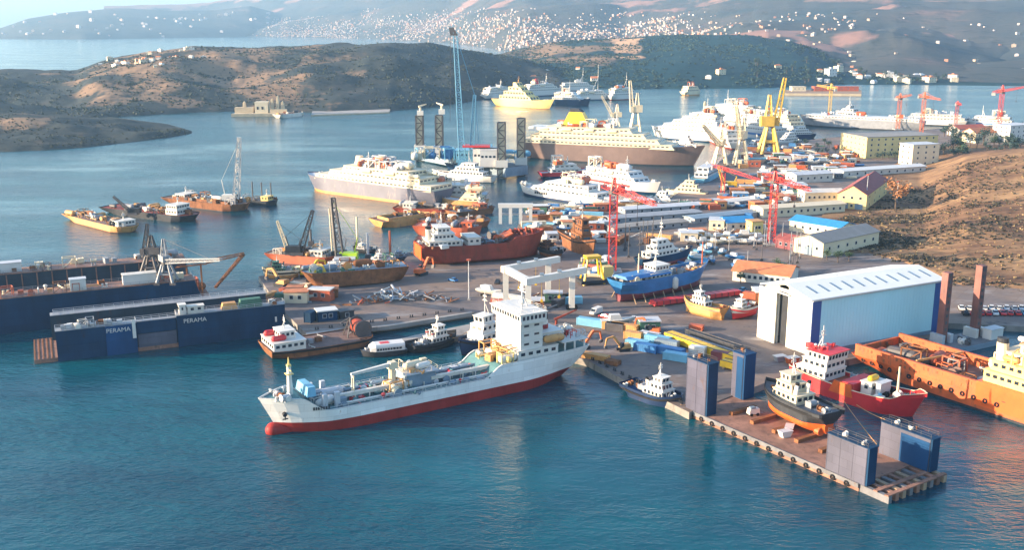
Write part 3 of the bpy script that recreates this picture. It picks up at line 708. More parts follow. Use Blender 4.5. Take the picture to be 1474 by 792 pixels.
YARD = [(372, 398), (400, 440), (440, 480), (560, 468), (680, 449), (703, 455), (716, 474), (740, 500), (800, 508), (846, 519), (905, 551), (992, 594), (1110, 548), (1150, 531), (1215, 519), (1346, 492), (1362, 465), (1474, 470), (1900, 486),
        (1900, 150), (1600, 168), (1474, 176), (1380, 184), (1300, 188), (1230, 194), (1150, 203), (1100, 208), (1062, 214), (1036, 232), (1026, 246), (1000, 262), (960, 288), (870, 300), (800, 303), (752, 310), (742, 333), (700, 342), (640, 352), (592, 362), (574, 384), (500, 378), (440, 384)]
slab('yard_ground', YARD, 'yard')
slab('pier', [(528, 500), (533, 505), (600, 494), (704, 477), (716, 474), (704, 461), (600, 482)], 'pier', 1.7)
slab('pier_kerb', [(441, 481.5), (560, 469.3), (680, 450), (679, 448.6), (559, 467.2), (440, 479)], 'pier', 2.3, 1.0, 'pier')
# ================================================================== the white carrier in the foreground
def text_mesh(body, size, m, name='lettering'):
    cu = bpy.data.curves.new(name, 'FONT'); cu.body = body; cu.size = size; cu.align_x = 'CENTER'; cu.align_y = 'CENTER'; cu.extrude = .02
    o = bpy.data.objects.new(name, cu); me = bpy.data.meshes.new_from_object(o); bpy.data.objects.remove(o)
    me.materials.clear(); me.materials.append(M[m]); return me
def text_child(body, size, m, parent, loc, xdir, sx=1.0):
    me = text_mesh(body, size, m); o = bpy.data.objects.new('lettering', me); col.objects.link(o); o.parent = parent; o.location = loc
    o.rotation_euler = (R(90), 0, math.atan2(xdir[1], xdir[0])); o.scale = (sx, 1, 1); return o
def carrier():
    B = 15.5
    root, L = vessel('cargo_ship', 'large white cement carrier with a red waterline band underway in the foreground', 'cargo ship', (830, 531), (375, 627))
    H = hull(root, L, B, 5.6, dr=5, colr='hullwhite', boot='boot', deck='tealdeck', fs=.5, as_=.5, rake=5.5, boot_z=2.8, bul=.25, fb=.2, sb=.8, fc=(.125, 3.6, .07), poop=(.345, 3.1, .06), bulb=True, n=60, over=9, cap='cleanwhite')
    z = H['z']; X = lambda f: (f - .5) * L      # f = 0 stern, 1 bow
    # bridge tower
    xb, xf = X(.172), X(.248); z0 = z(X(.2)) - .1
    tier(root, xb - 5, xf + 1.0, B * .90, z0, 2.8, 'white', win=2.2, roof=.15, sides='s')
    for i in range(3):
        tier(root, xb, xf, B * .84, z0 + 2.8 + 2.6 * i, 2.6, 'white', win=2.6, wh=.6, roof=.12, sides='s')
    zb = z0 + 2.8 + 2.6 * 3
    tier(root, xb - .5, xf + .6, B * 1.0, zb, 2.7, 'white', slope=-.3, win=1.3, wh=1.1, roof=.3)
    zt = zb + 2.9
    rails(root, xb - .5, xf + .6, B * .96, zt, 1.0)
    mast(root, X(.20), zt, 8, 'white', arms=3, r=.3, w=4)
    MB().tube((X(.22), 3, zt), (X(.22), 3, zt + 1.6), .2, n=8).capsule((X(.22), 3, zt + 2.2), (X(.22), 3, zt + 2.4), .8).build('radar_dome', 'cleanwhite', root)
    funnel(root, X(.135), z0 + 2.8, 7.5, 4.2, 4.0, 'white', 'charcoal', 0, 'boot')
    tier(root, X(.09), X(.165), B * .6, z0 + 2.8, 3.2, 'white', win=2)
    for s in (-1, 1): lifeboat(root, X(.13), s * B * .40, z0 + 4.6, 6.5, 'ochre')
    # open stern with mooring gear
    g = MB()
    for s in (-1, 1):
        for f in (.02, .055, .09): g.box(X(f) - .25, s * B * .40 - .15, z0, X(f) + .25, s * B * .40 + .15, z0 + 2.6)
    g.box(X(.005), -B * .41, z0 + 2.6, X(.10), B * .41, z0 + 2.85); g.build('stern_deckhouse', 'white', root)
    gear(root, X(.01), X(.09), -B * .3, B * .3, z0 + 2.85, 10, ('white', 'rustred', 'red', 'lightgrey'), ('winch', 'vent', 'reel', 'locker', 'frame'))
    deck_crane(root, X(.05), -B * .25, z0 + 2.85, 3.5, 6, R(150), .5, 'rustred', .6)
    rails(root, X(.006), X(.10), B * .8, z0 + 2.86, 1.0)
    # machinery in front of the bridge
    zm = z(X(.29)); gear(root, X(.262), X(.325), -B * .38, B * .38, zm, 18, ('paleyellow', 'ochre', 'white', 'paleyellow'), ('tank', 'frame', 'winch', 'pipe', 'locker'), (1.0, 1.6))
    # long conveyor line down the deck
    zd = z(X(.5))
    g = MB()
    g.box(X(.33), 2.4, zd + 1.6, X(.52), 3.6, zd + 2.5); g.box(X(.58), 2.4, zd + 1.6, X(.80), 3.6, zd + 2.5)
    for i in range(12):
        x = lerp(X(.34), X(.79), i / 11)
        for y in (2.3, 3.7): g.bar((x, y, zd - .05), (x, y, zd + 1.6), .25)
    g.build('conveyor', 'dirtywhite', root)
    g = MB(); g.tube((X(.30), -2.5, zd + 1.2), (X(.80), -2.5, zd + 1.2), .45, n=8)
    for i in range(11): g.box(lerp(X(.31), X(.79), i / 10) - .15, -3, zd - .05, lerp(X(.31), X(.79), i / 10) + .15, -2, zd + 1)
    g.build('pipe_run', 'bluegrey', root)
    g = MB(); g.tube((X(.32), 5.6, zd + .9), (X(.80), 5.6, zd + .9), .3, n=8); 
    for i in range(9): g.box(lerp(X(.33), X(.79), i / 8) - .12, 5.3, zd - .05, lerp(X(.33), X(.79), i / 8) + .12, 5.9, zd + .7)
    g.build('pipe_run', 'white', root)
    # central dust house
    cx = X(.55)
    MB().hexa([(cx - 4.5, -3.4, zd - .05), (cx + 4.5, -3.4, zd - .05), (cx + 4.5, 3.4, zd - .05), (cx - 4.5, 3.4, zd - .05), (cx - 4.2, -3.2, zd + 4), (cx + 4.2, -3.2, zd + 4), (cx + 4.2, 3.2, zd + 4), (cx - 4.2, 3.2, zd + 4)]).build('dust_house', 'bluegrey', root)
    g = MB(); g.box(cx - 4.8, -3.8, zd + 4, cx + 4.8, 3.8, zd + 4.3)
    g.build('platform', 'lightgrey', root); rails(root, cx - 4.7, cx + 4.7, 7.4, zd + 4.3, 1.1, 'cream', 1.6)
    gear(root, cx - 4, cx + 4, -3, 3, zd + 4.3, 12, ('cream', 'paleyellow', 'white', 'ochre'), ('vent', 'tank', 'locker', 'pipe', 'frame'), (.7, 1.2))
    # hose crane
    xc = X(.63)
    o = MB().tube((xc, 1.5, zd), (xc, 1.5, zd + 6.2), 1.0, .85, 12).build('crane_post', 'cream', root)
    MB().hexa([(xc - 1.4, .4, zd + 6.2), (xc + 1.2, .4, zd + 6.2), (xc + 1.2, 2.6, zd + 6.2), (xc - 1.4, 2.6, zd + 6.2), (xc - 1.0, .6, zd + 8), (xc + .7, .6, zd + 8), (xc + .7, 2.4, zd + 8), (xc - 1, 2.4, zd + 8)]).build('crane_cab', 'cream', o)
    g = MB(); g.bar((xc, 1.5, zd + 7.3), (X(.755), 2.6, zd + 7.0), 1.0, 1.0, .6); g.build('crane_arm', 'white', o)
    g = MB();
    for y in (2.0, 3.2): g.bar((X(.75), y, zd), (X(.75), y, zd + 6.4), .3)
    g.bar((X(.75), 2.0, zd + 6.3), (X(.75), 3.2, zd + 6.3), .4); g.build('boom_rest', 'cream', root)
    gear(root, xc - 3, xc + 2, -1, 3.5, zd, 8, ('ochre', 'cream', 'white'), ('tank', 'frame', 'winch'), (1.0, 1.5))
    # hatches, vents, piles of gear on the green deck
    for f in (.36, .42, .47, .64, .70, .76):
        for y in (-4.6, .2): mesh_child('hatch', proto('hatch', 'bluegrey'), root, (X(f), y, zd - .01), 0, (1.7, 1.3, 1.1))
    gear(root, X(.31), X(.80), -B * .42, B * .42, zd, 96, ('tealdeck', 'bluegrey', 'white', 'bluegrey', 'lightgrey', 'tealdeck', 'red', 'tealdeck'), s=(.6, 1.2))
    for f in (.80, .835):
        for y in (-5.5, 4.3): MB().box(X(f), y, zd - .05, X(f) + 1.2, y + 1.2, zd + 4).build('vent_trunk', 'lightgrey', root)
    gear(root, X(.79), X(.85), -5, 5, zd, 12, ('cream', 'white', 'bluegrey', 'lightgrey'), ('tank', 'vent', 'frame', 'locker'), (.9, 1.5))
    # forecastle
    zf = z(X(.93))
    gear(root, X(.905), X(.965), -B * .27, B * .27, z(X(.9)) + .05, 9, ('rust', 'white', 'bluegrey', 'lightgrey'), ('winch', 'bollard', 'winch', 'vent', 'hatch'), (.8, 1.3))
    o = MB().tube((X(.915), 0, zf - .3), (X(.915), 0, zf + 7.6), .8, .5, 12).build('foremast', 'white', root)
    g = MB(); g.tube((X(.915), 0, zf + 7.6), (X(.915), 0, zf + 9.6), .28, .1, 8); g.box(X(.915) - .9, -.9, zf + 5.2, X(.915) + .9, .9, zf + 5.4); g.box(X(.915) - .5, -.5, zf + 7.2, X(.915) + .5, .5, zf + 7.7); g.bar((X(.915), -1.6, zf + 6.4), (X(.915), 1.6, zf + 6.4), .2)
    g.build('mast_head', 'paleyellow', o)
    MB().hexa([(X(.86), -4, zf - .4), (X(.885), -4, zf - .4), (X(.885), 4, zf - .4), (X(.86), 4, zf - .4), (X(.86), -3.6, zf + 2), (X(.88), -3.6, zf + 2), (X(.88), 3.6, zf + 2), (X(.86), 3.6, zf + 2)]).build('breakwater', 'skyblue', root)
    rails(root, X(.30), X(.85), B * .93, zd, 1.1, 'lightgrey', 3.0, r=.09)
    # anchor, hawse pipe and the dark name on the bow
    for s in (-1, 1):
        xa = X(.945); ya = s * H['half'](.945, 5.2)
        g = MB(); g.tube((xa, ya - s * .5, 5.6), (xa, ya + s * .25, 5.4), .55, n=10); g.box(xa - .12, ya + s * .0, 4.2, xa + .12, ya + s * .35, 5.4); g.bar((xa - .7, ya + s * .2, 4.4), (xa + .7, ya + s * .2, 4.4), .25); g.build('anchor', 'charcoal', root)
    f0, f1 = .845, .875; zt_ = 6.7
    for s in (-1, 1):
        y0, y1 = H['half'](f0, zt_) + .10, H['half'](f1, zt_) + .10
        a, b = (X(f0), s * y0), (X(f1), s * y1)
        d = (b[0] - a[0], b[1] - a[1]) if s > 0 else (b[0] - a[0], b[1] - a[1])
        if s > 0: d = (-d[0], -d[1])
        g = MB(); dl = math.hypot(*d); ux, uy = d[0] / dl, d[1] / dl; mx, my = (a[0] + b[0]) / 2, (a[1] + b[1]) / 2; p = -dl * .5 - .6
        for wd in (.5, .35, .45, .5, .38, .5, .42): 
            g.cbox(mx + ux * (p + wd / 2), my + uy * (p + wd / 2), zt_ - .35, wd, .12, .75, math.atan2(uy, ux)); p += wd + .18
        g.build('name_lettering', 'charcoal', root)
carrier()
# ================================================================== tugs and small craft in front
tug('dark blue tug with white wheelhouse beside the grey dock tower at the quay', (903, 561), (982, 590), hullc='navy', boot='navy', deck='dockblue', B=8.2, fun='white', mh=5)
tug('small black tug with white wheelhouse moored astern of the white covered launch', (588, 508), (657, 491), hullc='charcoal', boot='black', deck='charcoal', B=7.5, fun='white', band='red', mh=5)
r, H = tug('big white tug with two tall tan funnels and navy hull behind the white carrier', (752, 482), (660, 514), hullc='navy', boot='black', B=10.5, housec='white', fun='cream', mh=7, scale_h=1.0, gears=10)
def launch():
    root, L = vessel('covered_launch', 'white covered passenger launch with a dark hull moored by the brown barge', 'launch', (585, 507), (519, 514))
    B = 5.6; H = hull(root, L, B, 1.7, dr=1, colr='charcoal', boot='black', deck='lightgrey', fs=.7, as_=0, fb=.35, sb=.9, bul=.3, boot_z=.2, n=14)
    b = MB(); xs = (-L * .44, L * .30); rs = []
    for x, k in ((xs[0], .9), (xs[0] + .4, 1), (xs[1] - 1.5, 1), (xs[1], .75)):
        rs.append([(x, B * .46 * k * c, 1.5 + h * (1 if k > .8 else .7)) for c, h in ((-1, 0), (-1, 1.7), (-.8, 2.3), (.8, 2.3), (1, 1.7), (1, 0))])
    b.rings(rs, True).build('canopy', 'cleanwhite', root)
    g = MB(); p = -L * .36
    for k in range(11):
        wd = rng.uniform(.5, .9); g.box(p, B * .46 - .02, 2.1, p + wd, B * .46 + .06, 2.75); p += wd + .2
        if p > L * .17: break
    g.build('lettering', 'charcoal', root)
    g = MB(); g.box(-L * .12, -B * .2, 3.8, L * .08, B * .2, 3.88); g.build('roof_marking', 'red', root)
    gear(root, L * .32, L * .4, -.8, .8, H['z'], 2, ('grey',), ('winch', 'bollard'), (.5, .7))
launch()
def red_white_barge():
    root, L = vessel('deck_barge', 'brown decked barge with white wheelhouse at its outer end beside the pier', 'barge', (382, 514), (536, 489))
    B = 15; H = hull(root, L, B, 2.6, dr=2, colr='rust', boot='charcoal', deck='browndeck', fs=.3, as_=.8, fb=.14, sb=.95, bul=.3, boot_z=.5, n=14, fender='rubber')
    x = -L * .36; z = H['z'](x)
    tier(root, x - 4, x + 6, B * .82, z - .1, 2.8, 'white', win=1.8); tier(root, x - 1, x + 4, B * .4, z + 2.7, 2.6, 'white', win=1.4, slope=.3)
    MB().capsule((x - 3, 3.5, z + 3.6), (x + .5, 3.5, z + 3.6), 1.0, 10).build('life_raft', 'red', root); MB().capsule((x - 3, -3.4, z + 3.6), (x, -3.4, z + 3.6), .9, 10).build('life_raft', 'red', root)
    mast(root, x + 1.5, z + 5.3, 4.5)
    gear(root, -L * .2, L * .4, -B * .4, B * .4, H['z'], 9, ('rust', 'grey', 'white'), ('bollard', 'pipe', 'winch', 'crate'), (.6, 1))
    z = H['z'](L * .35)
    o = MB().tube((L * .38, -3, z + 2.4), (L * .38, 3, z + 2.4), 2.3, n=18).build('cable_drum', 'rustred', root)
    g = MB()
    for y in (-3.2, 3.0): g.tube((L * .38, y, z + 2.4), (L * .38, y + .2, z + 2.4), 2.9, n=18)
    g.build('drum_flange', 'darksteel', o)
    g = MB()
    for y in (-2, 2): g.bar((L * .24, y, z - .05), (L * .29, y * .2, z + 6), .4)
    g.bar((L * .33, 0, z), (L * .29, 0, z + 6), .35); g.bar((L * .29, 0, z + 6), (L * .20, 0, z + 4.5), .35); g.build('a_frame', 'darksteel', root)
red_white_barge()
# ================================================================== floating docks
def frame_from(pa, pb, z=0):
    a, b = P(*pa, z), P(*pb, z); u = (b - a); u.z = 0; Ln = u.length; u.normalize(); v = Vector((-u.y, u.x, 0))
    return a, u, v, Ln
def right_dock():
    zd = 1.8
    a, u, v, Ln = frame_from((985, 587), (1270, 712), zd)
    def loc(x, y, z=zd): d = P(x, y, z) - a; return d.dot(u), d.dot(v)
    W = loc(1372, 686)[1]
    root = thing('floating_dock', 'low rust decked floating dock with four grey and navy wing towers', 'floating dock', (a.x, a.y, 0), math.atan2(u.y, u.x))
    Le = loc(1258, 708)[0] * .93
    g = MB(); g.box(0, 0, -2, Le, W, zd); g.build('pontoon', 'dockbrown', root)
    g = MB(); g.box(0, -.3, .9, Le, 0, zd + .12); g.build('rubbing_strake', 'greydeck', root)
    for i in range(14): mesh_child('tyre_fender', tyre_mesh(), root, (lerp(3, Le - 3, i / 13), -.45, .9))
    # open beams at the seaward end
    k = Ln + 1.5
    for i in range(9):
        y = lerp(.8, W - .8, i / 8); MB().box(Le, y - .55, -1, k, y + .55, zd - .2).build('end_beam', ('greydeck', 'dockbrown', 'tandeck')[i % 3], root)
    for x in (Le + .55 * (k - Le), k - .6): MB().box(x - .5, .15, zd - .2, x + .5, W - .15, zd + .1).build('cross_beam', 'dockbrown', root)
    # wing towers: u from..to, side, height
    def tower(u0, u1, near, h, th, m1, m2):
        y0, y1 = (0.05, th) if near else (W - th, W - .05)
        o = MB().box(u0, y0, zd - .02, u1, y1, zd + h).build('wing_tower', m1, root)
        MB().box(u1, y0 + .1, zd + .1, u1 + .5, y1 - .1, zd + h - .1).build('shaded_end_plate', m2, o)  # navy against the grey sides paints the tower end as shaded
        g = MB()
        n = int((u1 - u0) / 3.2)
        yy = y0 if near else y1
        for i in range(n + 1):
            x = lerp(u0 + .15, u1 - .15, i / n); s = -1 if near else 1
            g.box(x - .05, yy + s * .003, zd + .2, x + .05, yy + s * .05, zd + h - .2)
        g.build('stiffener_rib', m1, o)
        yi = y1 if near else y0
        if not near: MB().box(u0 + (u1 - u0) * .42, yi - .09, zd + .15, u1 - .1, yi - .004, zd + h - .8).build('inner_plate', 'dockblue', o)
        else: MB().box(u0 + .2, yi + .004, zd + .15, u1 - .2, yi + .09, zd + h - .8).build('inner_plate', 'dockblue', o)
        MB().box(u0 - .12, y0 - .12, zd + h, u1 + .6, y1 + .12, zd + h + .18).build('walkway', m2, o)
        rails(o, u0, u1, y1 - y0 - .2, zd + h + .18, 1.0, 'darksteel', 2.5, (y0 + y1) / 2)
        gear(o, u0 + 1, u1 - 1, y0 + .8, y1 - .8, zd + h + .18, 3, ('white', 'rust', 'grey'), ('winch', 'bollard', 'locker', 'vent'), (.5, .8))
        return o
    A = lambda x, y: loc(x, y)[0]
    tower(.3, A(1014, 600), True, h_at(P(985, 587, zd), 514), 3.6, 'purplegrey', 'docknavy')
    tower(A(1187, 676), A(1246, 700), True, h_at(P(1187, 676, zd), 624), 3.0, 'dockgrey', 'docknavy')
    p = loc(1277, 652); tower(p[0] - 1, A(1342, 678), False, h_at(P(1277, 652, zd), 607), 3.0, 'dockgrey', 'docknavy')
    tower(max(.3, A(1066, 556)), A(1066, 556) + (A(1014, 600)) * 1.05, False, h_at(P(1070, 556, zd), 494), 4.2, 'purplegrey', 'dockblue')
    g = MB()
    for i in range(5): g.box(Le * .18 + i * Le * .13, W * .30, zd - .01, Le * .18 + i * Le * .13 + 1.2, W * .72, zd + .9)
    g.build('keel_block', 'rust', root)
    return a, u, v, W, zd, loc
def tyre_mesh():
    if ('tyre', 'rubber') not in PROTO: tyres_proto()
    return PROTO['tyre', 'rubber']
def tyres_proto():
    g = MB(); n1, n2 = 10, 6
    rs = [[((.5 + .22 * math.cos(b)) * math.cos(a), .22 * math.sin(b), (.5 + .22 * math.cos(b)) * math.sin(a)) for b in [2 * math.pi * j / n2 for j in range(n2)]] for a in [2 * math.pi * i / n1 for i in range(n1 + 1)]]
    g.rings(rs, True, caps=False); me = bpy.data.meshes.new('tyre'); me.from_pydata(g.v, [], g.f); me.materials.append(M['rubber']); PROTO['tyre', 'rubber'] = me
DOCK = right_dock()
r, H = tug('black tug with bright orange bottom standing dry on the rust decked dock', (1197, 634), (1100, 588), z=1.8, lift=3.9, hullc='charcoal', boot='brightorange', housec='cream', deck='greydeck', B=9.6, fun='white', boot_z=-.2, mh=6, gears=10)
g = MB(); 
for sd in (-1, 1): g.tube((-H['L'] * .42, sd * 1.6, -2.2), (-H['L'] * .36, sd * 1.6, -2.2), 1.1, n=12)
g.build('propeller_nozzle', 'orange', r)
def skip(label, px, m='cleanwhite', z=1.8, s=1.0, rz=.4, name='waste_skip', cat='skip'):
    root = thing(name, label, cat, P(*px, z), rz)
    MB().hexa([(-1.1 * s, -.8 * s, 0), (1.1 * s, -.8 * s, 0), (1.1 * s, .8 * s, 0), (-1.1 * s, .8 * s, 0), (-1.6 * s, -.95 * s, 1.5 * s), (1.6 * s, -.95 * s, 1.5 * s), (1.6 * s, .95 * s, 1.5 * s), (-1.6 * s, .95 * s, 1.5 * s)]).build('body', m, root)
    g = MB(); g.box(-1.7 * s, -1.05 * s, 1.5 * s, 1.7 * s, 1.05 * s, 1.62 * s); g.build('rim', 'lightgrey', root); return root
skip('white bin on the dock deck in front of the orange tug bottom, nearer the water', (1130, 629)); skip('white bin on the dock deck touching the orange tug bottom', (1136, 622), rz=1.2)
def machine(label, px, z=2.0, m='bluegrey', rz=.3, s=1.0, m2='white'):
    root = thing('air_compressor', label, 'machine', P(*px, z), rz)
    MB().hexa([(-1.5 * s, -.8 * s, .5 * s), (1.5 * s, -.8 * s, .5 * s), (1.5 * s, .8 * s, .5 * s), (-1.5 * s, .8 * s, .5 * s), (-1.3 * s, -.75 * s, 1.9 * s), (1.4 * s, -.75 * s, 1.9 * s), (1.4 * s, .75 * s, 1.9 * s), (-1.3 * s, .75 * s, 1.9 * s)]).build('body', m2, root)
    for x in (-.9, .9):
        for y in (-.8, .8): MB().tube((x * s, y * s - .12, .4 * s), (x * s, y * s + .12, .4 * s), .4 * s, n=12).build('wheel', 'rubber', root)
    MB().bar((1.5 * s, 0, .6 * s), (2.8 * s, 0, .4 * s), .15).build('tow_bar', m, root); MB().box(-1.0 * s, -.6 * s, 1.9 * s, .4 * s, .6 * s, 2.3 * s).build('cover', m, root); return root
machine('white and dark compressor standing on the dock deck beside the black tug bow', (1084, 598), 1.8)
def left_dock_small():
    zd = 1.2; a, u, v, Ln = frame_from((84, 521), (412, 481), 0)
    def loc(x, y, z=0): d = P(x, y, z) - a; return d.dot(u), d.dot(v)
    root = thing('floating_dock', 'teal navy floating dock with white lettering on its side wall', 'floating dock', (a.x, a.y, 0), math.atan2(u.y, u.x))
    e = loc(60, 488, zd); W = e[1]; hF = h_at(P(60, 488, zd), 453) + zd
    MB().box(-6.5, .4, -2.5, Ln, W, zd).build('pontoon', 'dockbrown', root)
    for i in range(5): MB().box(-6.4 + 1.2 * i, .6, zd, -6.4 + 1.2 * i + .3, W - .2, zd + .15).build('deck_plank', 'rust', root)
    hL = h_at(P(84, 521, 0), 478); hR = h_at(P(412, 481, 0), 438)
    x1, x2 = loc(200, 509)[0], loc(259, 503)[0]
    T = 3.4
    def seg(xa, xb, h, m, name='wing_wall', y0=0.0, y1=T):
        o = MB().box(xa, y0, -1.2, xb, y1, h).build(name, m, root)
        g = MB(); n = max(2, int((xb - xa) / 2.4))
        for i in range(n + 1): x = lerp(xa + .1, xb - .1, i / n); g.box(x - .06, y0 - .07, .2, x + .06, y0 - .003, h - .2)
        g.box(xa, y0 - .1, h * .45, xb, y0 - .004, h * .45 + .12); g.build('stiffener_rib', m, o)
        MB().box(xa - .1, y0 - .15, h, xb + .1, y1 + .15, h + .15).build('walkway', 'grey', o)
        rails(o, xa, xb, y1 - y0 - .1, h + .15, 1.05, 'lightgrey', 2.4, (y0 + y1) / 2, .08); return o
    xm = loc(155, 514)[0]
    w1 = seg(0, xm, hL, 'docknavy'); w1b = seg(xm + .02, x1, hL, 'dockblue', y0=-.25)
    w2 = seg(x2, Ln, hR, 'docknavy')
    hm = lerp(hL, hR, .45) - .4
    o = seg(x1 + .02, x2 - .02, hm, 'dockslate', y0=1.2); MB().box(x1 + .3, .5, .3, x2 - .3, 1.09, hm * .58).build('patch_plate', 'dockgrey', o)
    MB().box(x1 + .2, .55, hm * .6, x2 - .2, 1.09, hm - .1).build('upper_plate', 'docknavy', o)
    MB().box(x1 - 1.2, -.42, hL * .5, x1 - .2, -.26, hL + 1.2).build('side_door', 'white', w1b)
    # far wall
    MB().box(-1.0, W - T, zd - .02, Ln * .97, W, hF).build('wing_wall', 'dockslate', root)
    o = root
    MB().box(-1.0, W - T - .3, hF, Ln * .975, W + .2, hF + .15).build('walkway', 'grey', root); rails(root, 0, Ln * .97, T - .4, hF + .15, 1.05, 'lightgrey', 3, W - T / 2, .09)
    # white lettering on both wall segments
    text_child('PERAMA', 1.9, 'cleanwhite', root, (lerp(xm, x1, .42), -.36, hL - 1.6), (1, 0), 1.0)
    text_child('PERAMA', 1.9, 'cleanwhite', root, (x2 + 5.5, -.16, hR - 2.0), (1, 0), 1.0)
    MB().box(Ln - 3.4, -.2, hR * .45, Ln - 2.8, -.07, hR * .62).build('draught_mark', 'cleanwhite', root)
    gear(root, 2, x1 - 2, .5, T - .4, hL + .15, 18, ('lightgrey', 'white', 'dirtywhite', 'grey', 'rust'), ('bollard', 'winch', 'vent', 'locker', 'frame', 'crate'), (.7, 1.2))
    zz = hR + .15
    tier(root, x2 + 1.0, x2 + 3.0, 2.6, zz, 3.0, 'white', win=.9, y=T / 2); tier(root, x2 + 3.6, x2 + 8.5, 2.4, zz, 2.2, 'dirtywhite', win=1.6, y=T / 2)
    MB().hexa([(x2 + 14, .4, zz), (x2 + 19, .4, zz), (x2 + 19, 3, zz), (x2 + 14, 3, zz), (x2 + 14.5, .6, zz + 2), (x2 + 18.5, .6, zz + 2), (x2 + 18.5, 2.8, zz + 2), (x2 + 14.5, 2.8, zz + 2)]).build('tarpaulin_stack', 'ochre', root)
    MB().hexa([(x2 + 19.6, .3, zz), (x2 + 27, .3, zz), (x2 + 27, 3.1, zz), (x2 + 19.6, 3.1, zz), (x2 + 20, .5, zz + 2.6), (x2 + 26.5, .5, zz + 2.6), (x2 + 26.5, 2.9, zz + 2.6), (x2 + 20, 2.9, zz + 2.6)]).build('green_hut', 'greendeck', root)
    gear(root, x2 + 30, Ln - 3, .5, T - .4, zz, 9, ('lightgrey', 'rust', 'white'), ('bollard', 'winch', 'vent', 'locker'), (.7, 1.1))
    gear(root, x1, x2 + 30, T + 2, W - T - 2, zd, 14, ('rust', 'timber', 'grey'), ('crate', 'frame', 'tank'), (1, 1.8))
left_dock_small()
def left_dock_big():
    a, u, v, Ln = frame_from((-190, 503), (302, 448), 0)
    def loc(x, y, z=0): d = P(x, y, z) - a; return d.dot(u), d.dot(v)
    root = thing('floating_dock', 'long deep navy floating dock with worn brown top decks behind the lettered dock', 'floating dock', (a.x, a.y, 0), math.atan2(u.y, u.x))
    x0 = loc(0, 484)[0]; h = h_at(P(0, 484, 0), 434); T = 9.0; W = 46.0; xr = loc(284, 451)[0]
    MB().box(0, .3, -3, Ln + 3, W, 1.5).build('pontoon', 'dockbrown', root)
    MB().hexa([(0, 0, -2), (Ln, 0, -2), (Ln, T, -2), (0, T, -2), (0, 0, h), (xr, 0, h), (xr, T, h), (0, T, h)]).build('wing_wall', 'docknavy', root)
    MB().box(0, -.15, h, xr + .3, T + .2, h + .2).build('walkway', 'dockbrown', root)
    rails(root, 0, xr, T - .2, h + .2, 1.1, 'grey', 3, T / 2, .09)
    hf = h_at(P(0, 484, 0) + v * W, 396)
    MB().hexa([(0, W - T, -2), (Ln, W - T, -2), (Ln, W, -2), (0, W, -2), (0, W - T, h), (xr + 2, W - T, h), (xr + 2, W, h), (0, W, h)]).build('wing_wall', 'dockslate', root)
    MB().box(0, W - T - .2, h, xr + 2.3, W + .2, h + .2).build('walkway', 'dockbrown', root)
    rails(root, 0, xr, T - .2, h + .2, 1.1, 'grey', 3, W - T / 2, .09)
    g = MB()
    for i in range(int(xr / 5)): g.box(i * 5, W - T - .3, 1.5, i * 5 + .4, W - T - .003, h - .3)
    g.build('stiffener_rib', 'dockbrown', root)
    X = lambda x, y: loc(x, y, h)[0]
    MB().box(X(102, 422), .8, h + .2, X(125, 419), 4.0, h + 4.0).build('white_cabin', 'cleanwhite', root); MB().box(X(102, 422) - .2, .6, h + 4, X(125, 419) + .2, 4.2, h + 4.2).build('cabin_roof', 'lightgrey', root)
    MB().box(X(178, 413), 1.6, h + .2, X(226, 408), 5.2, h + 3.6).build('white_shed', 'cleanwhite', root); MB().box(X(178, 413) - .2, 1.4, h + 3.6, X(226, 408) + .2, 5.4, h + 3.8).build('shed_roof', 'dirtywhite', root)
    MB().box(X(-20, 432) - 8, W - 6, h + .2, X(33, 428), W - 2, h + 3.4).build('white_shed', 'cleanwhite', root); MB().box(X(-20, 432) - 8.2, W - 6.2, h + 3.4, X(33, 428) + .2, W - 1.8, h + 3.6).build('shed_roof', 'lightgrey', root)
    gear(root, x0, xr - 3, 1, T - 1, h + .2, 26, ('rust', 'cream', 'dirtywhite', 'grey', 'ochre', 'redlead'), ('bollard', 'winch', 'vent', 'locker', 'frame', 'crate', 'pipe'), (.8, 1.5))
    gear(root, x0, xr - 3, W - T + 1, W - 1, h + .2, 26, ('rust', 'cream', 'dirtywhite', 'grey', 'darksteel'), ('bollard', 'winch', 'vent', 'locker', 'frame', 'crate', 'tank'), (.8, 1.6))
    gear(root, X(232, 405), Ln, T + 1, W - T - 1, 1.5, 14, ('rust', 'redlead', 'cream', 'grey'), ('frame', 'crate', 'tank', 'reel'), (1.2, 2.4))
    return a, u, v, h, loc, W
BD = left_dock_big()
hb = BD[3]
portal_crane('worn grey brown dock crane with raised boom, taller of two on the navy dock', (219, 399), 322, (212, 322), 'darksteel', z=hb, w=6.5, legf=.40, boom_w=1.5, t=.5, name='dock_crane')
portal_crane('rust streaked dock crane with long lowered boom on the navy dock', (241, 408), 341, (318, 374), 'grey', z=hb, w=5.5, legf=.42, boom_w=1.4, t=.45, name='dock_crane', mast_f=.95)
def gangway():
    p = P(252, 384, hb + 2); q = P(352, 380, 12); root = thing('lattice_gangway', 'thin rusty lattice gangway on posts reaching out from the navy dock', 'gangway', (p.x, p.y, hb + .2)); d = q - p
    p2 = P(298, 379, hb + 3)
    lattice_boom(root, (0, 0, 2.4), p2 - p + Vector((0, 0, 2.4)), 1.8, 1.6, 'rust', .2, 'span'); e2 = p2 - p + Vector((0, 0, 2.4))
    lattice_boom(root, e2, Vector((d.x, d.y, 4.0)), 1.2, .7, 'rust', .16, 'outer_span')
    for f in (.35, .8):
        m_ = e2 * f; MB().bar((m_.x, m_.y, -hb), (m_.x, m_.y, m_.z), .5).build('post', 'rust', root)
    lattice_boom(root, Vector((d.x, d.y, 4.0)), Vector((d.x - 8, d.y - 12, -6)), .9, .6, 'rust', .2, 'stay')
gangway()
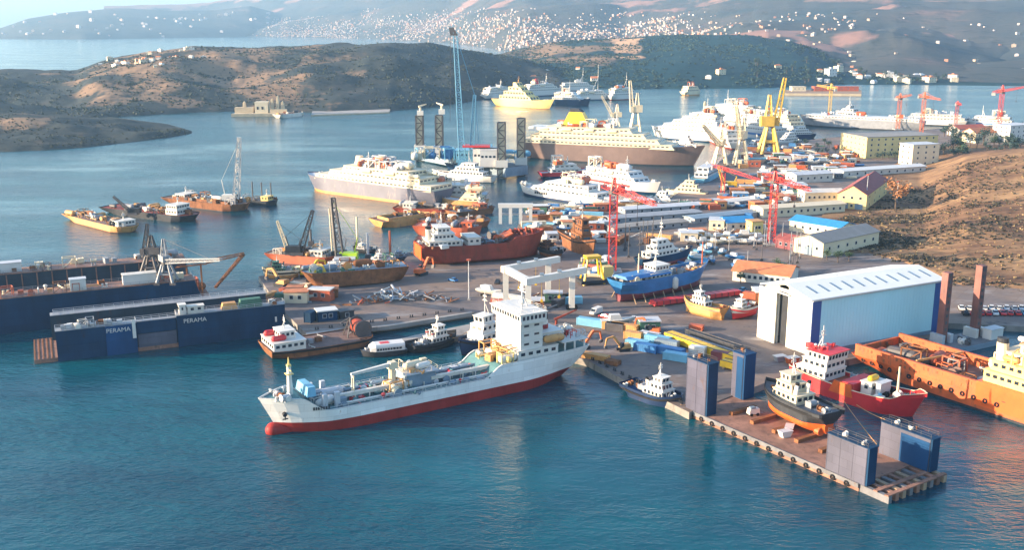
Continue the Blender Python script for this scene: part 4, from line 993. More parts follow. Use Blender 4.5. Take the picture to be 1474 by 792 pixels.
# ================================================================== the big white and blue hall
def hall():
    c0 = P(1165, 513, 2); c2 = P(1349, 479, 2); u = c2 - c0; Ln = u.length; u.normalize(); v = Vector((-u.y, u.x, 0))
    h = h_at(c0, 431)
    cl = P(1092, 410, 2 + h) - Vector((c0.x, c0.y, 2 + h)); W = cl.dot(v)
    root = thing('boat_hall', 'huge pale blue and cream hall with a low white roof on the quay', 'hall', c0, math.atan2(u.y, u.x))
    rh = W * .10
    g = MB()                              # long wall to the water: navy corner strips are parts of their own
    MB().box(3.4, 0, -.2, Ln - 3.0, .5, h).build('long_wall', 'shedblue', root)
    MB().box(0, -.05, -.2, 3.38, .5, h).build('corner_panel', 'shednavy', root); MB().box(Ln - 2.98, -.05, -.2, Ln, .5, h).build('corner_panel', 'shednavy', root)
    MB().box(3.4, -.12, -.2, Ln - 3.0, -.003, h * .07).build('wall_plinth', 'bluegrey', root)
    MB().box(0, W - .5, -.2, Ln, W, h).build('back_wall', 'shedcream', root)
    MB().prism([(0.5, 0), (W - .5, 0), (W - .5, h), (W / 2, h + rh), (.5, h)], 0, 1).build('far_gable', 'shedcream', root)
    o = [c for c in bpy.data.objects if c.name.startswith('far_gable')][-1]; me = o.data
    for vtx in me.vertices: a, b, c = vtx.co; vtx.co = (Ln - .5 + c * .5, a, b)
    def gable(y0, y1, name, m, x=0.0, t=.5):
        zt = lambda y: h + rh * (1 - abs(y - W / 2) / (W / 2))
        pts = [(y0, 0)] + [(y1, 0), (y1, zt(y1))] + ([(W / 2, h + rh)] if y0 < W / 2 < y1 else []) + [(y0, zt(y0))]
        b = MB().prism(pts, 0, 1); b.v = [(x + c * t, a, bb) for a, bb, c in b.v]; return b.build(name, m, root)
    gable(.1, W * .50, 'gable_wall', 'shedcream'); gable(W * .70, W - .1, 'gable_wall', 'shedcream')
    zl = h * .96
    MB().box(.0, W * .50 + .01, zl, .5, W * .70 - .01, h + .3).build('door_lintel', 'lightgrey', root)
    MB().box(.9, W * .5, 0, 1.0, W * .7, zl).build('doorway_shade', 'charcoal', root)  # charcoal sheet paints the shade inside the open door
    MB().box(-1.0, W * .70, 0, -.55, W * 1.08, h * .93).build('sliding_door', 'shedcream', root)
    g = MB(); g.box(-1.05, W * .45, h * .93, -.5, W * 1.08, h * .955); g.build('door_rail', 'lightgrey', root)
    for s in (0, 1):
        y0, y1 = (-1.0, W / 2) if s == 0 else (W / 2, W + 1.0); z0 = h - .1; zr = h + rh + .05
        e = rh * 1.0 / (W / 2)
        za, zb = (z0 - e, zr) if s == 0 else (zr, z0 - e)
        r_ = MB().hexa([(-1.5, y0, za + .05), (Ln + .8, y0, za + .05), (Ln + .8, y1, zb + .05), (-1.5, y1, zb + .05), (-1.5, y0, za + .4), (Ln + .8, y0, za + .4), (Ln + .8, y1, zb + .4), (-1.5, y1, zb + .4)]).build('roof', 'shedroof', root)
        for i in range(11):
            x = Ln * (.06 + .088 * i)
            fa, fb = (.30, .72) if s == 0 else (.28, .7)
            ya, yb = lerp(y0, y1, fa), lerp(y0, y1, fb); qa, qb = lerp(za, zb, fa) + .405, lerp(za, zb, fb) + .405
            MB().hexa([(x, ya, qa), (x + .9, ya, qa), (x + .9, yb, qb), (x, yb, qb), (x, ya, qa + .06), (x + .9, ya, qa + .06), (x + .9, yb, qb + .06), (x, yb, qb + .06)]).build('skylight', 'bluegrey', r_)
    # vertical cladding seams
    g = MB()
    for i in range(1, 36): x = lerp(3.4, Ln - 3, i / 36); g.box(x - .05, -.05, h * .075, x + .05, -.004, h - .2)
    g.build('cladding_rib', 'shedblue', root)
    g = MB(); g.box(-.3, -.5, h - .75, Ln + .3, -.06, h - .45); g.build('gutter', 'lightgrey', root)
    return root
hall()
# ================================================================== red ship, orange supply ship, jack-up barge
def red_ship():
    B = 11.5; root, L = vessel('coastal_ship', 'bright red coaster with white wheelhouse and red roof beside the dock', 'cargo ship', (1150, 546), (1331, 606))
    H = hull(root, L, B, 4.0, dr=3, colr='red', boot='red', deck='redlead', fs=2.3, as_=1.4, fb=.27, sb=.85, bul=1.0, boot_z=.4, n=26, cap='cream', fc=(.14, 1.1, .05), rake=4)
    z = H['z']; X = lambda f: (f - .5) * L
    z0 = z(X(.2)) - .1
    tier(root, X(.06), X(.30), B * .8, z0, 2.7, 'white', win=1.7); tier(root, X(.10), X(.30), B * .72, z0 + 2.7, 2.6, 'white', win=1.7); tier(root, X(.14), X(.31), B * .78, z0 + 5.3, 2.5, 'white', slope=-.3, win=1.3, wh=1.1, roofm='red', roof=.35)
    mast(root, X(.18), z0 + 7.9, 6.5, 'white', w=3); gear(root, X(.15), X(.29), -B * .3, B * .3, z0 + 7.98, 8, ('red', 'white', 'red'), ('vent', 'locker', 'winch'), (.5, .8))
    funnel(root, X(.085), z0 + 2.6, 5.5, 3, 2.4, 'white', 'red')
    # orange panel paints the sunlit midships of the red hull; stores house
    MB().hexa([(X(.36), -B * .51, z(X(.4)) - 1), (X(.55), -B * .51, z(X(.5)) - 1), (X(.55), -B * .46, z(X(.5)) - 1), (X(.36), -B * .46, z(X(.4)) - 1), (X(.40), -B * .51, z(X(.4)) + 2.4), (X(.53), -B * .51, z(X(.5)) + 2.4), (X(.53), -B * .46, z(X(.5)) + 2.4), (X(.40), -B * .46, z(X(.4)) + 2.4)]).build('sunlit_hull_panel', 'brightorange', root)
    MB().box(X(.44), -B * .455, z(X(.45)) - .1, X(.54), B * .45, z(X(.45)) + 2.6).build('winch_house', 'red', root)
    zz = z(X(.6)); tier(root, X(.56), X(.64), B * .5, zz - .05, 3.4, 'white', win=1.6); tier(root, X(.665), X(.70), B * .4, zz - .05, 3.8, 'lightgrey', win=0)
    MB().capsule((X(.60), -1, zz + 4), (X(.60), 1.2, zz + 4), .9).build('buoy', 'yellow', root, sm=True)
    gear(root, X(.32), X(.43), -B * .4, B * .4, z(X(.4)), 8, ('red', 'white', 'grey', 'black'), s=(.7, 1.2)); gear(root, X(.66), X(.80), -B * .36, B * .36, z(X(.7)), 9, ('white', 'grey', 'red', 'skyblue', 'black'), s=(.7, 1.2))
    gear(root, X(.86), X(.93), -B * .15, B * .15, z(X(.9)), 4, ('greendeck', 'white', 'grey'), ('winch', 'bollard'), (.6, .9))
    MB().tube((X(.79), 0, z(X(.79))), (X(.79), 0, z(X(.79)) + 8.5), .4, .25, 8).build('foremast', 'cream', root)
red_ship()
def orange_ship():
    B = 21; root, L = vessel('supply_vessel', 'long orange supply vessel with cream superstructure and tall lattice mast', 'supply ship', (1222, 530), (1610, 660), beam=B, side=1)
    H = hull(root, L, B, 4.8, dr=4, colr='orange', boot='charcoal', deck='browndeck', fs=3.5, as_=0, fb=.22, sb=.97, bul=.2, boot_z=.7, n=26)
    z = H['z']; X = lambda f: (f - .5) * L
    p = P(1402, 566, 4.8); d = p - root.location; ang = root.rotation_euler.z; fx = (d.x * math.cos(ang) + d.y * math.sin(ang)) / L + .5
    e = fx; z0 = z(X(.3))
    for s in (-1, 1):
        o = MB().box(X(.02), s * (B * .5 - .6) - .5, z0 - .05, X(e), s * (B * .5 - .6) + .5, z0 + 3.3).build('cargo_rail', 'orange', root)
        g = MB(); n = 26
        for i in range(n):
            x = lerp(X(.03), X(e) - 1, i / n)
            for k in (0, 1):
              if rng.random() < .6: g.box(x + rng.uniform(.2, 1.2), s * (B * .5 - .6) - .56, z0 + .5 + 1.4 * k, x + (X(e) - X(.03)) / n - .5, s * (B * .5 - .6) + .56, z0 + 1.35 + 1.4 * k)
        g.build('freeing_port_grating', 'rust', o)
    MB().box(X(.015), -B * .44, z0 - .05, X(.025), B * .44, z0 + 2.2).build('stern_rail', 'orange', root)
    gear(root, X(.04), X(e) - 3, -B * .36, B * .36, z0, 36, ('rust', 'darksteel', 'grey', 'orange', 'browndeck', 'redlead'), ('crate', 'pipe', 'tank', 'winch', 'frame', 'hatch', 'reel'), (1.0, 2.0))
    g = MB(); g.bar((X(.27), -B * .42, z0 + 3.2), (X(.30), B * .42, z0 + 3.2), .5); g.build('cross_bar', 'ochre', root)
    # block at the forward end
    MB().hexa([(X(e), -B * .5, z0 - 3), (X(e + .30), -B * .5, z0 - 3), (X(e + .30), B * .5, z0 - 3), (X(e), B * .5, z0 - 3), (X(e), -B * .505, z0 + 3.6), (X(e + .30), -B * .505, z0 + 3.6), (X(e + .30), B * .505, z0 + 3.6), (X(e), B * .505, z0 + 3.6)]).build('forecastle_block', 'brightorange', root)
    zz = z0 + 3.6
    tier(root, X(e) + .8, X(e + .22), B * .86, zz, 3, 'paleyellow', win=1.9); tier(root, X(e) + 2, X(e + .20), B * .78, zz + 3, 2.9, 'paleyellow', win=1.9); tier(root, X(e) + 4, X(e + .19), B * .66, zz + 5.9, 2.8, 'cream', win=1.6); tier(root, X(e) + 9, X(e + .17), B * .7, zz + 8.7, 2.7, 'cream', slope=-.3, win=1.3, wh=1.1)
    xm = X(e) + 8.5; zm = zz + 5.9
    lattice(MB(), (xm, B * .22, zm), (xm, B * .22, zm + 15), 4.6, 2.2, 6, .5).build('lattice_mast', 'cranecream', root)
    g = MB()
    for k in range(4): g.box(xm - 2.0 + k * .2, B * .22 - 2.0 + k * .2, zm + 3 + 3.2 * k, xm + 2.0 - k * .2, B * .22 + 2.0 - k * .2, zm + 3.25 + 3.2 * k)
    g.tube((xm, B * .22, zm + 14.5), (xm, B * .22, zm + 19), .35, .15, 8); g.box(xm - 1.4, B * .22 - .2, zm + 16, xm + 1.4, B * .22 + .2, zm + 16.3); g.build('mast_platform', 'ochre', root)
    for k in range(3): gear(root, X(e) + 1, X(e) + 14, -B * .4, B * .4, zz + (0, 3.18, 6.08)[k] + (3.0 if k == 0 else 2.9), 10, ('cream', 'white', 'paleyellow', 'ochre'), ('tank', 'frame', 'locker', 'vent'), (.8, 1.5))
    funnel(root, X(e + .05), zz + 5.9, 6, 3.4, 3, 'cream', 'charcoal', -B * .3); funnel(root, X(e + .05), zz + 5.9, 6, 3.4, 3, 'cream', 'charcoal', B * .36)
    MB().tube((X(e) + 8, -B * .5 - .05, z0 + 1.2), (X(e) + 8, -B * .5 + .3, z0 + 1.2), 1.3, n=14).build('side_port', 'charcoal', root)
    tyres(root, H, X(.05), X(.6), 14, -1, 3.4)
orange_ship()
def jackup_barge():
    zb = 3; a = P(1354, 488, zb); b = P(1401, 478, zb)
    u = (b - a); Ln = u.length; u.normalize(); v = Vector((-u.y, u.x, 0)); ang = math.atan2(u.y, u.x)
    root = thing('jack_up_barge', 'dark jack up barge with two tall rusty square legs beyond the hall', 'barge', (a.x, a.y, 0), ang)
    MB().hexa([(-4, -7, -1), (Ln + 7, -7, -1), (Ln + 7, 4, -1), (-4, 4, -1), (-4, -7, 1.6), (Ln + 7, -7, 1.6), (Ln + 7, 4, 1.6), (-4, 4, 1.6)]).build('hull', 'bluegrey', root)
    MB().box(-3.6, -6.7, 1.6, Ln + 6.7, 3.7, 1.75).build('deck', 'greydeck', root)
    for (px, yt, nm) in (((1355, 487), 392, 0), ((1403, 478), 382, 1)):
        p = P(*px, zb); d = p - a; x, y = d.dot(u), d.dot(v); ht = h_at(p, yt) + zb
        s = 1.15
        o = MB().box(x - s, y - s, -2, x + s, y + s, ht).build('leg', 'legrust', root)
        g = MB()
        for k in range(int(ht / 2.2)):
            for q in (-1, 1): g.box(x - .35, y + q * s - .12 * (q < 0) + .003 * q, 1.2 + 2.2 * k, x + .35, y + q * s + .12 * (q > 0) + .003 * q, 2.2 + 2.2 * k)
        g.build('jacking_rib', 'darksteel', o)
        g = MB(); 
        for e0, e1 in ((-s - 1.4, -s - .05), (s + .05, s + 1.4)): g.box(x + e0, y - s - 1.2, 1.7, x + e1, y + s + 1.2, 4.6)
        g.build('jack_house', 'white' if nm else 'lightgrey', root)
    MB().box(Ln + .5, -6.2, 1.75, Ln + 6.2, -3, 5.0).build('deck_cabin', 'cleanwhite', root); MB().box(Ln + .3, -6.4, 5.0, Ln + 6.4, -2.8, 5.2).build('cabin_roof', 'lightgrey', root)
    gear(root, 2.5, Ln - 2.5, -5.5, -1, 1.75, 6, ('grey', 'rust', 'white', 'skyblue', 'darksteel'), ('winch', 'crate', 'tank', 'reel', 'frame'), (.9, 1.6))
jackup_barge()
barge('low dark pontoon barge lying between the orange vessel and the hall quay', (1328, 512), (1412, 530), 9, 1.5, hullc='charcoal', deck='greydeck', gears=5, gm=('grey', 'white', 'rust'), sz=(.6, 1))
# ================================================================== travel lift
def travel_lift():
    z = 2; A = P(728, 440, z); Bk = P(789, 427, z); Rr = P(823, 446, z); F = A + Rr - Bk
    h = h_at(A, 392); root = thing('travel_lift', 'white boat hoist of four columns and long beams over the slip', 'boat hoist', A, 0)
    up = Vector((0, 0, h)); w = 2.0
    for p in (A, Bk, Rr, F):
        q = p - A; MB().bar(q + Vector((0, 0, .9)), q + up, w, w).build('column', 'white', root)
        for dx in (-1.2, 1.2): MB().tube(q + Vector((dx, -.5, .9)), q + Vector((dx, .5, .9)), .9, n=12).build('wheel', 'rubber', root)
    e = (Rr - F).normalized(); 
    def beam(p, q, name, m='white', k=2.2): MB().bar(p - A + up, q - A + up, k * .8, k).build(name, m, root)
    zt = Vector((0, 0, 1.2))
    beam(A - e * 1.5 + zt, Bk + e * 5 + zt, 'side_beam'); beam(F - e * 1.5 + zt, Rr + e * 6 + zt, 'side_beam')
    d = (F - A).normalized(); beam(A + d * 1.2 + zt, F - d * 1.2 + zt, 'cross_beam')
    for p, q in ((A, Bk), (F, Rr)):
        for k in (.3, .7):
            c = p.lerp(q, k) - A + up; g = MB(); g.box(c.x - .7, c.y - .7, c.z + 2.35, c.x + .7, c.y + .7, c.z + 3.1); g.build('hoist_winch', 'bluegrey', root)
            g = MB(); g.bar(c, c - Vector((0, 0, h * .5)), .12); g.box(c.x - .4, c.y - .4, c.z - h * .5 - .9, c.x + .4, c.y + .4, c.z - h * .5); g.build('sling_block', 'yellow', root)
travel_lift()
# ================================================================== craft standing dry in the front yard
def dry(fn, *a, **k): return fn(*a, **k)
def blue_trawler():
    B = 10.5; root, L = vessel('fishing_trawler', 'long blue trawler with maroon bottom propped dry on the yard', 'trawler', (884, 436), (1018, 408), 2, lift=4.0)
    H = hull(root, L, B, 3.4, dr=3.8, colr='hullblue', boot='maroon', deck='greydeck', fs=2.0, as_=.8, fb=.3, sb=.8, bul=.9, boot_z=-1.0, n=26, cap='blue', rake=4)
    z = H['z']; X = lambda f: (f - .5) * L
    tier(root, X(.30), X(.52), B * .7, z(0) - .1, 2.6, 'dirtywhite', win=1.7); tier(root, X(.36), X(.50), B * .6, z(0) + 2.5, 2.5, 'white', win=1.4)
    MB().hexa([(X(.05), -B * .4, z(X(.1)) + 1.6), (X(.5), -B * .46, z(X(.1)) + 1.4), (X(.5), B * .46, z(X(.1)) + 1.4), (X(.05), B * .4, z(X(.1)) + 1.6), (X(.06), -B * .25, z(X(.1)) + 2.5), (X(.49), -B * .3, z(X(.1)) + 2.4), (X(.49), B * .3, z(X(.1)) + 2.4), (X(.06), B * .25, z(X(.1)) + 2.5)]).build('blue_tarpaulin', 'blue', root)
    o = MB().capsule((X(.52), -B * .52, -.5), (X(.52), -B * .52, 1.8), 1.2).build('white_fender', 'dirtywhite', root)
    mast(root, X(.42), z(0) + 5, 7, 'white', w=3); MB().tube((X(.24), 0, z(0)), (X(.24), 0, z(0) + 10), .35, .22, 8).build('derrick_post', 'cream', root)
    MB().tube((X(.93), 0, z(X(.9))), (X(.93), 0, z(X(.9)) + 9), .3, .2, 8).build('foremast', 'redlead', root)
    gear(root, X(.06), X(.28), -B * .36, B * .36, z(X(.2)), 10, ('white', 'rust', 'grey', 'cream'), s=(.9, 1.5)); gear(root, X(.58), X(.88), -B * .34, B * .34, z(X(.7)), 14, ('white', 'greendeck', 'grey', 'rust', 'ochre'), s=(.8, 1.4))
    for i in range(8):
        x = X(.1 + .1 * i); MB().cbox(x, 0, -4.6, .9, 1.8, .95).build('keel_block', 'timber', root)
        for s in (-1, 1): MB().bar((x, s * B * .62, -4.0), (x, s * B * .42, -.6), .3).build('prop', 'timber', root)
blue_trawler()
yacht('big white motor yacht with dark hull standing behind the blue trawler', (918, 392), (996, 376), 2, hullc='docknavy', boot='maroon', tiers=3, lift=2.5, mm='white', mh=9)
def red_girder():
    a, b = P(938, 441, 2), P(1064, 424, 2); d = b - a; root = thing('steel_girder', 'long dark red steel box girder lying on the open yard', 'girder', a, math.atan2(d.y, d.x)); L = d.length
    MB().hexa([(0, -2, .5), (L, -2, .5), (L, 2, .5), (0, 2, .5), (.6, -1.8, 2.0), (L - .6, -1.8, 2.0), (L - .6, 1.8, 2.0), (.6, 1.8, 2.0)]).build('box_beam', 'red', root)
    g = MB()
    for i in range(14): g.box(lerp(.8, L - 1, i / 13), -2.1, .55, lerp(.8, L - 1, i / 13) + .25, 2.1, 2.06)
    g.build('web_rib', 'maroon', root)
    for f in (.1, .35, .6, .85): MB().box(L * f - .4, -2.3, -.02, L * f + .4, 2.3, .5).build('bearer', 'timber', root)
red_girder()
r, H = tug('small tan wooden workboat with white wheelhouse on the yard by the red girder', (1043, 462), (984, 447), 2, lift=1.9, hullc='ochre', boot='ochre', B=6, deck='timber', boot_z=-.3, gears=5, mh=4, fenderm='timber', tw=False, name='workboat'); r['category'] = 'workboat'
r, H = tug('red and white workboat standing dry against the hall sliding door', (1086, 452), (1052, 462), 2, lift=1.9, hullc='dirtywhite', boot='red', B=6, deck='rust', boot_z=.6, gears=4, mh=4, fenderm='red', tw=False, name='workboat', fun='red'); r['category'] = 'workboat'
# ================================================================== yard stores and machines
def container(label, px, m, rz, z=2.0, L=12.2, group=None, stack=0, h=2.6, name='shipping_container', w=2.44):
    p = P(*px, z); root = thing(name, label, 'container', (p.x, p.y, z + stack * 2.62), rz, group)
    g2 = MB().box(-L / 2, -w / 2, .12, L / 2, w / 2, h)
    g = MB(); n = int(L / .6)
    for i in range(n): x = -L / 2 + (i + .5) * L / n; g.box(x - .1, -w / 2 - .06, .3, x + .1, -w / 2 - .003, h - .2); g.box(x - .1, w / 2 + .003, .3, x + .1, w / 2 + .06, h - .2)
    g.build('corrugation', m, root)
    for x in (-L / 2, L / 2):
        for y in (-w / 2, w / 2): g2.box(x - .12, y - .1, 0, x + .12, y + .1, h + .04)
    g2.build('body', m, root)
    MB().box(L / 2 + .003, -w / 2 + .15, .25, L / 2 + .06, w / 2 - .15, h - .15).build('door', m, root)
    return root
def roll(z, p, q): a, b = P(*p, z), P(*q, z); d = b - a; return (a + b) / 2, math.atan2(d.y, d.x), d.length
def cabin(label, p, q, w, h, m='white', roofm='lightgrey', z=2.0, pitch=0.0, name='site_cabin', cat='cabin', win='glass', group=None, nwin=0, doors=1, side=0, wm=None, roof2=None):
    """a building between two ground points of its near long wall; w is its depth away from the camera"""
    c, a, L = roll(z, p, q); v = Vector((-math.sin(a), math.cos(a), 0))
    if v.y < 0: v = -v; a += math.pi
    c = c + v * w / 2; root = thing(name, label, cat, (c.x, c.y, z), a, group)
    if pitch:
        r_ = w * pitch; b = MB().prism([(-w / 2, -.2), (w / 2, -.2), (w / 2, h), (0, h + r_), (-w / 2, h)], -L / 2, L / 2); b.v = [(cc, aa, bb) for aa, bb, cc in b.v]; b.build('wall', m, root)
        for s in (-1, 1):
            y0 = s * (w / 2 + .5); z0 = h - .5 * r_ / (w / 2) + .06; zr = h + r_ + .06
            pts = [(-L / 2 - .6, y0, z0), (L / 2 + .6, y0, z0), (L / 2 + .6, 0, zr), (-L / 2 - .6, 0, zr)]
            if s > 0: pts = pts[::-1]
            MB().hexa(pts + [(x, y, zz + .28) for x, y, zz in pts]).build('roof', roofm if s < 0 or not roof2 else roof2, root)
    else:
        MB().box(-L / 2, -w / 2, -.2, L / 2, w / 2, h).build('wall', m, root)
        MB().box(-L / 2 - .3, -w / 2 - .3, h, L / 2 + .3, w / 2 + .3, h + .35).build('roof', roofm, root)
    n = nwin or max(1, int(L / 4)); st = max(1, int(h / 3.4))
    if win:
        for k in range(st):
            zc = h * (k + .55) / st
            for i in range(n):
                x = lerp(-L / 2 + 1.2, L / 2 - 1.2, (i + .5) / n); f = MB().box(x - .7, -w / 2 - .08, zc - .75, x + .7, -w / 2 - .003, zc + .75).build('window', 'lightgrey', root)
                MB().box(x - .58, -w / 2 - .11, zc - .63, x + .58, -w / 2 - .083, zc + .63).build('pane', win, f)
        for i in range(max(1, int(w / 5))):
            y = lerp(-w / 2 + 1, w / 2 - 1, (i + .5) / max(1, int(w / 5)))
            for k in range(st):
                zc = h * (k + .55) / st; f = MB().box(-L / 2 - .08, y - .7, zc - .75, -L / 2 - .003, y + .7, zc + .75).build('window', 'lightgrey', root); MB().box(-L / 2 - .11, y - .58, zc - .63, -L / 2 - .083, y + .58, zc + .63).build('pane', win, f)
    for i in range(doors):
        y = lerp(-w / 2, w / 2, (i + .5) / doors); d = MB().box(-L / 2 - .12, y - min(2, w * .2), 0, -L / 2 - .09 if 0 else -L / 2 - .003, y + min(2, w * .2), min(h * .6, 3.6)).build('door', 'bluegrey', root)
    return root
def stack(label, p, q, w, h, m, n=5, z=2.0, name='steel_stack', cat='steel stack', m2='timber', group=None, kind='plate'):
    c, a, L = roll(z, p, q); root = thing(name, label, cat, (c.x, c.y, z), a, group)
    for f in (-.38, 0, .38): MB().box(L * f - .2, -w / 2, -.02, L * f + .2, w / 2, .28).build('bearer', m2, root)
    if kind == 'pipe':
        r = w / n / 2; k = 0
        for lv in range(max(1, int(h / (2 * r)))):
            for i in range(n - lv): MB().tube((-L / 2 + rng.uniform(-.4, .4), -w / 2 + r * (2 * i + 1 + lv), .28 + r + lv * r * 1.75), (L / 2 + rng.uniform(-.4, .4), -w / 2 + r * (2 * i + 1 + lv), .28 + r + lv * r * 1.75), r * .97, n=10).build('pipe', m, root)
    else:
        for i in range(n):
            zz = .28 + h * i / n; o = rng.uniform(-.04, .04) * w; MB().box(-L / 2 + abs(o), -w / 2 + o, zz + .003, L / 2 + o, w / 2 + o, zz + h / n - .03).build('plate', m, root)
    return root
def scrap(label, px, r, n, mats=('rust', 'darksteel', 'grey', 'dirtywhite'), z=2.0, h=1.6, cat='scrap heap', group=None):
    p = P(*px, z); root = thing('scrap_heap', label, cat, p, 0, group); rx, ry = r
    for i in range(n):
        x, y = rng.gauss(0, .4) * rx, rng.gauss(0, .4) * ry; zz = max(0, h * (1 - abs(x / rx) - abs(y / ry))) * rng.random(); a = rng.uniform(0, 3.14); l = rng.uniform(1.5, 5); d = Vector((math.cos(a), math.sin(a), rng.uniform(-.08, .35))) * l
        q = Vector((x, y, zz + .35)); MB().bar(q, q + d, rng.uniform(.25, .6), rng.uniform(.2, .5)).build('beam', rng.choice(mats), root)
    return root
def excavator(label, px, rz, m='craneorange', z=2.0, s=1.0, name='excavator'):
    root = thing(name, label, 'excavator', P(*px, z), rz)
    for y in (-1, 1): MB().hexa([(-1.9 * s, y * 1.1 * s - .35 * s, 0), (1.9 * s, y * 1.1 * s - .35 * s, 0), (1.9 * s, y * 1.1 * s + .35 * s, 0), (-1.9 * s, y * 1.1 * s + .35 * s, 0), (-2.2 * s, y * 1.1 * s - .35 * s, .9 * s), (2.2 * s, y * 1.1 * s - .35 * s, .9 * s), (2.2 * s, y * 1.1 * s + .35 * s, .9 * s), (-2.2 * s, y * 1.1 * s + .35 * s, .9 * s)]).build('track', 'charcoal', root)
    MB().hexa([(-2.4 * s, -1.3 * s, 1.0 * s), (1.2 * s, -1.3 * s, 1.0 * s), (1.2 * s, 1.3 * s, 1.0 * s), (-2.4 * s, 1.3 * s, 1.0 * s), (-2.3 * s, -1.2 * s, 2.4 * s), (.6 * s, -1.2 * s, 2.2 * s), (.6 * s, 1.2 * s, 2.2 * s), (-2.3 * s, 1.2 * s, 2.4 * s)]).build('body', m, root)
    MB().hexa([(.2 * s, .3 * s, 1.9 * s), (1.6 * s, .3 * s, 1.2 * s), (1.6 * s, 1.3 * s, 1.2 * s), (.2 * s, 1.3 * s, 1.9 * s), (.3 * s, .35 * s, 3.2 * s), (1.2 * s, .35 * s, 3.2 * s), (1.2 * s, 1.25 * s, 3.2 * s), (.3 * s, 1.25 * s, 3.2 * s)]).build('cab', 'glass', root)
    b = MB().bar((1.0 * s, -.3 * s, 1.8 * s), (3.6 * s, -.3 * s, 5.2 * s), .7 * s, .8 * s); b.bar((3.6 * s, -.3 * s, 5.2 * s), (6.0 * s, -.3 * s, 4.8 * s), .65 * s, .7 * s, .45 * s); b.build('boom', m, root)
    MB().bar((6.0 * s, -.3 * s, 4.9 * s), (6.6 * s, -.3 * s, 2.2 * s), .5 * s, .5 * s, .35 * s).build('stick', m, root)
    MB().hexa([(5.8 * s, -.8 * s, 1.2 * s), (7.0 * s, -.8 * s, 1.5 * s), (7.0 * s, .2 * s, 1.5 * s), (5.8 * s, .2 * s, 1.2 * s), (6.2 * s, -.8 * s, 2.3 * s), (6.9 * s, -.8 * s, 2.3 * s), (6.9 * s, .2 * s, 2.3 * s), (6.2 * s, .2 * s, 2.3 * s)]).build('bucket', 'darksteel', root)
    return root
CAR = None
def car(label, pos, rz, m, group, van=False):
    root = thing('parked_van' if van else 'parked_car', label, 'van' if van else 'car', pos, rz, group)
    key = ('car', m, van)
    if key not in PROTO:
        L, w = (5.2, 2.0) if van else (4.3, 1.8)
        if van: pr = [(-2.6, .4), (2.6, .4), (2.6, 1.1), (1.9, 1.25), (1.3, 2.2), (-2.5, 2.25), (-2.6, 2.0)]
        else: pr = [(-2.15, .35), (2.15, .35), (2.15, .75), (1.1, .95), (-2.0, 1.0), (-2.15, .9)]
        b = MB().prism(pr, -w / 2, w / 2); b.v = [(x, zz, y) for x, y, zz in b.v]; o = b.build('body', m)
        mb = o.data; bpy.data.objects.remove(o)
        if van: b = MB().hexa([(1.45, -.85, 1.3), (1.95, -.85, 1.2), (1.95, .85, 1.2), (1.45, .85, 1.3), (1.38, -.85, 2.0), (1.5, -.85, 2.0), (1.5, .85, 2.0), (1.38, .85, 2.0)])
        else: b = MB().hexa([(-1.8, -.8, .96), (1.0, -.8, .96), (1.0, .8, .96), (-1.8, .8, .96), (-1.4, -.65, 1.45), (.3, -.65, 1.45), (.3, .65, 1.45), (-1.4, .65, 1.45)])
        o = b.build('windows', 'glass'); mw = o.data; bpy.data.objects.remove(o)
        b = MB().tube((0, -.11, .33), (0, .11, .33), .33, n=12); o = b.build('wheel', 'rubber'); mh = o.data; bpy.data.objects.remove(o)
        b = MB().box(-1.3, -.62, 1.453, .25, .62, 1.5); o = b.build('roof', m); mr = o.data; bpy.data.objects.remove(o)
        PROTO[key] = (mb, mw, mh, mr)
    mb, mw, mh, mr = PROTO[key]
    mesh_child('body', mb, root); mesh_child('windows', mw, root)
    if not van: mesh_child('roof', mr, root)
    for x in (-1.35, 1.35):
        for y in (-.85, .85): mesh_child('wheel', mh, root, (x, y, 0))
    return root
# blue and white stores, yellow and dark girders beside the quay
B_ = 'blue steel crates on the quay apron'
for i, (px, m, L, lb) in enumerate((((912, 488), 'ochre', 7, 'tan skip shaped container furthest up the row of stores on the quay'), ((918, 500), 'skyblue', 9, 'pale blue container beside the tan one in the quay stores'), ((930, 506), 'blue', 9, 'mid blue container in the middle of the quay stores'),
        ((935, 489), 'lightgrey', 8, 'light grey container behind the pale blue one in the quay stores'), ((947, 494), 'skyblue', 10, 'pale blue container touching the far end of the yellow girder'), ((960, 500), 'bluegrey', 9, 'slate container beside the yellow girder middle'), ((966, 511), 'blue', 10, 'bright blue container near the dock tower'), ((973, 519), 'skyblue', 9, 'pale blue container nearest to the grey dock tower'))):
    container(lb, px, m, R(-32 + rng.uniform(-4, 4)), L=L * .8, w=2.6, h=2.4)
def girder(label, p, q, w, h, m, z=2.0):
    c, a, L = roll(z, p, q); root = thing('crane_girder', label, 'girder', (c.x, c.y, z), a)
    MB().box(-L / 2, -w / 2, .5, L / 2, w / 2, .5 + h).build('box_beam', m, root)
    g = MB()
    for i in range(int(L / 3)): g.box(-L / 2 + 1.5 + i * 3, -w / 2 - .08, .5, -L / 2 + 1.65 + i * 3, w / 2 + .08, .5 + h + .05)
    g.build('web_rib', m, root); g = MB()
    for s in (-1, 1): g.box(-L / 2, s * w * .4 - .1, .5 + h + .003, L / 2, s * w * .4 + .1, .5 + h + .18)
    g.build('crane_rail', 'darksteel', root)
    for f in (-.35, 0, .35): MB().box(L * f - .4, -w * .6, -.02, L * f + .4, w * .6, .5).build('bearer', 'timber', root)
    return root
girder('long bright yellow crane girder lying beside the blue containers', (962, 489), (1066, 527), 3.8, 2.2, 'yellow')
girder('short yellow crane girder piece lying next to the dock tower and maroon crate', (1040, 528), (1078, 538), 3.0, 1.8, 'yellow')
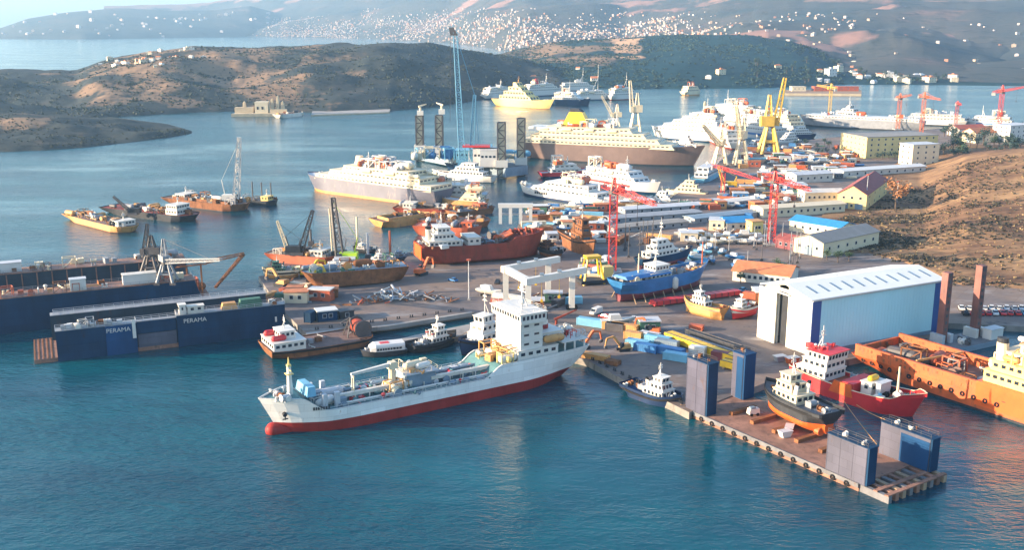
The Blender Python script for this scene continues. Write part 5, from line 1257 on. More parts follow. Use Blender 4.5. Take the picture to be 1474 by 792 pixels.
girder('long dark steel girder lying behind the yellow crane girder', (990, 483), (1076, 512), 2.6, 1.6, 'charcoal')
girder('grey steel girder lying between the dark girder and the yellow one', (985, 489), (1062, 515), 1.8, 1.2, 'grey')
container('maroon crate standing on the yellow girder end by the dock tower', (1037, 519), 'maroon', R(-30), L=5, h=2.8)
container('white box container standing between bright blue container and yellow girder', (1004, 513), 'cleanwhite', R(-30), L=4.6, h=3.2)
excavator('orange excavator with raised arm at the carrier stern on the quay edge', (838, 502), R(25)); excavator('orange excavator with upright arm beside the tan container', (940, 481), R(160), s=.95); excavator('tan excavator parked low on the quay apron beside the containers', (897, 505), R(200), 'ochre', s=.9)
container('tan pontoon box lying on the quay corner by the carrier stern', (858, 517), 'ochre', R(-30), L=8, h=1.6); container('small rusty box on the quay edge near the dark tug', (882, 525), 'rust', R(-34), L=4, h=1.4)
skip('orange skip standing by the hall corner at the water', (1140, 523), 'orange', 2, 1.2); skip('grey skip near the hall gable door', (1122, 520), 'grey', 2, 1.1)
cabin('dark blue site cabin with white roof on the long pier', (458, 464), (486, 461), 4.5, 3.4, 'docknavy', 'cleanwhite', nwin=2)
cabin('low dark shed next to the blue site cabin on the pier', (490, 460), (510, 457), 4, 2.4, 'charcoal', 'darksteel', nwin=1)
container('dark steel box at the outer end of the pier', (447, 463), 'docknavy', R(70), L=4, h=3.6)
for px, r_, n, lb in (((530, 437), (13, 5), 26, 'rusty scrap heap nearest the blue cabin on the pier yard'), ((560, 434), (12, 5), 26, 'grey scrap heap in the middle of the pier yard'), ((590, 430), (12, 5), 26, 'dark tangled scrap heap next to the lamp post side of pier yard'), ((632, 434), (8, 4), 16, 'small dark heap of beams close to the lamp post'), ((570, 424), (10, 4), 18, 'pale scrap heap with white pieces behind the grey one'), ((450, 430), (9, 6), 18, 'brown scrap heap beside the navy dock end'), ((420, 425), (7, 5), 14, 'white and rust scrap heap touching the navy dock end')):
    scrap(lb, px, r_, n, ('rust', 'darksteel', 'grey') if 'dark' in lb else ('grey', 'lightgrey', 'dirtywhite', 'bluegrey') if 'grey' in lb or 'pale' in lb or 'white' in lb else ('rust', 'redlead', 'browndeck', 'grey'))
def lamp(label, px, ytop, z=2.0):
    p = P(*px, z); h = h_at(p, ytop); root = thing('lamp_post', label, 'lamp post', p); MB().tube((0, 0, 0), (0, 0, h), .22, .12, 8).build('pole', 'lightgrey', root)
    for a in range(4): c, s = math.cos(a * 1.57), math.sin(a * 1.57); MB().hexa([(c * .4 - .4, s * .4 - .4, h), (c * .4 + .4, s * .4 - .4, h), (c * .4 + .4, s * .4 + .4, h), (c * .4 - .4, s * .4 + .4, h), (c * .5 - .3, s * .5 - .3, h + .5), (c * .5 + .3, s * .5 - .3, h + .5), (c * .5 + .3, s * .5 + .3, h + .5), (c * .5 - .3, s * .5 + .3, h + .5)]).build('lamp_head', 'redlead', root)
    MB().box(-.5, -.5, -.1, .5, .5, .6).build('footing', 'concrete', root)
lamp('tall lamp post at the inner end of the long pier', (675, 432), 375); lamp('slim pale pole near the cream gabled house on the slope edge', (1246, 300), 252); lamp('tall lamp post beside the autumn tree', (1290, 298), 262)
# ================================================================== craft in the left water
r, H = barge('sunlit tan sided flat barge with white deckhouse at its near end, lying furthest out', (106, 314), (192, 336), 13, 3.2, hullc='ochre', deck='browndeck', gears=34, house=(.36, 6, 9, 1, 'dirtywhite'), boot='rust')
r, H = barge('dark hulled barge with a red deck between the tan barge and the crane barge', (158, 304), (284, 319), 15, 3.4, hullc='charcoal', deck='rustred', gears=44, house=(.30, 8, 10, 2, 'dirtywhite'), boot='charcoal')
r, H = barge('brown crane barge with light deckhouse carrying the tall pale boom', (248, 291), (356, 304), 17, 4.0, hullc='rust', deck='browndeck', gears=40, house=(-.30, 7, 9, 1, 'dirtywhite'), boot='charcoal', coam=True)
r, H = barge('small dark barge with yellow cabin and thin posts beyond the pale boom', (352, 292), (398, 295), 10, 2.6, hullc='charcoal', deck='greydeck', gears=8, house=(.22, 4.5, 6, 1, 'paleyellow'), boot='charcoal')
for x in (-6, 0, 6): MB().tube((x, 2, 1.5), (x, 2, 12), .35, n=8).build('spud', 'darksteel', r)
def boom_crane(label, base, z, tip, ytop, m='white', m2='charcoal', w=2.0, cab=3.0, name='crawler_crane', zt=None, lean=None, t=.28, cabm=None):
    b = P(*base, z); h = h_at(b, ytop) + (zt or 0); tp = Pd(tip[0], ytop, b.y + (lean or 0)); d = tp - b
    root = thing(name, label, 'crane', b, 0); a = math.atan2(d.y, d.x); s = cab / 3
    for y in (-1.5, 1.5): o = MB().cbox(-math.sin(a) * y * s, math.cos(a) * y * s, 0, 5 * s, .9 * s, 1.1 * s, a).build('track', 'darksteel', root)
    MB().cbox(-math.cos(a) * 1.2 * s, -math.sin(a) * 1.2 * s, 1.1 * s, 5.5 * s, 3 * s, 2.4 * s, a).build('machinery_house', cabm or m2, root)
    q = Vector((math.cos(a) * 1.5 * s, math.sin(a) * 1.5 * s, 1.8 * s))
    MB().cbox(q.x - math.sin(a) * 1.2 * s, q.y + math.cos(a) * 1.2 * s, 1.2 * s, 1.6 * s, 1.2 * s, 2.2 * s, a).build('cab', 'glass', root)
    lattice_boom(root, q, d, w, w * .5, m, t)
    g = MB(); bk = Vector((-math.cos(a) * 3 * s, -math.sin(a) * 3 * s, 3.4 * s)); top = bk + Vector((-math.cos(a) * s, -math.sin(a) * s, d.z * .22)); g.bar(bk, top, .3 * s); g.bar(top, q.lerp(d, .93), .12 * s); g.build('backstay', m2, root)
    g = MB(); g.bar(d, d - Vector((0, 0, d.z * .35)), .12 * s); g.build('hoist_rope', 'darksteel', root)
    return root
boom_crane('tall pale lattice boom crane standing on the brown crane barge', (335, 292), 3.6, (344, 198), 198, 'cleanwhite', 'white', 3.2, 4, t=.6)
boom_crane('small dark crane with low boom on the red decked barge', (192, 309), 3, (163, 283), 283, 'darksteel', 'charcoal', 1.4, 3)
# ================================================================== workboats and cranes on the left yard tip
r, H = barge('pink hulled work barge with cluttered deck at the yard tip', (392, 372), (486, 380), 13, 3.6, z=0, hullc='redlead', deck='tandeck', gears=26, house=(.25, 6, 8, 1, 'dirtywhite'))
boom_crane('dark boom crane leaning right above the pink hulled barge', (428, 367), 3.6, (450, 303), 303, 'darksteel', 'charcoal', 2.2, 3.4, t=.4)
boom_crane('pale boom crane leaning left above the pink hulled barge', (420, 366), 3.6, (399, 318), 318, 'cranecream', 'darksteel', 1.5, 3)
boom_crane('tall rusty lattice crane with a lime green cab house', (497, 379), 2, (479, 285), 285, 'darksteel', 'lime', 3.0, 4.0, t=.5, cabm='lime')
boom_crane('slim cream boom crane close behind the lime cab crane', (486, 372), 2, (475, 300), 300, 'cranecream', 'darksteel', 1.4, 3)
tug('cream workboat under a dark green tarpaulin next to the navy dock end', (432, 398), (378, 400), z=2, lift=1.2, hullc='cream', boot='ochre', deck='greendeck', B=8, housec='greendeck', mh=4, name='workboat')
tug('small white workboat with tall wheelhouse beside the dark blue hull', (566, 380), (534, 384), z=2, lift=1.4, hullc='cleanwhite', boot='navy', B=6.5, mh=5, name='workboat')
tug('dark blue laid up tug behind the white workboat', (594, 372), (562, 376), z=0, hullc='navy', boot='black', B=7, housec='bluegrey', mh=4)
tug('grey workboat between the pale boom and lime cab crane', (470, 372), (446, 368), z=0, hullc='bluegrey', boot='black', B=6, housec='white', mh=7, name='workboat')
tug('small dark workboat with white house behind the lime cab crane', (540, 364), (508, 362), z=0, hullc='charcoal', boot='black', B=7, housec='white', mh=5, name='workboat')
r, H = barge('long rusty brown barge hull standing dry in front of the lime cab crane', (584, 401), (434, 414), 11, 5.5, z=2, lift=.6, hullc='rust', boot='rust', deck='bluegrey', gears=34, dr=.5, gm=('bluegrey', 'ochre', 'dirtywhite', 'darksteel', 'greendeck', 'rust'), rake=4)
MB().hexa([(11, -3, 5), (16, -3, 5), (16, 3, 5), (11, 3, 5), (12, -2, 7.6), (15, -2, 7.6), (15, 2, 7.6), (12, 2, 7.6)]).build('yellow_winch_house', 'yellow', r)
for i, (px, yt, m, lb) in enumerate((((515, 358), 312, 'cream', 'tall pale spud pole behind the lime cab crane'), ((530, 376), 336, 'lightgrey', 'grey spud pole left of the white workboat'), ((562, 376), 332, 'redlead', 'pink spud pole right of the white workboat'), ((448, 356), 330, 'darksteel', 'dark spud pole above the grey workboat'))):
    p = P(*px, 0); root = thing('spud_pole', lb, 'pole', (p.x, p.y, -2)); h = h_at(p, yt) + 2; MB().tube((0, 0, 0), (0, 0, h), .55, .5, 10).build('pole', m, root); MB().box(-1.2, -1.2, 2.5, 1.2, 1.2, 5).build('collar', 'darksteel', root)
for px, a, lb in (((442, 398), .4, 'yellow excavator on the pier yard near the long rusty barge'), ((405, 412), 2.6, 'tan excavator between the scrap heaps and the navy dock'), ((606, 396), 1.0, 'orange excavator at the stern of the big red hull')): excavator(lb, px, a, 'yellow' if 'yellow' in lb else 'craneorange' if 'orange' in lb else 'ochre', s=1.2)
# ================================================================== the red hulk and the hulls beyond
def red_hulk():
    B = 15; root, L = vessel('cargo_hulk', 'big dark red cargo hulk with white deckhouses standing dry mid yard', 'cargo ship', (602, 380), (783, 366), 2, lift=2.2)
    H = hull(root, L, B, 5.6, dr=2.2, colr='rustred', boot='rustred', deck='rustred', fs=1.6, as_=1, fb=.22, sb=.9, bul=.8, boot_z=-.6, n=26, rake=3, fc=(.3, 2.0, .04))
    z = H['z']; X = lambda f: (f - .5) * L
    MB().box(X(0) - .28, -B * .42, .6, X(0) + .1, B * .42, 6.2).build('sunlit_stern_plate', 'brightorange', root)  # orange colour paints low sunlight onto the red stern
    z0 = z(X(.2)); tier(root, X(.06), X(.30), B * .8, z0 - .1, 2.8, 'dirtywhite', win=1.8); tier(root, X(.10), X(.26), B * .66, z0 + 2.7, 2.7, 'white', win=1.6); tier(root, X(.13), X(.23), B * .6, z0 + 5.4, 2.6, 'white', win=1.3); tier(root, X(.36), X(.46), B * .7, z(X(.4)) - .1, 3.6, 'dirtywhite', win=1.8)
    mast(root, X(.18), z0 + 8, 6); funnel(root, X(.09), z0 + 2.7, 5.5, 3, 2.4, 'dirtywhite')
    gear(root, X(.02), X(.34), -B * .42, B * .42, z0, 18, ('dirtywhite', 'rust', 'cream', 'white'), s=(1, 1.8)); gear(root, X(.5), X(.7), -B * .4, B * .4, z(X(.6)), 14, ('rust', 'orange', 'darksteel', 'bluegrey'), s=(1, 1.8))
    o = MB().hexa([(X(.60), -B * .3, z(X(.62)) + 1), (X(.72), -B * .3, z(X(.7)) + 2.4), (X(.72), B * .1, z(X(.7)) + 2.4), (X(.60), B * .1, z(X(.62)) + 1), (X(.60), -B * .3, z(X(.62)) + 1.6), (X(.72), -B * .3, z(X(.7)) + 3), (X(.72), B * .1, z(X(.7)) + 3), (X(.60), B * .1, z(X(.62)) + 1.6)]).build('ramp', 'orange', root)
    gear(root, X(.75), X(.95), -B * .3, B * .3, z(X(.85)), 8, ('rustred', 'redlead', 'rust'), s=(1, 1.6))
    for i in range(7): MB().cbox(X(.1 + .12 * i), 0, -2.9, 1, B * .5, .72).build('keel_block', 'timber', root)
red_hulk()
tug('rusty small hull with black rubber rim standing right of the red hulk bow', (806, 372), (776, 364), z=2, lift=1.4, hullc='charcoal', boot='rust', deck='rust', B=8, housec='rust', mh=2, name='workboat', fun='rust')
tug('brown rusted tug hulk standing dry left of the red tower crane', (812, 348), (856, 372), z=2, lift=1.6, hullc='rust', boot='rust', deck='rust', B=8, housec='rust', mh=3, name='tug_hulk', fun='rust')
barge('bright orange red hull afloat just behind the red hulk deckhouses', (600, 336), (694, 341), 13, 5.0, hullc='redlead', deck='redlead', gears=14, house=(.3, 5, 7, 1, 'orange'), fb=.25)
barge('open rusty pontoon with sunlit ochre end lying in the inlet', (541, 327), (618, 316), 14, 3.6, hullc='ochre', deck='browndeck', gears=6, coam=True)
barge('dark brown barge with cluttered deck between the pontoon and orange hull', (606, 322), (706, 326), 14, 3.2, hullc='rust', deck='browndeck', gears=26)
barge('maroon deck barge moored below the small cream ferry', (570, 304), (655, 308), 12, 3.0, hullc='rustred', deck='rust', gears=18, house=(-.25, 6, 8, 1, 'dirtywhite'))
barge('brown work barge with orange cabin in the inlet next to the quay', (648, 312), (708, 304), 12, 3.0, hullc='rust', deck='greydeck', gears=16, house=(.2, 5, 7, 1, 'orange'))
def white_gantry():
    p = P(742, 322, 2); root = thing('white_gantry', 'white portal frame of tall uprights at the inlet quay', 'gantry', p); h = h_at(p, 293)
    for x in (-7.5, -2.5, 2.5, 7.5): MB().box(x - .8, -1, 0, x + .8, 1, h - 2).build('upright', 'cleanwhite', root)
    MB().box(-8.6, -1.2, h - 2, 8.6, 1.2, h).build('top_beam', 'cleanwhite', root); MB().box(-8.4, 1.2, h * .4, 8.4, 1.6, h * .5).build('rear_beam', 'lightgrey', root)
white_gantry()
# ================================================================== ferries and liners in the middle distance
def ferry(label, stern, bow, B, D, tiers, th, hullc='white', boot='navy', lower=None, span=(.04, .86), shrink=(.05, .08), funl=None, fm='white', name='ferry', z=0, cat='ferry', win=3.0, housec='white', deck='lightgrey', gears=12, boot_z=1.2, fs=2.0, extra=None, mh=8, wd=.96, slope=2.5, band=None, lb=True, group=None, glz='shipglass', fb=.28):
    root, L = vessel(name, label, cat, stern, bow, z, group=group)
    H = hull(root, L, B, D, dr=4, colr=hullc, boot=boot, deck=deck, fs=fs, as_=0, fb=fb, sb=.95, bul=.6, boot_z=boot_z, n=24, over=3, rake=L * .06)
    X = lambda f: (f - .5) * L; z0 = H['dk'](.5) - .2; a, b = span
    for i in range(tiers):
        tier(root, X(a + shrink[0] * i), X(b - shrink[1] * i), B * wd * (1 - .07 * i), z0, th, housec, slope=slope, win=win, wh=th * .26, roof=.35, gl=glz)
        if lb and i == tiers - 2:
            for k in range(max(2, int(L / 30))):
                for s in (-1, 1): lifeboat(root, X(a + .12 + .5 * k / max(2, int(L / 30))), s * B * wd * .50 * (1 - .07 * (i + 1)), z0 + th + 1.4, 8)
        z0 += th
    if band: 
        for s in (-1, 1): MB().box(X(.08), s * (B * .5 + .08) - .1, D * .5, X(.70), s * (B * .5 + .08) + .1, D * .72).build('hull_stripe', band, root)
    for (f, l, w, h, capm) in (funl or ()): funnel(root, X(f), z0 - th * .2, h, l, w, fm, capm, rk=h * .2)
    mast(root, X(b - shrink[1] * tiers) - 4, z0, mh, 'white', r=.35, w=4)
    gear(root, X(a + shrink[0] * tiers), X(b - shrink[1] * tiers) - 4, -B * .3, B * .3, z0 + .2, gears, ('white', 'lightgrey', 'cream', 'orange'), ('vent', 'locker', 'tank', 'frame', 'hatch'), (1.2, 2.4))
    gear(root, X(.88), X(.95), -B * .12, B * .12, H['z'](X(.9)), 4, ('white', 'grey'), s=(1, 1.6))
    return root, H
r, H = ferry('old cream ferry with rust streaked lavender hull at the near quay', (640, 296), (444, 270), 19, 9.0, 3, 3.2, 'lavender', 'ochre', span=(.02, .86), shrink=(.08, .10), funl=((.45, 8, 5, 7, 'cream'), (.6, 6, 4, 6, 'cream')), fm='cream', housec='cream', gears=34, mh=8, boot_z=1.6, fs=1.0, fb=.18)
ferry('small cream ferry lying in front of the lavender hulled ferry stern', (702, 288), (560, 287), 12, 4.2, 2, 2.9, 'white', 'ochre', span=(.08, .80), funl=((.4, 4, 3, 4, 'charcoal'),), fm='cream', housec='cleanwhite', gears=14, mh=5)
ferry('cream workboat ferry with yellow lit house beside the small cream ferry', (700, 298), (632, 294), 10, 3.6, 2, 2.6, 'ochre', 'rust', span=(.1, .55), fm='cream', housec='cream', gears=18, mh=5, lb=False)
yacht('grey and white superyacht under the right rig legs', (712, 263), (622, 256), hullc='cleanwhite', tiers=3, mh=8)
yacht('navy superyacht moored beyond the grey and white superyacht', (705, 246), (640, 243), hullc='docknavy', tiers=3, housec='bluegrey', mh=8)
def rig():
    z = 0; bx = [P(605, 232), P(633, 234), P(722, 256), P(750, 252)]; c = (bx[0] + bx[1] + bx[2] + bx[3]) / 4
    root = thing('jack_up_rig', 'jack up rig with four dark lattice legs rising behind the ferries', 'rig', c, 0)
    pts = [b - c for b in bx]; q = [pts[0], pts[2], pts[3], pts[1]]
    def ex(p): return (p.x * 1.12, p.y * 1.12)
    MB().prism([ex(p) for p in q], 1.0, 7.0).build('platform', 'bluegrey', root); MB().prism([(p.x * 1.1, p.y * 1.1) for p in q], 7.0, 7.3).build('deck', 'greydeck', root)
    for p, yt in zip(bx, (166, 166, 176, 170)):
        h = h_at(p, yt); x, y = (p - c).x, (p - c).y
        o = lattice(MB(), (x, y, -4), (x, y, h), 5.0, 5.0, int(h / 4.5), .9).build('leg', 'darksteel', root)
        MB().box(x - 1.9, y - 1.9, -3, x + 1.9, y + 1.9, h - .5).build('leg_core', 'cream', o)
        MB().box(x - 4, y - 4, 7.3, x + 4, y + 4, 12).build('jack_house', 'white', root)
    for (x, y) in ((605, 166), (636, 164)):
        p = Pd(x, y, bx[0].y) - c; MB().box(p.x - 2.2, p.y - 2, p.z, p.x + 2.2, p.y + 2, p.z + 3.4).build('leg_cap', 'white', root)
        deck_crane(root, p.x, p.y, p.z + 3.4, 3, 5, .5 if x < 620 else 2.5, .3, 'cream', 1.2)
    zz = 7.3
    for f, m in ((.82, 'cleanwhite'), (.9, 'cleanwhite'), (.62, 'skyblue')):
        p = pts[0].lerp(pts[2], f); tier(root, p.x - 8, p.x + 8, 12, zz, 11 if m == 'cleanwhite' else 8, m, win=2.5, y=p.y - 4, wh=1.4)
    p = pts[0].lerp(pts[2], .84); MB().box(p.x - 16, p.y - 8, zz + 12, p.x + 2, p.y + 3, zz + 13).build('helideck', 'red', root)
    gear(root, -40, 40, -6, 6, zz, 30, ('skyblue', 'blue', 'cream', 'craneblue', 'white'), ('crate', 'tank', 'frame', 'reel'), (2, 3.6))
rig()
def blue_crane():
    b = P(668, 244, 4); root = thing('lattice_crane', 'very tall blue lattice boom crane rising between the rig legs', 'crane', b); h = h_at(b, 46); t = Pd(655, 46, b.y) - b
    MB().box(-6, -5, -4, 6, 5, 2).build('base', 'craneblue', root); MB().box(-4, -3.5, 2, 4, 3.5, 7).build('machinery_house', 'craneblue', root)
    lattice_boom(root, (-1, 0, 6), t, 4.2, 2.2, 'craneblue', .5, n=26)
    lattice_boom(root, (5, 0, 6), (7.5, 0, h * .55), 3.2, 1.6, 'craneblue', .5, 'mast', n=12)
    g = MB(); g.bar((7.5, 0, h * .55), t, .35); g.bar((7.5, 0, h * .55), (11, 0, 6), .35); g.build('backstay', 'craneblue', root)
    g = MB(); g.hexa([(t.x - 3, -1.5, t.z - 2), (t.x + 2, -1.5, t.z - 2), (t.x + 2, 1.5, t.z - 2), (t.x - 3, 1.5, t.z - 2), (t.x - 4, -1, t.z + 3), (t.x - 1, -1, t.z + 3), (t.x - 1, 1, t.z + 3), (t.x - 4, 1, t.z + 3)]); g.build('boom_head', 'darksteel', root)
    g = MB(); g.bar(t + Vector((-3, 0, 0)), (t.x - 4, 0, h * .35), .25); g.build('hoist_rope', 'darksteel', root)
blue_crane()
def liner():
    r, H = ferry('large passenger liner with yellow funnel and dark brown hull', (752, 226), (1014, 240), 22, 12.5, 4, 3.3, 'cruisehull', 'charcoal', span=(.03, .86), shrink=(.045, .075), fm='funnelyellow', housec='cream', win=3.2, gears=50, fs=2.6, mh=15, name='passenger_liner', cat='passenger ship', fb=.34, boot_z=.8)
    L = H['L']; B = 22; X = lambda f: (f - .5) * L; z = H['dk'](.5) + 12.5
    o = MB().hexa([(X(.225), -5, z - 3), (X(.40), -5, z - 3), (X(.40), 5, z - 3), (X(.225), 5, z - 3), (X(.275), -3, z + 11), (X(.345), -3, z + 11), (X(.345), 3, z + 11), (X(.275), 3, z + 11)]).build('funnel', 'funnelyellow', r)
    MB().hexa([(X(.275), -3, z + 11), (X(.345), -3, z + 11), (X(.345), 3, z + 11), (X(.275), 3, z + 11), (X(.28), -2.6, z + 13.5), (X(.325), -2.6, z + 13.5), (X(.325), 2.6, z + 13.5), (X(.28), 2.6, z + 13.5)]).build('funnel_top', 'charcoal', o)
    MB().box(X(.06), -B * .40, z - 3.3, X(.22), B * .40, z - .2).build('aft_deckhouse', 'cleanwhite', r)
liner()
r, H = ferry('white fast catamaran ferry with dark side lettering in the rear basin', (876, 297), (748, 278), 13, 4.5, 2, 3.4, 'cleanwhite', 'navy', span=(.05, .84), shrink=(.10, .14), fm='white', housec='cleanwhite', gears=16, mh=6, slope=6, name='fast_ferry', lb=False)
g = MB(); 
for i in range(6): g.box(6 + i * 1.7, -6.6, 2.6, 7.2 + i * 1.7, -6.4, 4.0); g.box(6 + i * 1.7, 6.4, 2.6, 7.2 + i * 1.7, 6.6, 4.0)
g.build('lettering', 'charcoal', r)
ferry('white ferry with red hull stripe and navy bow behind the catamaran', (846, 263), (950, 281), 13, 6.0, 2, 3.2, 'cleanwhite', 'docknavy', span=(.03, .78), band='red', funl=((.3, 5, 3.6, 5, 'red'),), housec='cleanwhite', gears=12, mh=9)
ferry('white launch with red upper deck moored alongside the liner stern', (776, 256), (852, 253), 10, 3.8, 2, 2.8, 'red', 'navy', span=(.2, .8), housec='cleanwhite', gears=10, mh=5, lb=False)
yacht('cream motor yacht lying alone at the end of the rear basin', (1018, 284), (950, 279), hullc='cream', tiers=3, housec='cream', mh=4)
yacht('small white motor boat at the basin wall beside the cream yacht', (968, 292), (930, 288), hullc='cleanwhite', tiers=2, mh=3)
# ================================================================== ships at the far shipyard and anchorage
yacht('golden sunlit ship with pyramid superstructure on the far anchorage', (714, 151), (798, 157), hullc='paleyellow', boot='orange', tiers=4, housec='paleyellow', mm='ochre', B=20, mh=8, name='passenger_ship', cat='passenger ship', low=1.1)
ferry('white ship with navy hull moored right of the golden ship', (792, 150), (850, 152), 15, 7, 3, 3.2, 'docknavy', 'docknavy', span=(.1, .8), gears=6, housec='cleanwhite', mh=14)
ferry('white ferry moored behind the golden ship, leftmost of the far row', (696, 143), (740, 139), 13, 6, 3, 3.2, 'cleanwhite', 'navy', gears=4, mh=10)
ferry('white ship with a red funnel half hidden by the golden ship', (752, 139), (812, 136), 15, 7, 3, 3.3, 'cleanwhite', 'navy', gears=4, funl=((.35, 6, 4, 8, 'red'),), fm='red', mh=14)
ferry('white ship with twin tall masts in the far row', (828, 144), (880, 143), 14, 6, 2, 3.3, 'cleanwhite', 'docknavy', gears=4, mh=34)
ferry('low white ship with one tall mast furthest right in the far row', (876, 144), (922, 142), 14, 6, 3, 3.3, 'cleanwhite', 'rustred', gears=4, mh=20)
ferry('white ship behind the twin masted ship at the far shore', (806, 131), (858, 130), 14, 6, 2, 3.3, 'cleanwhite', 'navy', gears=2, mh=22, lb=False)
ferry('small cream car ferry crossing the open bay alone', (982, 137), (1008, 136), 14, 5, 2, 4, 'cream', 'ochre', span=(.12, .85), gears=2, mh=5, lb=False, housec='cream')
ferry('tall white ferry at the far yard, peaked wheelhouse beside the light crane', (1046, 205), (938, 197), 20, 8, 5, 3.4, 'cleanwhite', 'docknavy', span=(.02, .92), shrink=(.03, .12), housec='cleanwhite', gears=30, mh=12, fb=.3)
ferry('white ferry with blue hull band behind the big yellow crane', (1122, 203), (1020, 189), 20, 8, 4, 3.4, 'cleanwhite', 'craneblue', span=(.02, .92), shrink=(.05, .09), housec='cleanwhite', gears=24, mh=12, band='blue')
ferry('white ship with dark funnel tucked behind the two far yard ferries', (1102, 185), (992, 176), 18, 8, 4, 3.4, 'cleanwhite', 'navy', gears=14, mh=14, housec='cleanwhite')
ferry('smaller white ferry with orange stripe right of the liner bow', (1060, 216), (1020, 200), 13, 6, 3, 3, 'cleanwhite', 'rustred', band='redlead', gears=12, mh=8)
ferry('cream ferry squeezed between the white ferries and the yellow crane', (1150, 190), (1078, 178), 15, 6, 3, 3.2, 'cleanwhite', 'navy', housec='cream', gears=12, mh=16)
yacht('white yacht at the far yard quay left of the grey ship', (1150, 206), (1112, 210), hullc='cleanwhite', tiers=3, mh=5)
yacht('second white yacht at the far yard quay by the yellow crane legs', (1100, 212), (1070, 216), hullc='cleanwhite', tiers=2, mh=5)
ferry('white coaster with blue stripe astern of the long grey ship', (1460, 184), (1384, 180), 13, 5, 2, 3, 'cleanwhite', 'navy', band='blue', gears=8, mh=10)
yacht('white motor yacht right of the smaller orange striped ferry', (1000, 212), (968, 208), hullc='cleanwhite', tiers=3, mh=8)
ferry('long grey ship with white superstructure at the far right quay', (1330, 189), (1150, 180), 20, 9, 1, 3.2, 'grey', 'charcoal', span=(.03, .93), housec='cleanwhite', gears=18, mh=3, lb=False)
yacht('white superyacht lying along the far side of the grey ship', (1252, 180), (1176, 174), hullc='cleanwhite', tiers=4, mh=10, B=16)
yacht('pale teal boat at the quay under the liner bow', (1004, 268), (1034, 252), hullc='skyblue', tiers=2, housec='lightgrey', mh=3)
ferry('low white ship behind the yellow building roof', (1392, 182), (1290, 178), 16, 6, 2, 3, 'cleanwhite', 'charcoal', gears=16, mh=8, housec='dirtywhite', lb=False)
yacht('dark hulled yacht moored under the big yellow crane', (1172, 198), (1118, 200), hullc='navy', tiers=3, mh=6)
# ================================================================== cranes
tower_crane('red tower crane with long jib standing beside the blue trawler', (881, 392), 256, (943, 298), w=2.9)
tower_crane('red tower crane in front of the cream workshops and blue roofed shed', (1110, 352), 246, (1166, 277), w=2.7)
tower_crane('red tower crane with jib over the far white ships', (1326, 192), 132, (1354, 145), m='craneorange', w=2.6)
tower_crane('far red tower crane near the right edge trees', (1436, 196), 122, (1478, 126), m='cranered', w=2.8)
tower_crane('small red tower crane between the two far tower cranes', (1375, 184), 145, (1384, 152), m='cranered', w=2.2)
tower_crane('orange lattice tower standing beside the far red tower crane', (1292, 186), 134, (1312, 138), m='craneorange', w=2.8)
tower_crane('tall crane with yellow head beyond the white superyacht', (1193, 176), 120, (1176, 124), m='craneyellow', w=2.4)
tower_crane('low red crane with jib over the yard near the cream yacht', (1040, 280), 240, (1094, 262), m='cranered', w=2.0)
portal_crane('big yellow portal crane with raised boom at the far yard', (1106, 222), 112, (1130, 112), 'craneyellow', w=13, t=1.1, boom_w=4, legf=.36)
portal_crane('cream portal crane with upright boom behind the liner', (914, 196), 116, (907, 116), 'cranecream', w=10, t=.9, boom_w=3.2)
portal_crane('cream portal crane with slanted boom behind the liner midships', (886, 192), 138, (866, 138), 'cranecream', w=9, t=.8, boom_w=2.4)
portal_crane('cream portal crane closest right of the liner bow', (1036, 238), 172, (1012, 180), 'cranecream', w=9, t=.8, boom_w=2.4)
portal_crane('cream portal crane between the liner bow and big yellow crane', (1066, 238), 150, (1060, 152), 'cranecream', w=9, t=.9, boom_w=2.8)
portal_crane('pale crane rising above the peaked ferry wheelhouse', (1016, 196), 146, (1015, 146), 'cranecream', w=8, t=.8, boom_w=2.4)
boom_crane('small yellow crane with V shaped arms by the basin end', (1047, 272), 2, (1034, 240), 240, 'craneyellow', 'yellow', 2, 4)
# ================================================================== buildings
Y = 2.0
def bh(px, yt, z=Y): return h_at(P(*px, z), yt)
cabin('long yellow cream warehouse with flat grey roof at the top of the slope', (1246, 228), (1348, 224), 34, bh((1246, 228), 198), 'yellowcream', 'roofgrey', nwin=10, name='warehouse', cat='warehouse')
cabin('square cream block building in front of the yellow warehouse', (1312, 240), (1350, 238), 14, bh((1312, 240), 209), 'cream', 'lightgrey', nwin=3, name='office_block', cat='building')
cabin('cream gabled house with maroon roof below the dry slope', (1246, 304), (1276, 280), 15, 8.5, 'yellowcream', 'roofmaroon', pitch=.30, nwin=4, name='gabled_house', cat='house', doors=2)
cabin('long cream workshop touching the gabled house', (1158, 292), (1214, 291), 11, 5.5, 'cream', 'dirtywhite', nwin=7, name='workshop', cat='workshop', pitch=.12)
cabin('lower pale cream workshop row under the gabled house', (1098, 314), (1216, 306), 10, 4.6, 'cream', 'cream', nwin=12, name='workshop', cat='workshop', pitch=.1)
cabin('long low white roofed shed below the yellow warehouse', (1214, 256), (1332, 248), 12, 4, 'dirtywhite', 'cleanwhite', nwin=10, name='shed', cat='shed', pitch=.08)
cabin('grey white shed left of the long low white roofed shed', (1146, 264), (1198, 261), 12, 5, 'dirtywhite', 'lightgrey', nwin=5, name='shed', cat='shed', pitch=.1)
cabin('bright blue roofed shed with cream wall at the slope foot', (1136, 332), (1208, 344), 13, 5, 'cream', 'roofblue', pitch=.14, nwin=6, name='shed', cat='shed')
cabin('grey roofed shed with sunlit cream gable next to the blue roofed shed', (1184, 371), (1264, 353), 15, 6.2, 'cream', 'roofgrey', pitch=.16, nwin=6, name='shed', cat='shed', win='glass')
cabin('orange tiled long house with small windows behind the hall', (1054, 404), (1136, 413), 16, 4.0, 'dirtywhite', 'rooftile', pitch=.15, nwin=9, name='tiled_house', cat='house')
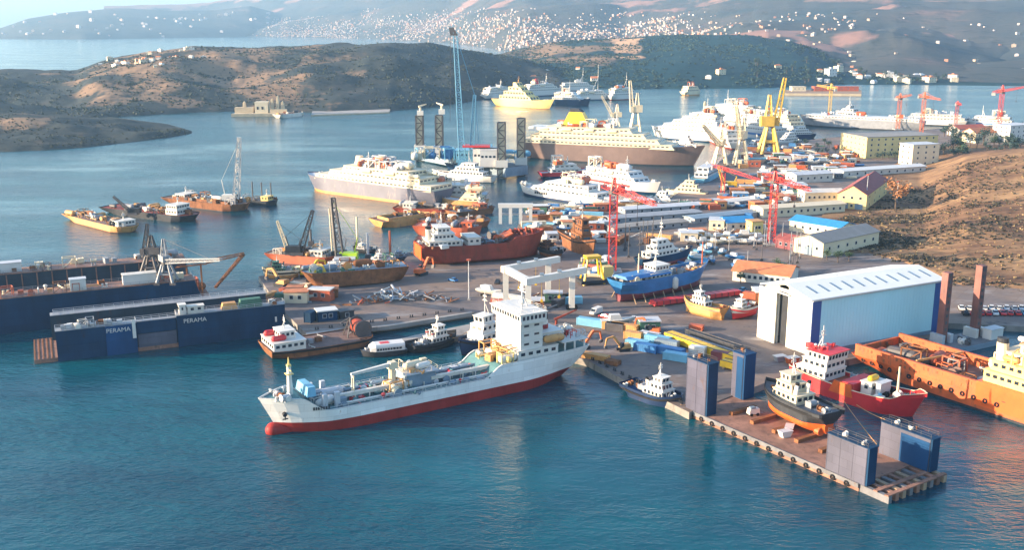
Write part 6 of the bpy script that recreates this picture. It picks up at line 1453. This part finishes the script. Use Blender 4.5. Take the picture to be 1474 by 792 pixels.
cabin('small teal roofed hut in the boat park', (1046, 333), (1086, 331), 10, 4, 'dirtywhite', 'roofblue', pitch=.2, nwin=3, name='hut', cat='hut')
cabin('cream box workshop beside the teal roofed hut', (1020, 332), (1042, 333), 9, 5, 'cream', 'lightgrey', nwin=2, name='workshop', cat='workshop')
cabin('orange brown kiosk by the red tower crane foot', (1086, 306), (1100, 305), 6, 5, 'orange', 'rooftile', nwin=1, name='kiosk', cat='kiosk')
cabin('yellow hut with ochre roof at the red crane foot', (1082, 338), (1098, 337), 6, 6, 'paleyellow', 'ochre', nwin=2, name='hut', cat='hut')
cabin('maroon roofed shed at the foot of the slope by the red crane', (1116, 356), (1146, 362), 9, 4, 'maroon', 'roofmaroon', nwin=3, name='shed', cat='shed', pitch=.2)
cabin('pale slope side house half hidden by trees near the right edge', (1404, 206), (1432, 204), 14, 8, 'cream', 'rooftile', nwin=4, name='house', cat='house', pitch=.25)
cabin('white block of flats at the right edge above the trees', (1452, 206), (1484, 203), 16, 14, 'white', 'lightgrey', nwin=4, name='apartment_block', cat='building')
cabin('long pink roofed shed by the far right tower crane', (1380, 196), (1420, 194), 14, 6, 'dirtywhite', 'redlead', nwin=4, name='shed', cat='shed', pitch=.2)
# low grey sheds and paved lanes in the middle of the yard
for p, q, w, h, m, lb in (((884, 336), (990, 326), 9, 3.2, 'roofgrey', 'long low grey shed roof nearest the red tower crane'), ((880, 322), (1010, 312), 9, 3.2, 'grey', 'long low slate shed roof second from the red tower crane'), ((900, 309), (1016, 301), 9, 3.4, 'lightgrey', 'long low pale grey shed roof near the basin'), ((1000, 322), (1090, 312), 9, 3.2, 'bluegrey', 'long low blue grey shed roof left of the workshops'), ((1040, 300), (1092, 294), 9, 4, 'dirtywhite', 'long low dirty white shed roof beside the far red crane')):
    cabin(lb, p, q, w, h * .7, 'grey', m, nwin=8, name='shed', cat='shed', pitch=.05)
# ruin on the far point
def ruin():
    p = P(385, 166, 0); root = thing('shore_fort', 'sunlit cream ruin with broken towers on the far shore point', 'ruin', p, .05)
    k = 1500 / 1120.0
    MB().prism([(-36, -14), (34, -10), (38, 6), (-30, 10)], -2, 3.0).build('landing', 'stone', root)
    MB().box(-12, -6, 3, 2, 6, 15).build('keep', 'cream', root); MB().box(-34, -5, 3, -14, 4, 9).build('gatehouse', 'stone', root)
    for x, h in ((6, 17), (12, 20), (17, 14), (-24, 14)): MB().hexa([(x - 2, -3, 3), (x + 2, -3, 3), (x + 2, 3, 3), (x - 2, 3, 3), (x - 1.4, -2, h), (x + .6, -2, h + 2), (x + 1.4, 2, h - 1), (x - 1.4, 2, h + 1)]).build('broken_tower', 'stone', root)
    MB().box(4, -6, 3, 22, -2, 7).build('curtain_wall', 'stone', root)
    for x in (-9, -4): f = MB().box(x - 1, -6.15, 7, x + 1, -6.003, 10).build('window', 'charcoal', root)
ruin()
barge('grey white wreck hull lying at the far shore ruin', (398, 170), (434, 166), 12, 4, hullc='dirtywhite', deck='rust', gears=6)
slab('long_far_jetty', [(448, 165), (560, 161), (562, 156), (450, 159)], 'pier', 1.5, -2, 'stone')
slab('far_quay', [(1130, 134), (1240, 135), (1240, 129), (1130, 129)], 'dirt', 3, -2, 'stone')
for i, (p, q, m, lb) in enumerate((((1140, 131), (1160, 131), 'cream', 'cream hall on the far quay furthest toward the yellow crane'), ((1172, 131), (1198, 131), 'redlead', 'red roofed hall on the far quay behind the yellow headed crane'), ((1206, 131), (1236, 131), 'redlead', 'long red hall at the far quay end'))): cabin(lb, p, q, 14, 6, m, m, nwin=3, name='quay_hall', cat='hall', z=3)
# ================================================================== hillside on the right
hill('dry_hillside', 'dryhill', [(1180, 372), (1250, 372), (1300, 388), (1345, 408), (1380, 422), (1474, 429), (1950, 444)], [(1180, 362), (1215, 338), (1240, 320), (1290, 297), (1330, 274), (1365, 254), (1390, 241), (1430, 232), (1474, 227), (1950, 190)], [(1180, 50), (1250, 110), (1300, 190), (1380, 260), (1474, 260), (1950, 320)], 1.8, 40, 200, 70, pw=.95, rough=.5, seed=40, zb=2.05)
def blobs(name, pts, m, smin, smax, n=7, flat=.7):
    g = MB()
    for p in pts:
        s = rng.uniform(smin, smax)
        for k in range(n):
            a = rng.uniform(0, 6.28); b = rng.uniform(0, 1); d = Vector((math.cos(a) * (1 - b * .5), math.sin(a) * (1 - b * .5), b * flat)) * s * rng.uniform(.4, .9)
            u = Vector((rng.gauss(0, 1), rng.gauss(0, 1), rng.gauss(0, .6))).normalized() * s * .55; v = u.cross(Vector((rng.gauss(0, 1), rng.gauss(0, 1), rng.gauss(0, 1)))).normalized() * s * .5
            c = Vector(p) + d; b0 = g.add([c - u - v * .3, c + v, c + u * .9 - v * .4, c - v]); g.face((b0, b0 + 1, b0 + 2, b0 + 3))
    return struct(g.build(name, m), 'stuff')
def pick(hname, n, test):
    V = HILLS[hname]; out = []; tries = 0
    while len(out) < n and tries < n * 60:
        tries += 1; i = rng.randrange(len(V) - 1); p = V[i]; st = HCOL[hname]; q = V[i + 1]; r_ = V[(i + st) % len(V)]
        f, h_ = rng.random(), rng.random()
        if abs(p[1] - q[1]) > 150 or abs(p[0] - r_[0]) > 150: continue
        p = tuple(a + (b - a) * f + (c - a) * h_ for a, b, c in zip(p, q, r_))
        if p[2] < .8: continue
        x, y = proj(p)
        if rng.random() < test(x, y, p): out.append((p[0] + rng.uniform(-1, 1) * 4, p[1] + rng.uniform(-1, 1) * 4, p[2]))
    return out
def nzf(p, s, k=0): return mnoise.fractal(Vector((p[0] / s, p[1] / s, k)), 1, 2, 3)
blobs('hillside_scrub', pick('dry_hillside', 6000, lambda x, y, p: 1.0 if nzf((p[0] * .5, p[1] * 1.6), 30, 3) > 0 and x < 1560 else .08), 'hillscrub', .35, 1.1, 7)
blobs('hillside_grass', pick('dry_hillside', 1200, lambda x, y, p: .6 if x < 1560 else 0), 'drygrass', .3, .8, 6)
blobs('headland_scrub', [(x, y, z) for x, y, z in pick('promontory', 9000, lambda x, y, p: .9 if nzf(p, 120, 5) > 0 else .2)], 'scrubleaf', .8, 2.8, 5)
blobs('islet_scrub', pick('near_islet', 1100, lambda x, y, p: .9 if nzf(p, 50, 6) > -.05 else .1), 'scrubleaf', .6, 1.5, 6)
blobs('dark_hill_wood', pick('dark_hill', 5500, lambda x, y, p: .9 if nzf(p, 200, 7) > -.1 else .15), 'leafdark', 1.4, 3.6, 6)
# ================================================================== trees
def tree_mesh(seed, lm, h=7.0, r=3.0):
    rr = random.Random(seed); t = MB(); t.tube((0, 0, -.3), (.15, .1, h * .45), h * .045, h * .028, 7); c = MB()
    cl = []
    for k in range(7):
        a = k * 2.4 + rr.random(); e = Vector((math.cos(a) * r * rr.uniform(.3, .75), math.sin(a) * r * rr.uniform(.3, .75), h * rr.uniform(.5, .92))); t.tube((.12, .08, h * rr.uniform(.3, .44)), tuple(e), h * .018, h * .006, 5); cl.append((e, r * rr.uniform(.35, .6)))
    for e, s in cl:
        for k in range(46):
            d = Vector((rr.gauss(0, .5), rr.gauss(0, .5), rr.gauss(0, .42))) * s; p = e + d; q = s * .22
            u = Vector((rr.gauss(0, 1), rr.gauss(0, 1), rr.gauss(0, .6))).normalized() * q; v = u.cross(Vector((rr.gauss(0, 1), rr.gauss(0, 1), rr.gauss(0, 1)))).normalized() * q
            b0 = c.add([p - u, p - v * .7, p + u, p + v * .8]); c.face(range(b0, b0 + 4))
    to = t.build('trunk', 'bark'); co_ = c.build('crown', lm); a, b = to.data, co_.data; bpy.data.objects.remove(to); bpy.data.objects.remove(co_); return a, b
TM = {m: [tree_mesh(i + 7 * j, m) for i in range(3)] for j, m in enumerate(('leaf', 'leafdark', 'leafautumn'))}
def tree(label, p, s, m='leaf', group=None):
    root = thing('tree', label, 'tree', (p[0], p[1], p[2]), rng.uniform(0, 6), group); a, b = rng.choice(TM[m]); o = mesh_child('trunk', a, root); o2 = mesh_child('crown', b, root); root.scale = (s * rng.uniform(.9, 1.2),) * 2 + (s,); return root
tree('autumn orange tree on the slope edge right of the gabled house', P(1289, 300, 3), 2.2, 'leafautumn')
G1 = 'green trees behind the orange tiled house'
for x in (1092, 1104, 1116, 1126, 1138, 1066): y = 394 if x > 1080 else 410; tree('small green tree close behind the orange tiled house', P(x, y + rng.uniform(-3, 3), 2), rng.uniform(.55, .8), 'leaf', G1)
for x, y in ((1190, 374), (1206, 378), (1222, 376)): tree('bushy green tree in front of the grey roofed shed', P(x, y, 2), rng.uniform(.5, .75), 'leaf', 'green trees before the grey roofed shed')
for x, y in ((1262, 230), (1270, 229), (1279, 228), (1288, 229), (1296, 230), (1304, 231)): tree('round dark tree along the foot of the yellow warehouse', P(x, y, 2), rng.uniform(.7, 1.0), 'leafdark', 'trees along the yellow warehouse')
for i in range(46):
    x = rng.uniform(1356, 1500); y = rng.uniform(190, 236); p = P(x, y, 2 + max(0, (236 - y)) * .05); tree('dark green tree in the grove above the dry slope', p, rng.uniform(.9, 1.7), rng.choice(('leafdark', 'leaf', 'leafdark')), 'trees of the grove above the dry slope')
for p in pick('dry_hillside', 42, lambda x, y, p: 1 if x > 1375 and y < 240 else .25 if x > 1330 and y < 262 else 0): tree('dark green tree in the grove above the dry slope', p, rng.uniform(.5, 1.0), rng.choice(('leafdark', 'leaf', 'leafdark')), 'trees of the grove above the dry slope')
for i in range(18): tree('shrubby green tree on the shipyard bank left of the yellow warehouse', P(rng.uniform(1140, 1245), rng.uniform(206, 226), 2), rng.uniform(.5, .9), 'leafdark', 'shrubby trees on the shipyard bank')
for p in pick('dark_hill', 40, lambda x, y, p: .8 if 1080 < x < 1480 and 88 < y < 122 else 0): tree('dark tree between the houses across the bay', p, rng.uniform(1.2, 2.0), 'leafdark', 'trees between the houses across the bay')
# ================================================================== houses
HM = {}
def house_mesh(kind, m, rm):
    if (kind, m, rm) in HM: return HM[kind, m, rm]
    L, W, h = ((11, 9, 5.5), (14, 10, 8.5), (9, 8, 3.6))[kind]
    a = MB().box(-L / 2, -W / 2, -3, L / 2, W / 2, h)
    if kind == 2: a = MB().prism([(-W / 2, -3), (W / 2, -3), (W / 2, h), (0, h + 2), (-W / 2, h)], -L / 2, L / 2); a.v = [(c, x, y) for x, y, c in a.v]
    wo = a.build('wall', m)
    r = MB()
    if kind == 0: r.hexa([(-L / 2 - .4, -W / 2 - .4, h), (L / 2 + .4, -W / 2 - .4, h), (L / 2 + .4, W / 2 + .4, h), (-L / 2 - .4, W / 2 + .4, h), (-L / 5, -.1, h + 2.2), (L / 5, -.1, h + 2.2), (L / 5, .1, h + 2.2), (-L / 5, .1, h + 2.2)])
    elif kind == 1: r.box(-L / 2 - .3, -W / 2 - .3, h, L / 2 + .3, W / 2 + .3, h + .4).box(-2, -2, h + .4, 1.5, 1.5, h + 2.4)
    else:
        for s in (-1, 1):
            p = [(-L / 2 - .4, s * (W / 2 + .4), h - .2), (L / 2 + .4, s * (W / 2 + .4), h - .2), (L / 2 + .4, 0, h + 2.05), (-L / 2 - .4, 0, h + 2.05)]
            if s > 0: p = p[::-1]
            r.hexa(p + [(x, y, z + .2) for x, y, z in p])
    ro = r.build('roof', rm)
    g = MB(); st = 2 if kind == 1 else 1
    for k in range(st):
        for i in range(3):
            x = lerp(-L / 2 + 1.8, L / 2 - 1.8, i / 2); zc = (h / st) * (k + .55); g.box(x - .6, -W / 2 - .05, zc - .7, x + .6, -W / 2 + .02, zc + .7)
    go = g.build('glazing', 'glass'); d = (wo.data, ro.data, go.data)
    for o in (wo, ro, go): bpy.data.objects.remove(o)
    HM[kind, m, rm] = d; return d
def house(p, label, group, sc=1.0, win=False, mats=None):
    k = rng.randrange(3); m, rm = rng.choice(mats or (('cleanwhite', 'lightgrey'), ('white', 'rooftile'), ('cream', 'rooftile'), ('white', 'white'), ('cream', 'cream')))
    a, b, c = house_mesh(k, m, rm); root = thing('house', label, 'house', p, rng.uniform(-.7, .7), group)
    mesh_child('wall', a, root); mesh_child('roof', b, root)
    if win: mesh_child('glazing', c, root)
    root.scale = (sc, sc, sc)
for p in pick('dark_hill', 62, lambda x, y, p: (1 if 1170 < x < 1480 else .18 if x > 1040 else .10) * (1 if 98 < y < 121 or (x > 1220 and y > 90) else 0)): house(p, 'white villa among dark trees on the shore across the bay', 'villas across the bay', rng.uniform(.7, 1.25), True)
for p in pick('promontory', 26, lambda x, y, p: 1 if 115 < x < 310 and y < 100 and p[2] > 10 else 0): house(p, 'pale house on the crest of the brown headland', 'houses on the headland crest', rng.uniform(.45, .75), True)
def town(x, y, p):
    if y < 12 or y > 84: return 0
    if x < 380: return .12 if 30 < y < 56 and x > 300 else 0
    d = 0
    if x < 520: d = smooth((y - 20) / 20)
    elif x < 900: d = smooth((y - 6) / 30) * .95
    else: d = smooth((y - 14) / 26) * max(.22, .8 - (x - 900) / 520)
    if x > 1230: d *= .10
    return d * (1 if nzf(p, 500, 2) > -.12 else .2)
TWN = pick('mountain', 4600, town); TWN.sort(key=lambda p: p[1])
PALE = (('townwhite', 'townwhite'), ('townwhite', 'lightgrey'), ('towncream', 'towncream'), ('dirtywhite', 'townwhite'), ('townwhite', 'townred'))
for p in TWN[:135]: house(p, 'small white house in the dense town along the far shore', 'houses of the far shore town', rng.uniform(.6, 1.0), mats=PALE)
for p in pick('far_headland', 70, lambda x, y, p: 1 if (0 < x < 420 and y > 18 and nzf(p, 260, 9) > -.05) else 0): house(p, 'tiny pale house on the hazy headland beyond the strait', 'houses of the hazy headland', rng.uniform(1.0, 1.8), mats=PALE)
g = MB()
for p in TWN[135:] + pick('pink_ridge', 60, lambda x, y, p: .7 if x < 1230 and y > 44 else 0) + pick('mountain_spur', 40, lambda x, y, p: .5 if y > 50 else 0):
    s = rng.uniform(.4, .9); g.k = rng.choice((0, 0, 0, 1, 1, 2)); g.cbox(p[0], p[1], p[2] - 4, 11 * s, 9 * s, 4 + 6 * s, rng.uniform(0, 1.5))
struct(g.build('distant_town', ['townwhite', 'towncream', 'townred']), 'stuff')
# ================================================================== parked cars, boat park, yard clutter
for i in range(19):
    x = 1384 + i * 5.4; m = rng.choice(('cleanwhite', 'lightgrey', 'blue', 'cleanwhite', 'charcoal', 'skyblue', 'red')); nm = {'cleanwhite': 'white', 'lightgrey': 'silver', 'blue': 'blue', 'charcoal': 'dark', 'skyblue': 'pale blue', 'red': 'red'}[m]
    row = i % 2
    car(nm + ' car in the shore car park under the dry slope', P(x, 446 + row * 7 - .0, 2), rng.choice((1.2, 1.3, 4.4)) + rng.uniform(-.08, .08), m, 'cars in the shore car park', van=False)
for px, m, lb, v in (((858, 452), 'cleanwhite', 'white van parked on the open yard by the travel lift', True), ((870, 458), 'red', 'red car parked on the open yard by the travel lift', False), ((912, 462), 'lightgrey', 'silver car alone on the open yard', False), ((700, 420), 'cleanwhite', 'white van near the lamp post on the open yard', True), ((652, 405), 'blue', 'blue car on the open yard below the red hulk', False), ((1100, 430), 'cleanwhite', 'white van beside the hall roof and tiled house', True), ((1068, 420), 'skyblue', 'pale blue car before the tiled house', False), ((716, 408), 'charcoal', 'dark car on the open yard behind the travel lift', False)):
    car(lb, P(*px, 2), rng.uniform(0, 6), m, 'vehicles on the open yard', v)
def small_boat(label, px, rz, m='cleanwhite', s=1.0, group=None, mastm=None):
    root = thing('small_boat', label, 'boat', P(*px, 2), rz, group)
    key = ('sb', m)
    if key not in PROTO:
        rs = []
        for x, w, zb, zt in ((-4, 1.0, .9, 1.9), (-2, 1.3, .6, 1.9), (1, 1.3, .6, 2.0), (3, .8, .8, 2.2), (4.3, .05, 1.6, 2.4)): rs.append([(x, -w, zt), (x, -w * .75, (zb + zt) / 2), (x, 0, zb), (x, w * .75, (zb + zt) / 2), (x, w, zt), (x, 0, zt + .05)])
        o = MB().rings(rs, True).build('hull', m); a = o.data; bpy.data.objects.remove(o)
        o = MB().hexa([(-2, -.9, 1.9), (1.2, -.9, 1.9), (1.2, .9, 1.9), (-2, .9, 1.9), (-1.8, -.75, 3.2), (.6, -.75, 3.2), (.6, .75, 3.2), (-1.8, .75, 3.2)]).build('cabin', 'white'); b = o.data; bpy.data.objects.remove(o)
        g = MB()
        for x in (-2.2, 1.6): g.box(x - .15, -1.2, 0, x + .15, 1.2, .62)
        o = g.build('cradle', 'darksteel'); c = o.data; bpy.data.objects.remove(o); PROTO[key] = (a, b, c)
    for n, me in zip(('hull', 'cabin', 'cradle'), PROTO[key]): mesh_child(n, me, root)
    if mastm: mesh_child('mast', polemesh(mastm), root, (0, 0, 2), 0, (.6, .6, .85))
    root.scale = (s, s, s); return root
def polemesh(m):
    if ('pole', m) not in PROTO:
        o = MB().tube((0, 0, 0), (0, 0, 12), .22, .12, 6).build('pole', m); PROTO['pole', m] = o.data; bpy.data.objects.remove(o)
    return PROTO['pole', m]
def pole(label, px, m, group, h):
    root = thing('yard_pole', label, 'pole', P(*px, 2), 0, group); mesh_child('shaft', polemesh(m), root, sc=(1, 1, h / 12)); mesh_child('footing', proto('bollard', 'darksteel'), root)
for i in range(13): pole('thin dark pole standing between the red tower crane and white yacht', (rng.uniform(888, 946), rng.uniform(352, 388)), 'darksteel', 'poles behind the blue trawler', rng.uniform(8, 15))
for i in range(22): pole('thin pole standing in the boat park above the tiled house', (rng.uniform(1000, 1160), rng.uniform(352, 396)), rng.choice(('darksteel', 'grey')), 'poles of the boat park', rng.uniform(8, 14))
for i in range(15):
    x = lerp(1000, 1098, i / 14); small_boat('white boat on a cradle in the long row of the boat park', (x + rng.uniform(-2, 2), 352 - (i % 2) * 7 + (x - 1000) * .0 + rng.uniform(-1.5, 1.5)), rng.uniform(-.5, .5), rng.choice(('dirtywhite', 'lightgrey', 'cream')), rng.uniform(.8, 1.1), 'boats on cradles in the boat park')
for i in range(16): small_boat('blue hulled boat on a cradle beside the low grey sheds', (rng.uniform(940, 1070), rng.uniform(360, 388)), rng.uniform(0, 6), rng.choice(('blue', 'skyblue')), rng.uniform(.8, 1.2), 'blue boats beside the low grey sheds')
REG = [((700, 424), (836, 466), 9, 'around the boat hoist columns'), ((1078, 420), (1120, 436), 5, 'behind the hall gable'), ((856, 470), (1000, 482), 5, 'beyond the quay stores'), ((1075, 210), (1240, 234), 44, 'on the bare quay below the long grey ship'), ((480, 384), (580, 396), 9, 'behind the long rusty barge'), ((756, 300), (868, 334), 40, 'on the quay between the fast ferry and the red hulk'), ((756, 334), (868, 352), 12, 'around the rusted tug hulk'), ((868, 292), (1040, 302), 32, 'along the rear basin wall'), ((1040, 262), (1150, 300), 56, 'in the yard below the far portal cranes'), ((1060, 226), (1240, 258), 56, 'on the far yard ground by the portal cranes'), ((1040, 312), (1100, 345), 14, 'around the red tower crane foot'), ((880, 340), (1000, 350), 12, 'between the low grey sheds'), ((380, 408), (470, 440), 10, 'beside the navy dock end'), ((840, 380), (880, 412), 9, 'beside the blue trawler stern')]
KN = {'rust': 'rusty',  'cream': 'cream', 'blue': 'blue', 'dirtywhite': 'dirty white', 'darksteel': 'dark', 'orange': 'orange', 'lightgrey': 'light grey', 'ochre': 'tan', 'redlead': 'red lead', 'skyblue': 'pale blue', 'greendeck': 'green'}
KW = list(KN) + ['rust', 'rust', 'cream', 'ochre', 'dirtywhite', 'redlead', 'ochre', 'cream']
for (x0, y0), (x1, y1), n, ph in REG:
    for i in range(int(n * 1.6)):
        x, y = rng.uniform(x0, x1), rng.uniform(y0, y1); m = rng.choice(KW); k = rng.random(); a = rng.choice((-.5, .1, 1.1, -.2)) + rng.uniform(-.1, .1)
        if k < .34: container(f'{KN[m]} container {ph}', (x, y), m, a, L=rng.choice((6, 6, 12)), group='containers ' + ph)
        elif k < .56: p = P(x, y, 2); l = rng.uniform(4, 10); q = proj(p + Vector((math.cos(a) * l, math.sin(a) * l, 0))); stack(f'{KN[m]} plate stack {ph}', (x, y), q, rng.uniform(1.5, 3), rng.uniform(.6, 1.6), m, 4, group='plate stacks ' + ph)
        elif k < .70: scrap(f'tangled scrap heap {ph}', (x, y), (rng.uniform(4, 8), 3), 9, group='scrap heaps ' + ph)
        elif k < .84: small_boat(f'{"white" if k < .78 else "blue"} small boat {ph}', (x, y), a, 'dirtywhite' if k < .78 else 'blue', rng.uniform(.9, 1.4), 'small boats ' + ph)
        else: p = P(x, y, 2); l = rng.uniform(5, 9); q = proj(p + Vector((l, rng.uniform(-1.5, 1.5), 0))); cabin(f'{KN[m]} site hut {ph}', (x, y), q, rng.uniform(3.5, 6), rng.uniform(2.8, 4), m, rng.choice(('lightgrey', 'cleanwhite', 'rooftile')), nwin=2, name='site_hut', cat='hut', group='site huts ' + ph)
# bollards along the quay edges
def bollards(p, q, n, ph):
    for i in range(n):
        a, b = P(*p, 2), P(*q, 2); c = a.lerp(b, (i + .5) / n); root = thing('quay_bollard', 'stubby dark mooring bollard ' + ph, 'bollard', c, math.atan2((b - a).y, (b - a).x), 'bollards ' + ph); mesh_child('head', proto('bollard', 'charcoal'), root, sc=(.9, .9, .9))
bollards((848, 516), (986, 584), 12, 'along the quay edge by the dark tug'); bollards((446, 476), (674, 446), 12, 'along the long pier edge'); bollards((1225, 512), (1340, 490), 7, 'along the hall quay edge')
for i in range(16):
    a, b = P(848, 519, 1.1), P(990, 591, 1.1); c = a.lerp(b, (i + .5) / 16); d = (b - a).normalized(); n_ = Vector((d.y, -d.x, 0)); root = thing('quay_fender', 'black tyre hung on the quay wall by the dark tug', 'tyre', c + n_ * .35, math.atan2(d.y, d.x), 'tyres hung on the quay wall'); mesh_child('tyre', tyre_mesh(), root)
def rope(label, p, q, sag=1.0, m='ochre'):
    root = thing('mooring_rope', label, 'rope', p); d = q - p; g = MB(); pr = Vector((0, 0, 0))
    for i in range(1, 11):
        t = i / 10; c = d * t - Vector((0, 0, sag * 4 * t * (1 - t))); g.bar(pr, c, .13); pr = c
    g.build('line', m, root)
rope('pale rope from the red coaster to the outer dock tower', P(1233, 583, 3.2), P(1279, 606, 8), .4); rope('second pale rope from the red coaster low to the dock', P(1212, 574, 3), P(1262, 640, 2.2), .3)
rope('mooring rope from the dark tug bow to the quay edge', P(980, 583, 2.8), P(989, 582, 2.4), .2); rope('mooring rope from the black tug to the pier', P(652, 487, 3), P(672, 478, 2.2), .3)
# yellow lifting frame by the trawler
def yellow_frame():
    p = P(852, 408, 2); root = thing('lifting_frame', 'yellow lifting frame machine at the blue trawler stern', 'machine', p, .3)
    for x in (-3.5, 3.5):
        for y in (-2.5, 2.5): MB().bar((x * 1.2, y, 0), (x * .7, y * .6, 10), .7, None, .5).build('leg', 'yellow', root)
    MB().box(-3, -2, 10, 3, 2, 11).build('head', 'yellow', root); MB().box(-5.5, -3.2, .6, 5.5, 3.2, 1.8).build('chassis', 'charcoal', root); MB().box(4, -2, 1.8, 8, 2, 6.5).build('engine_house', 'paleyellow', root)
yellow_frame()
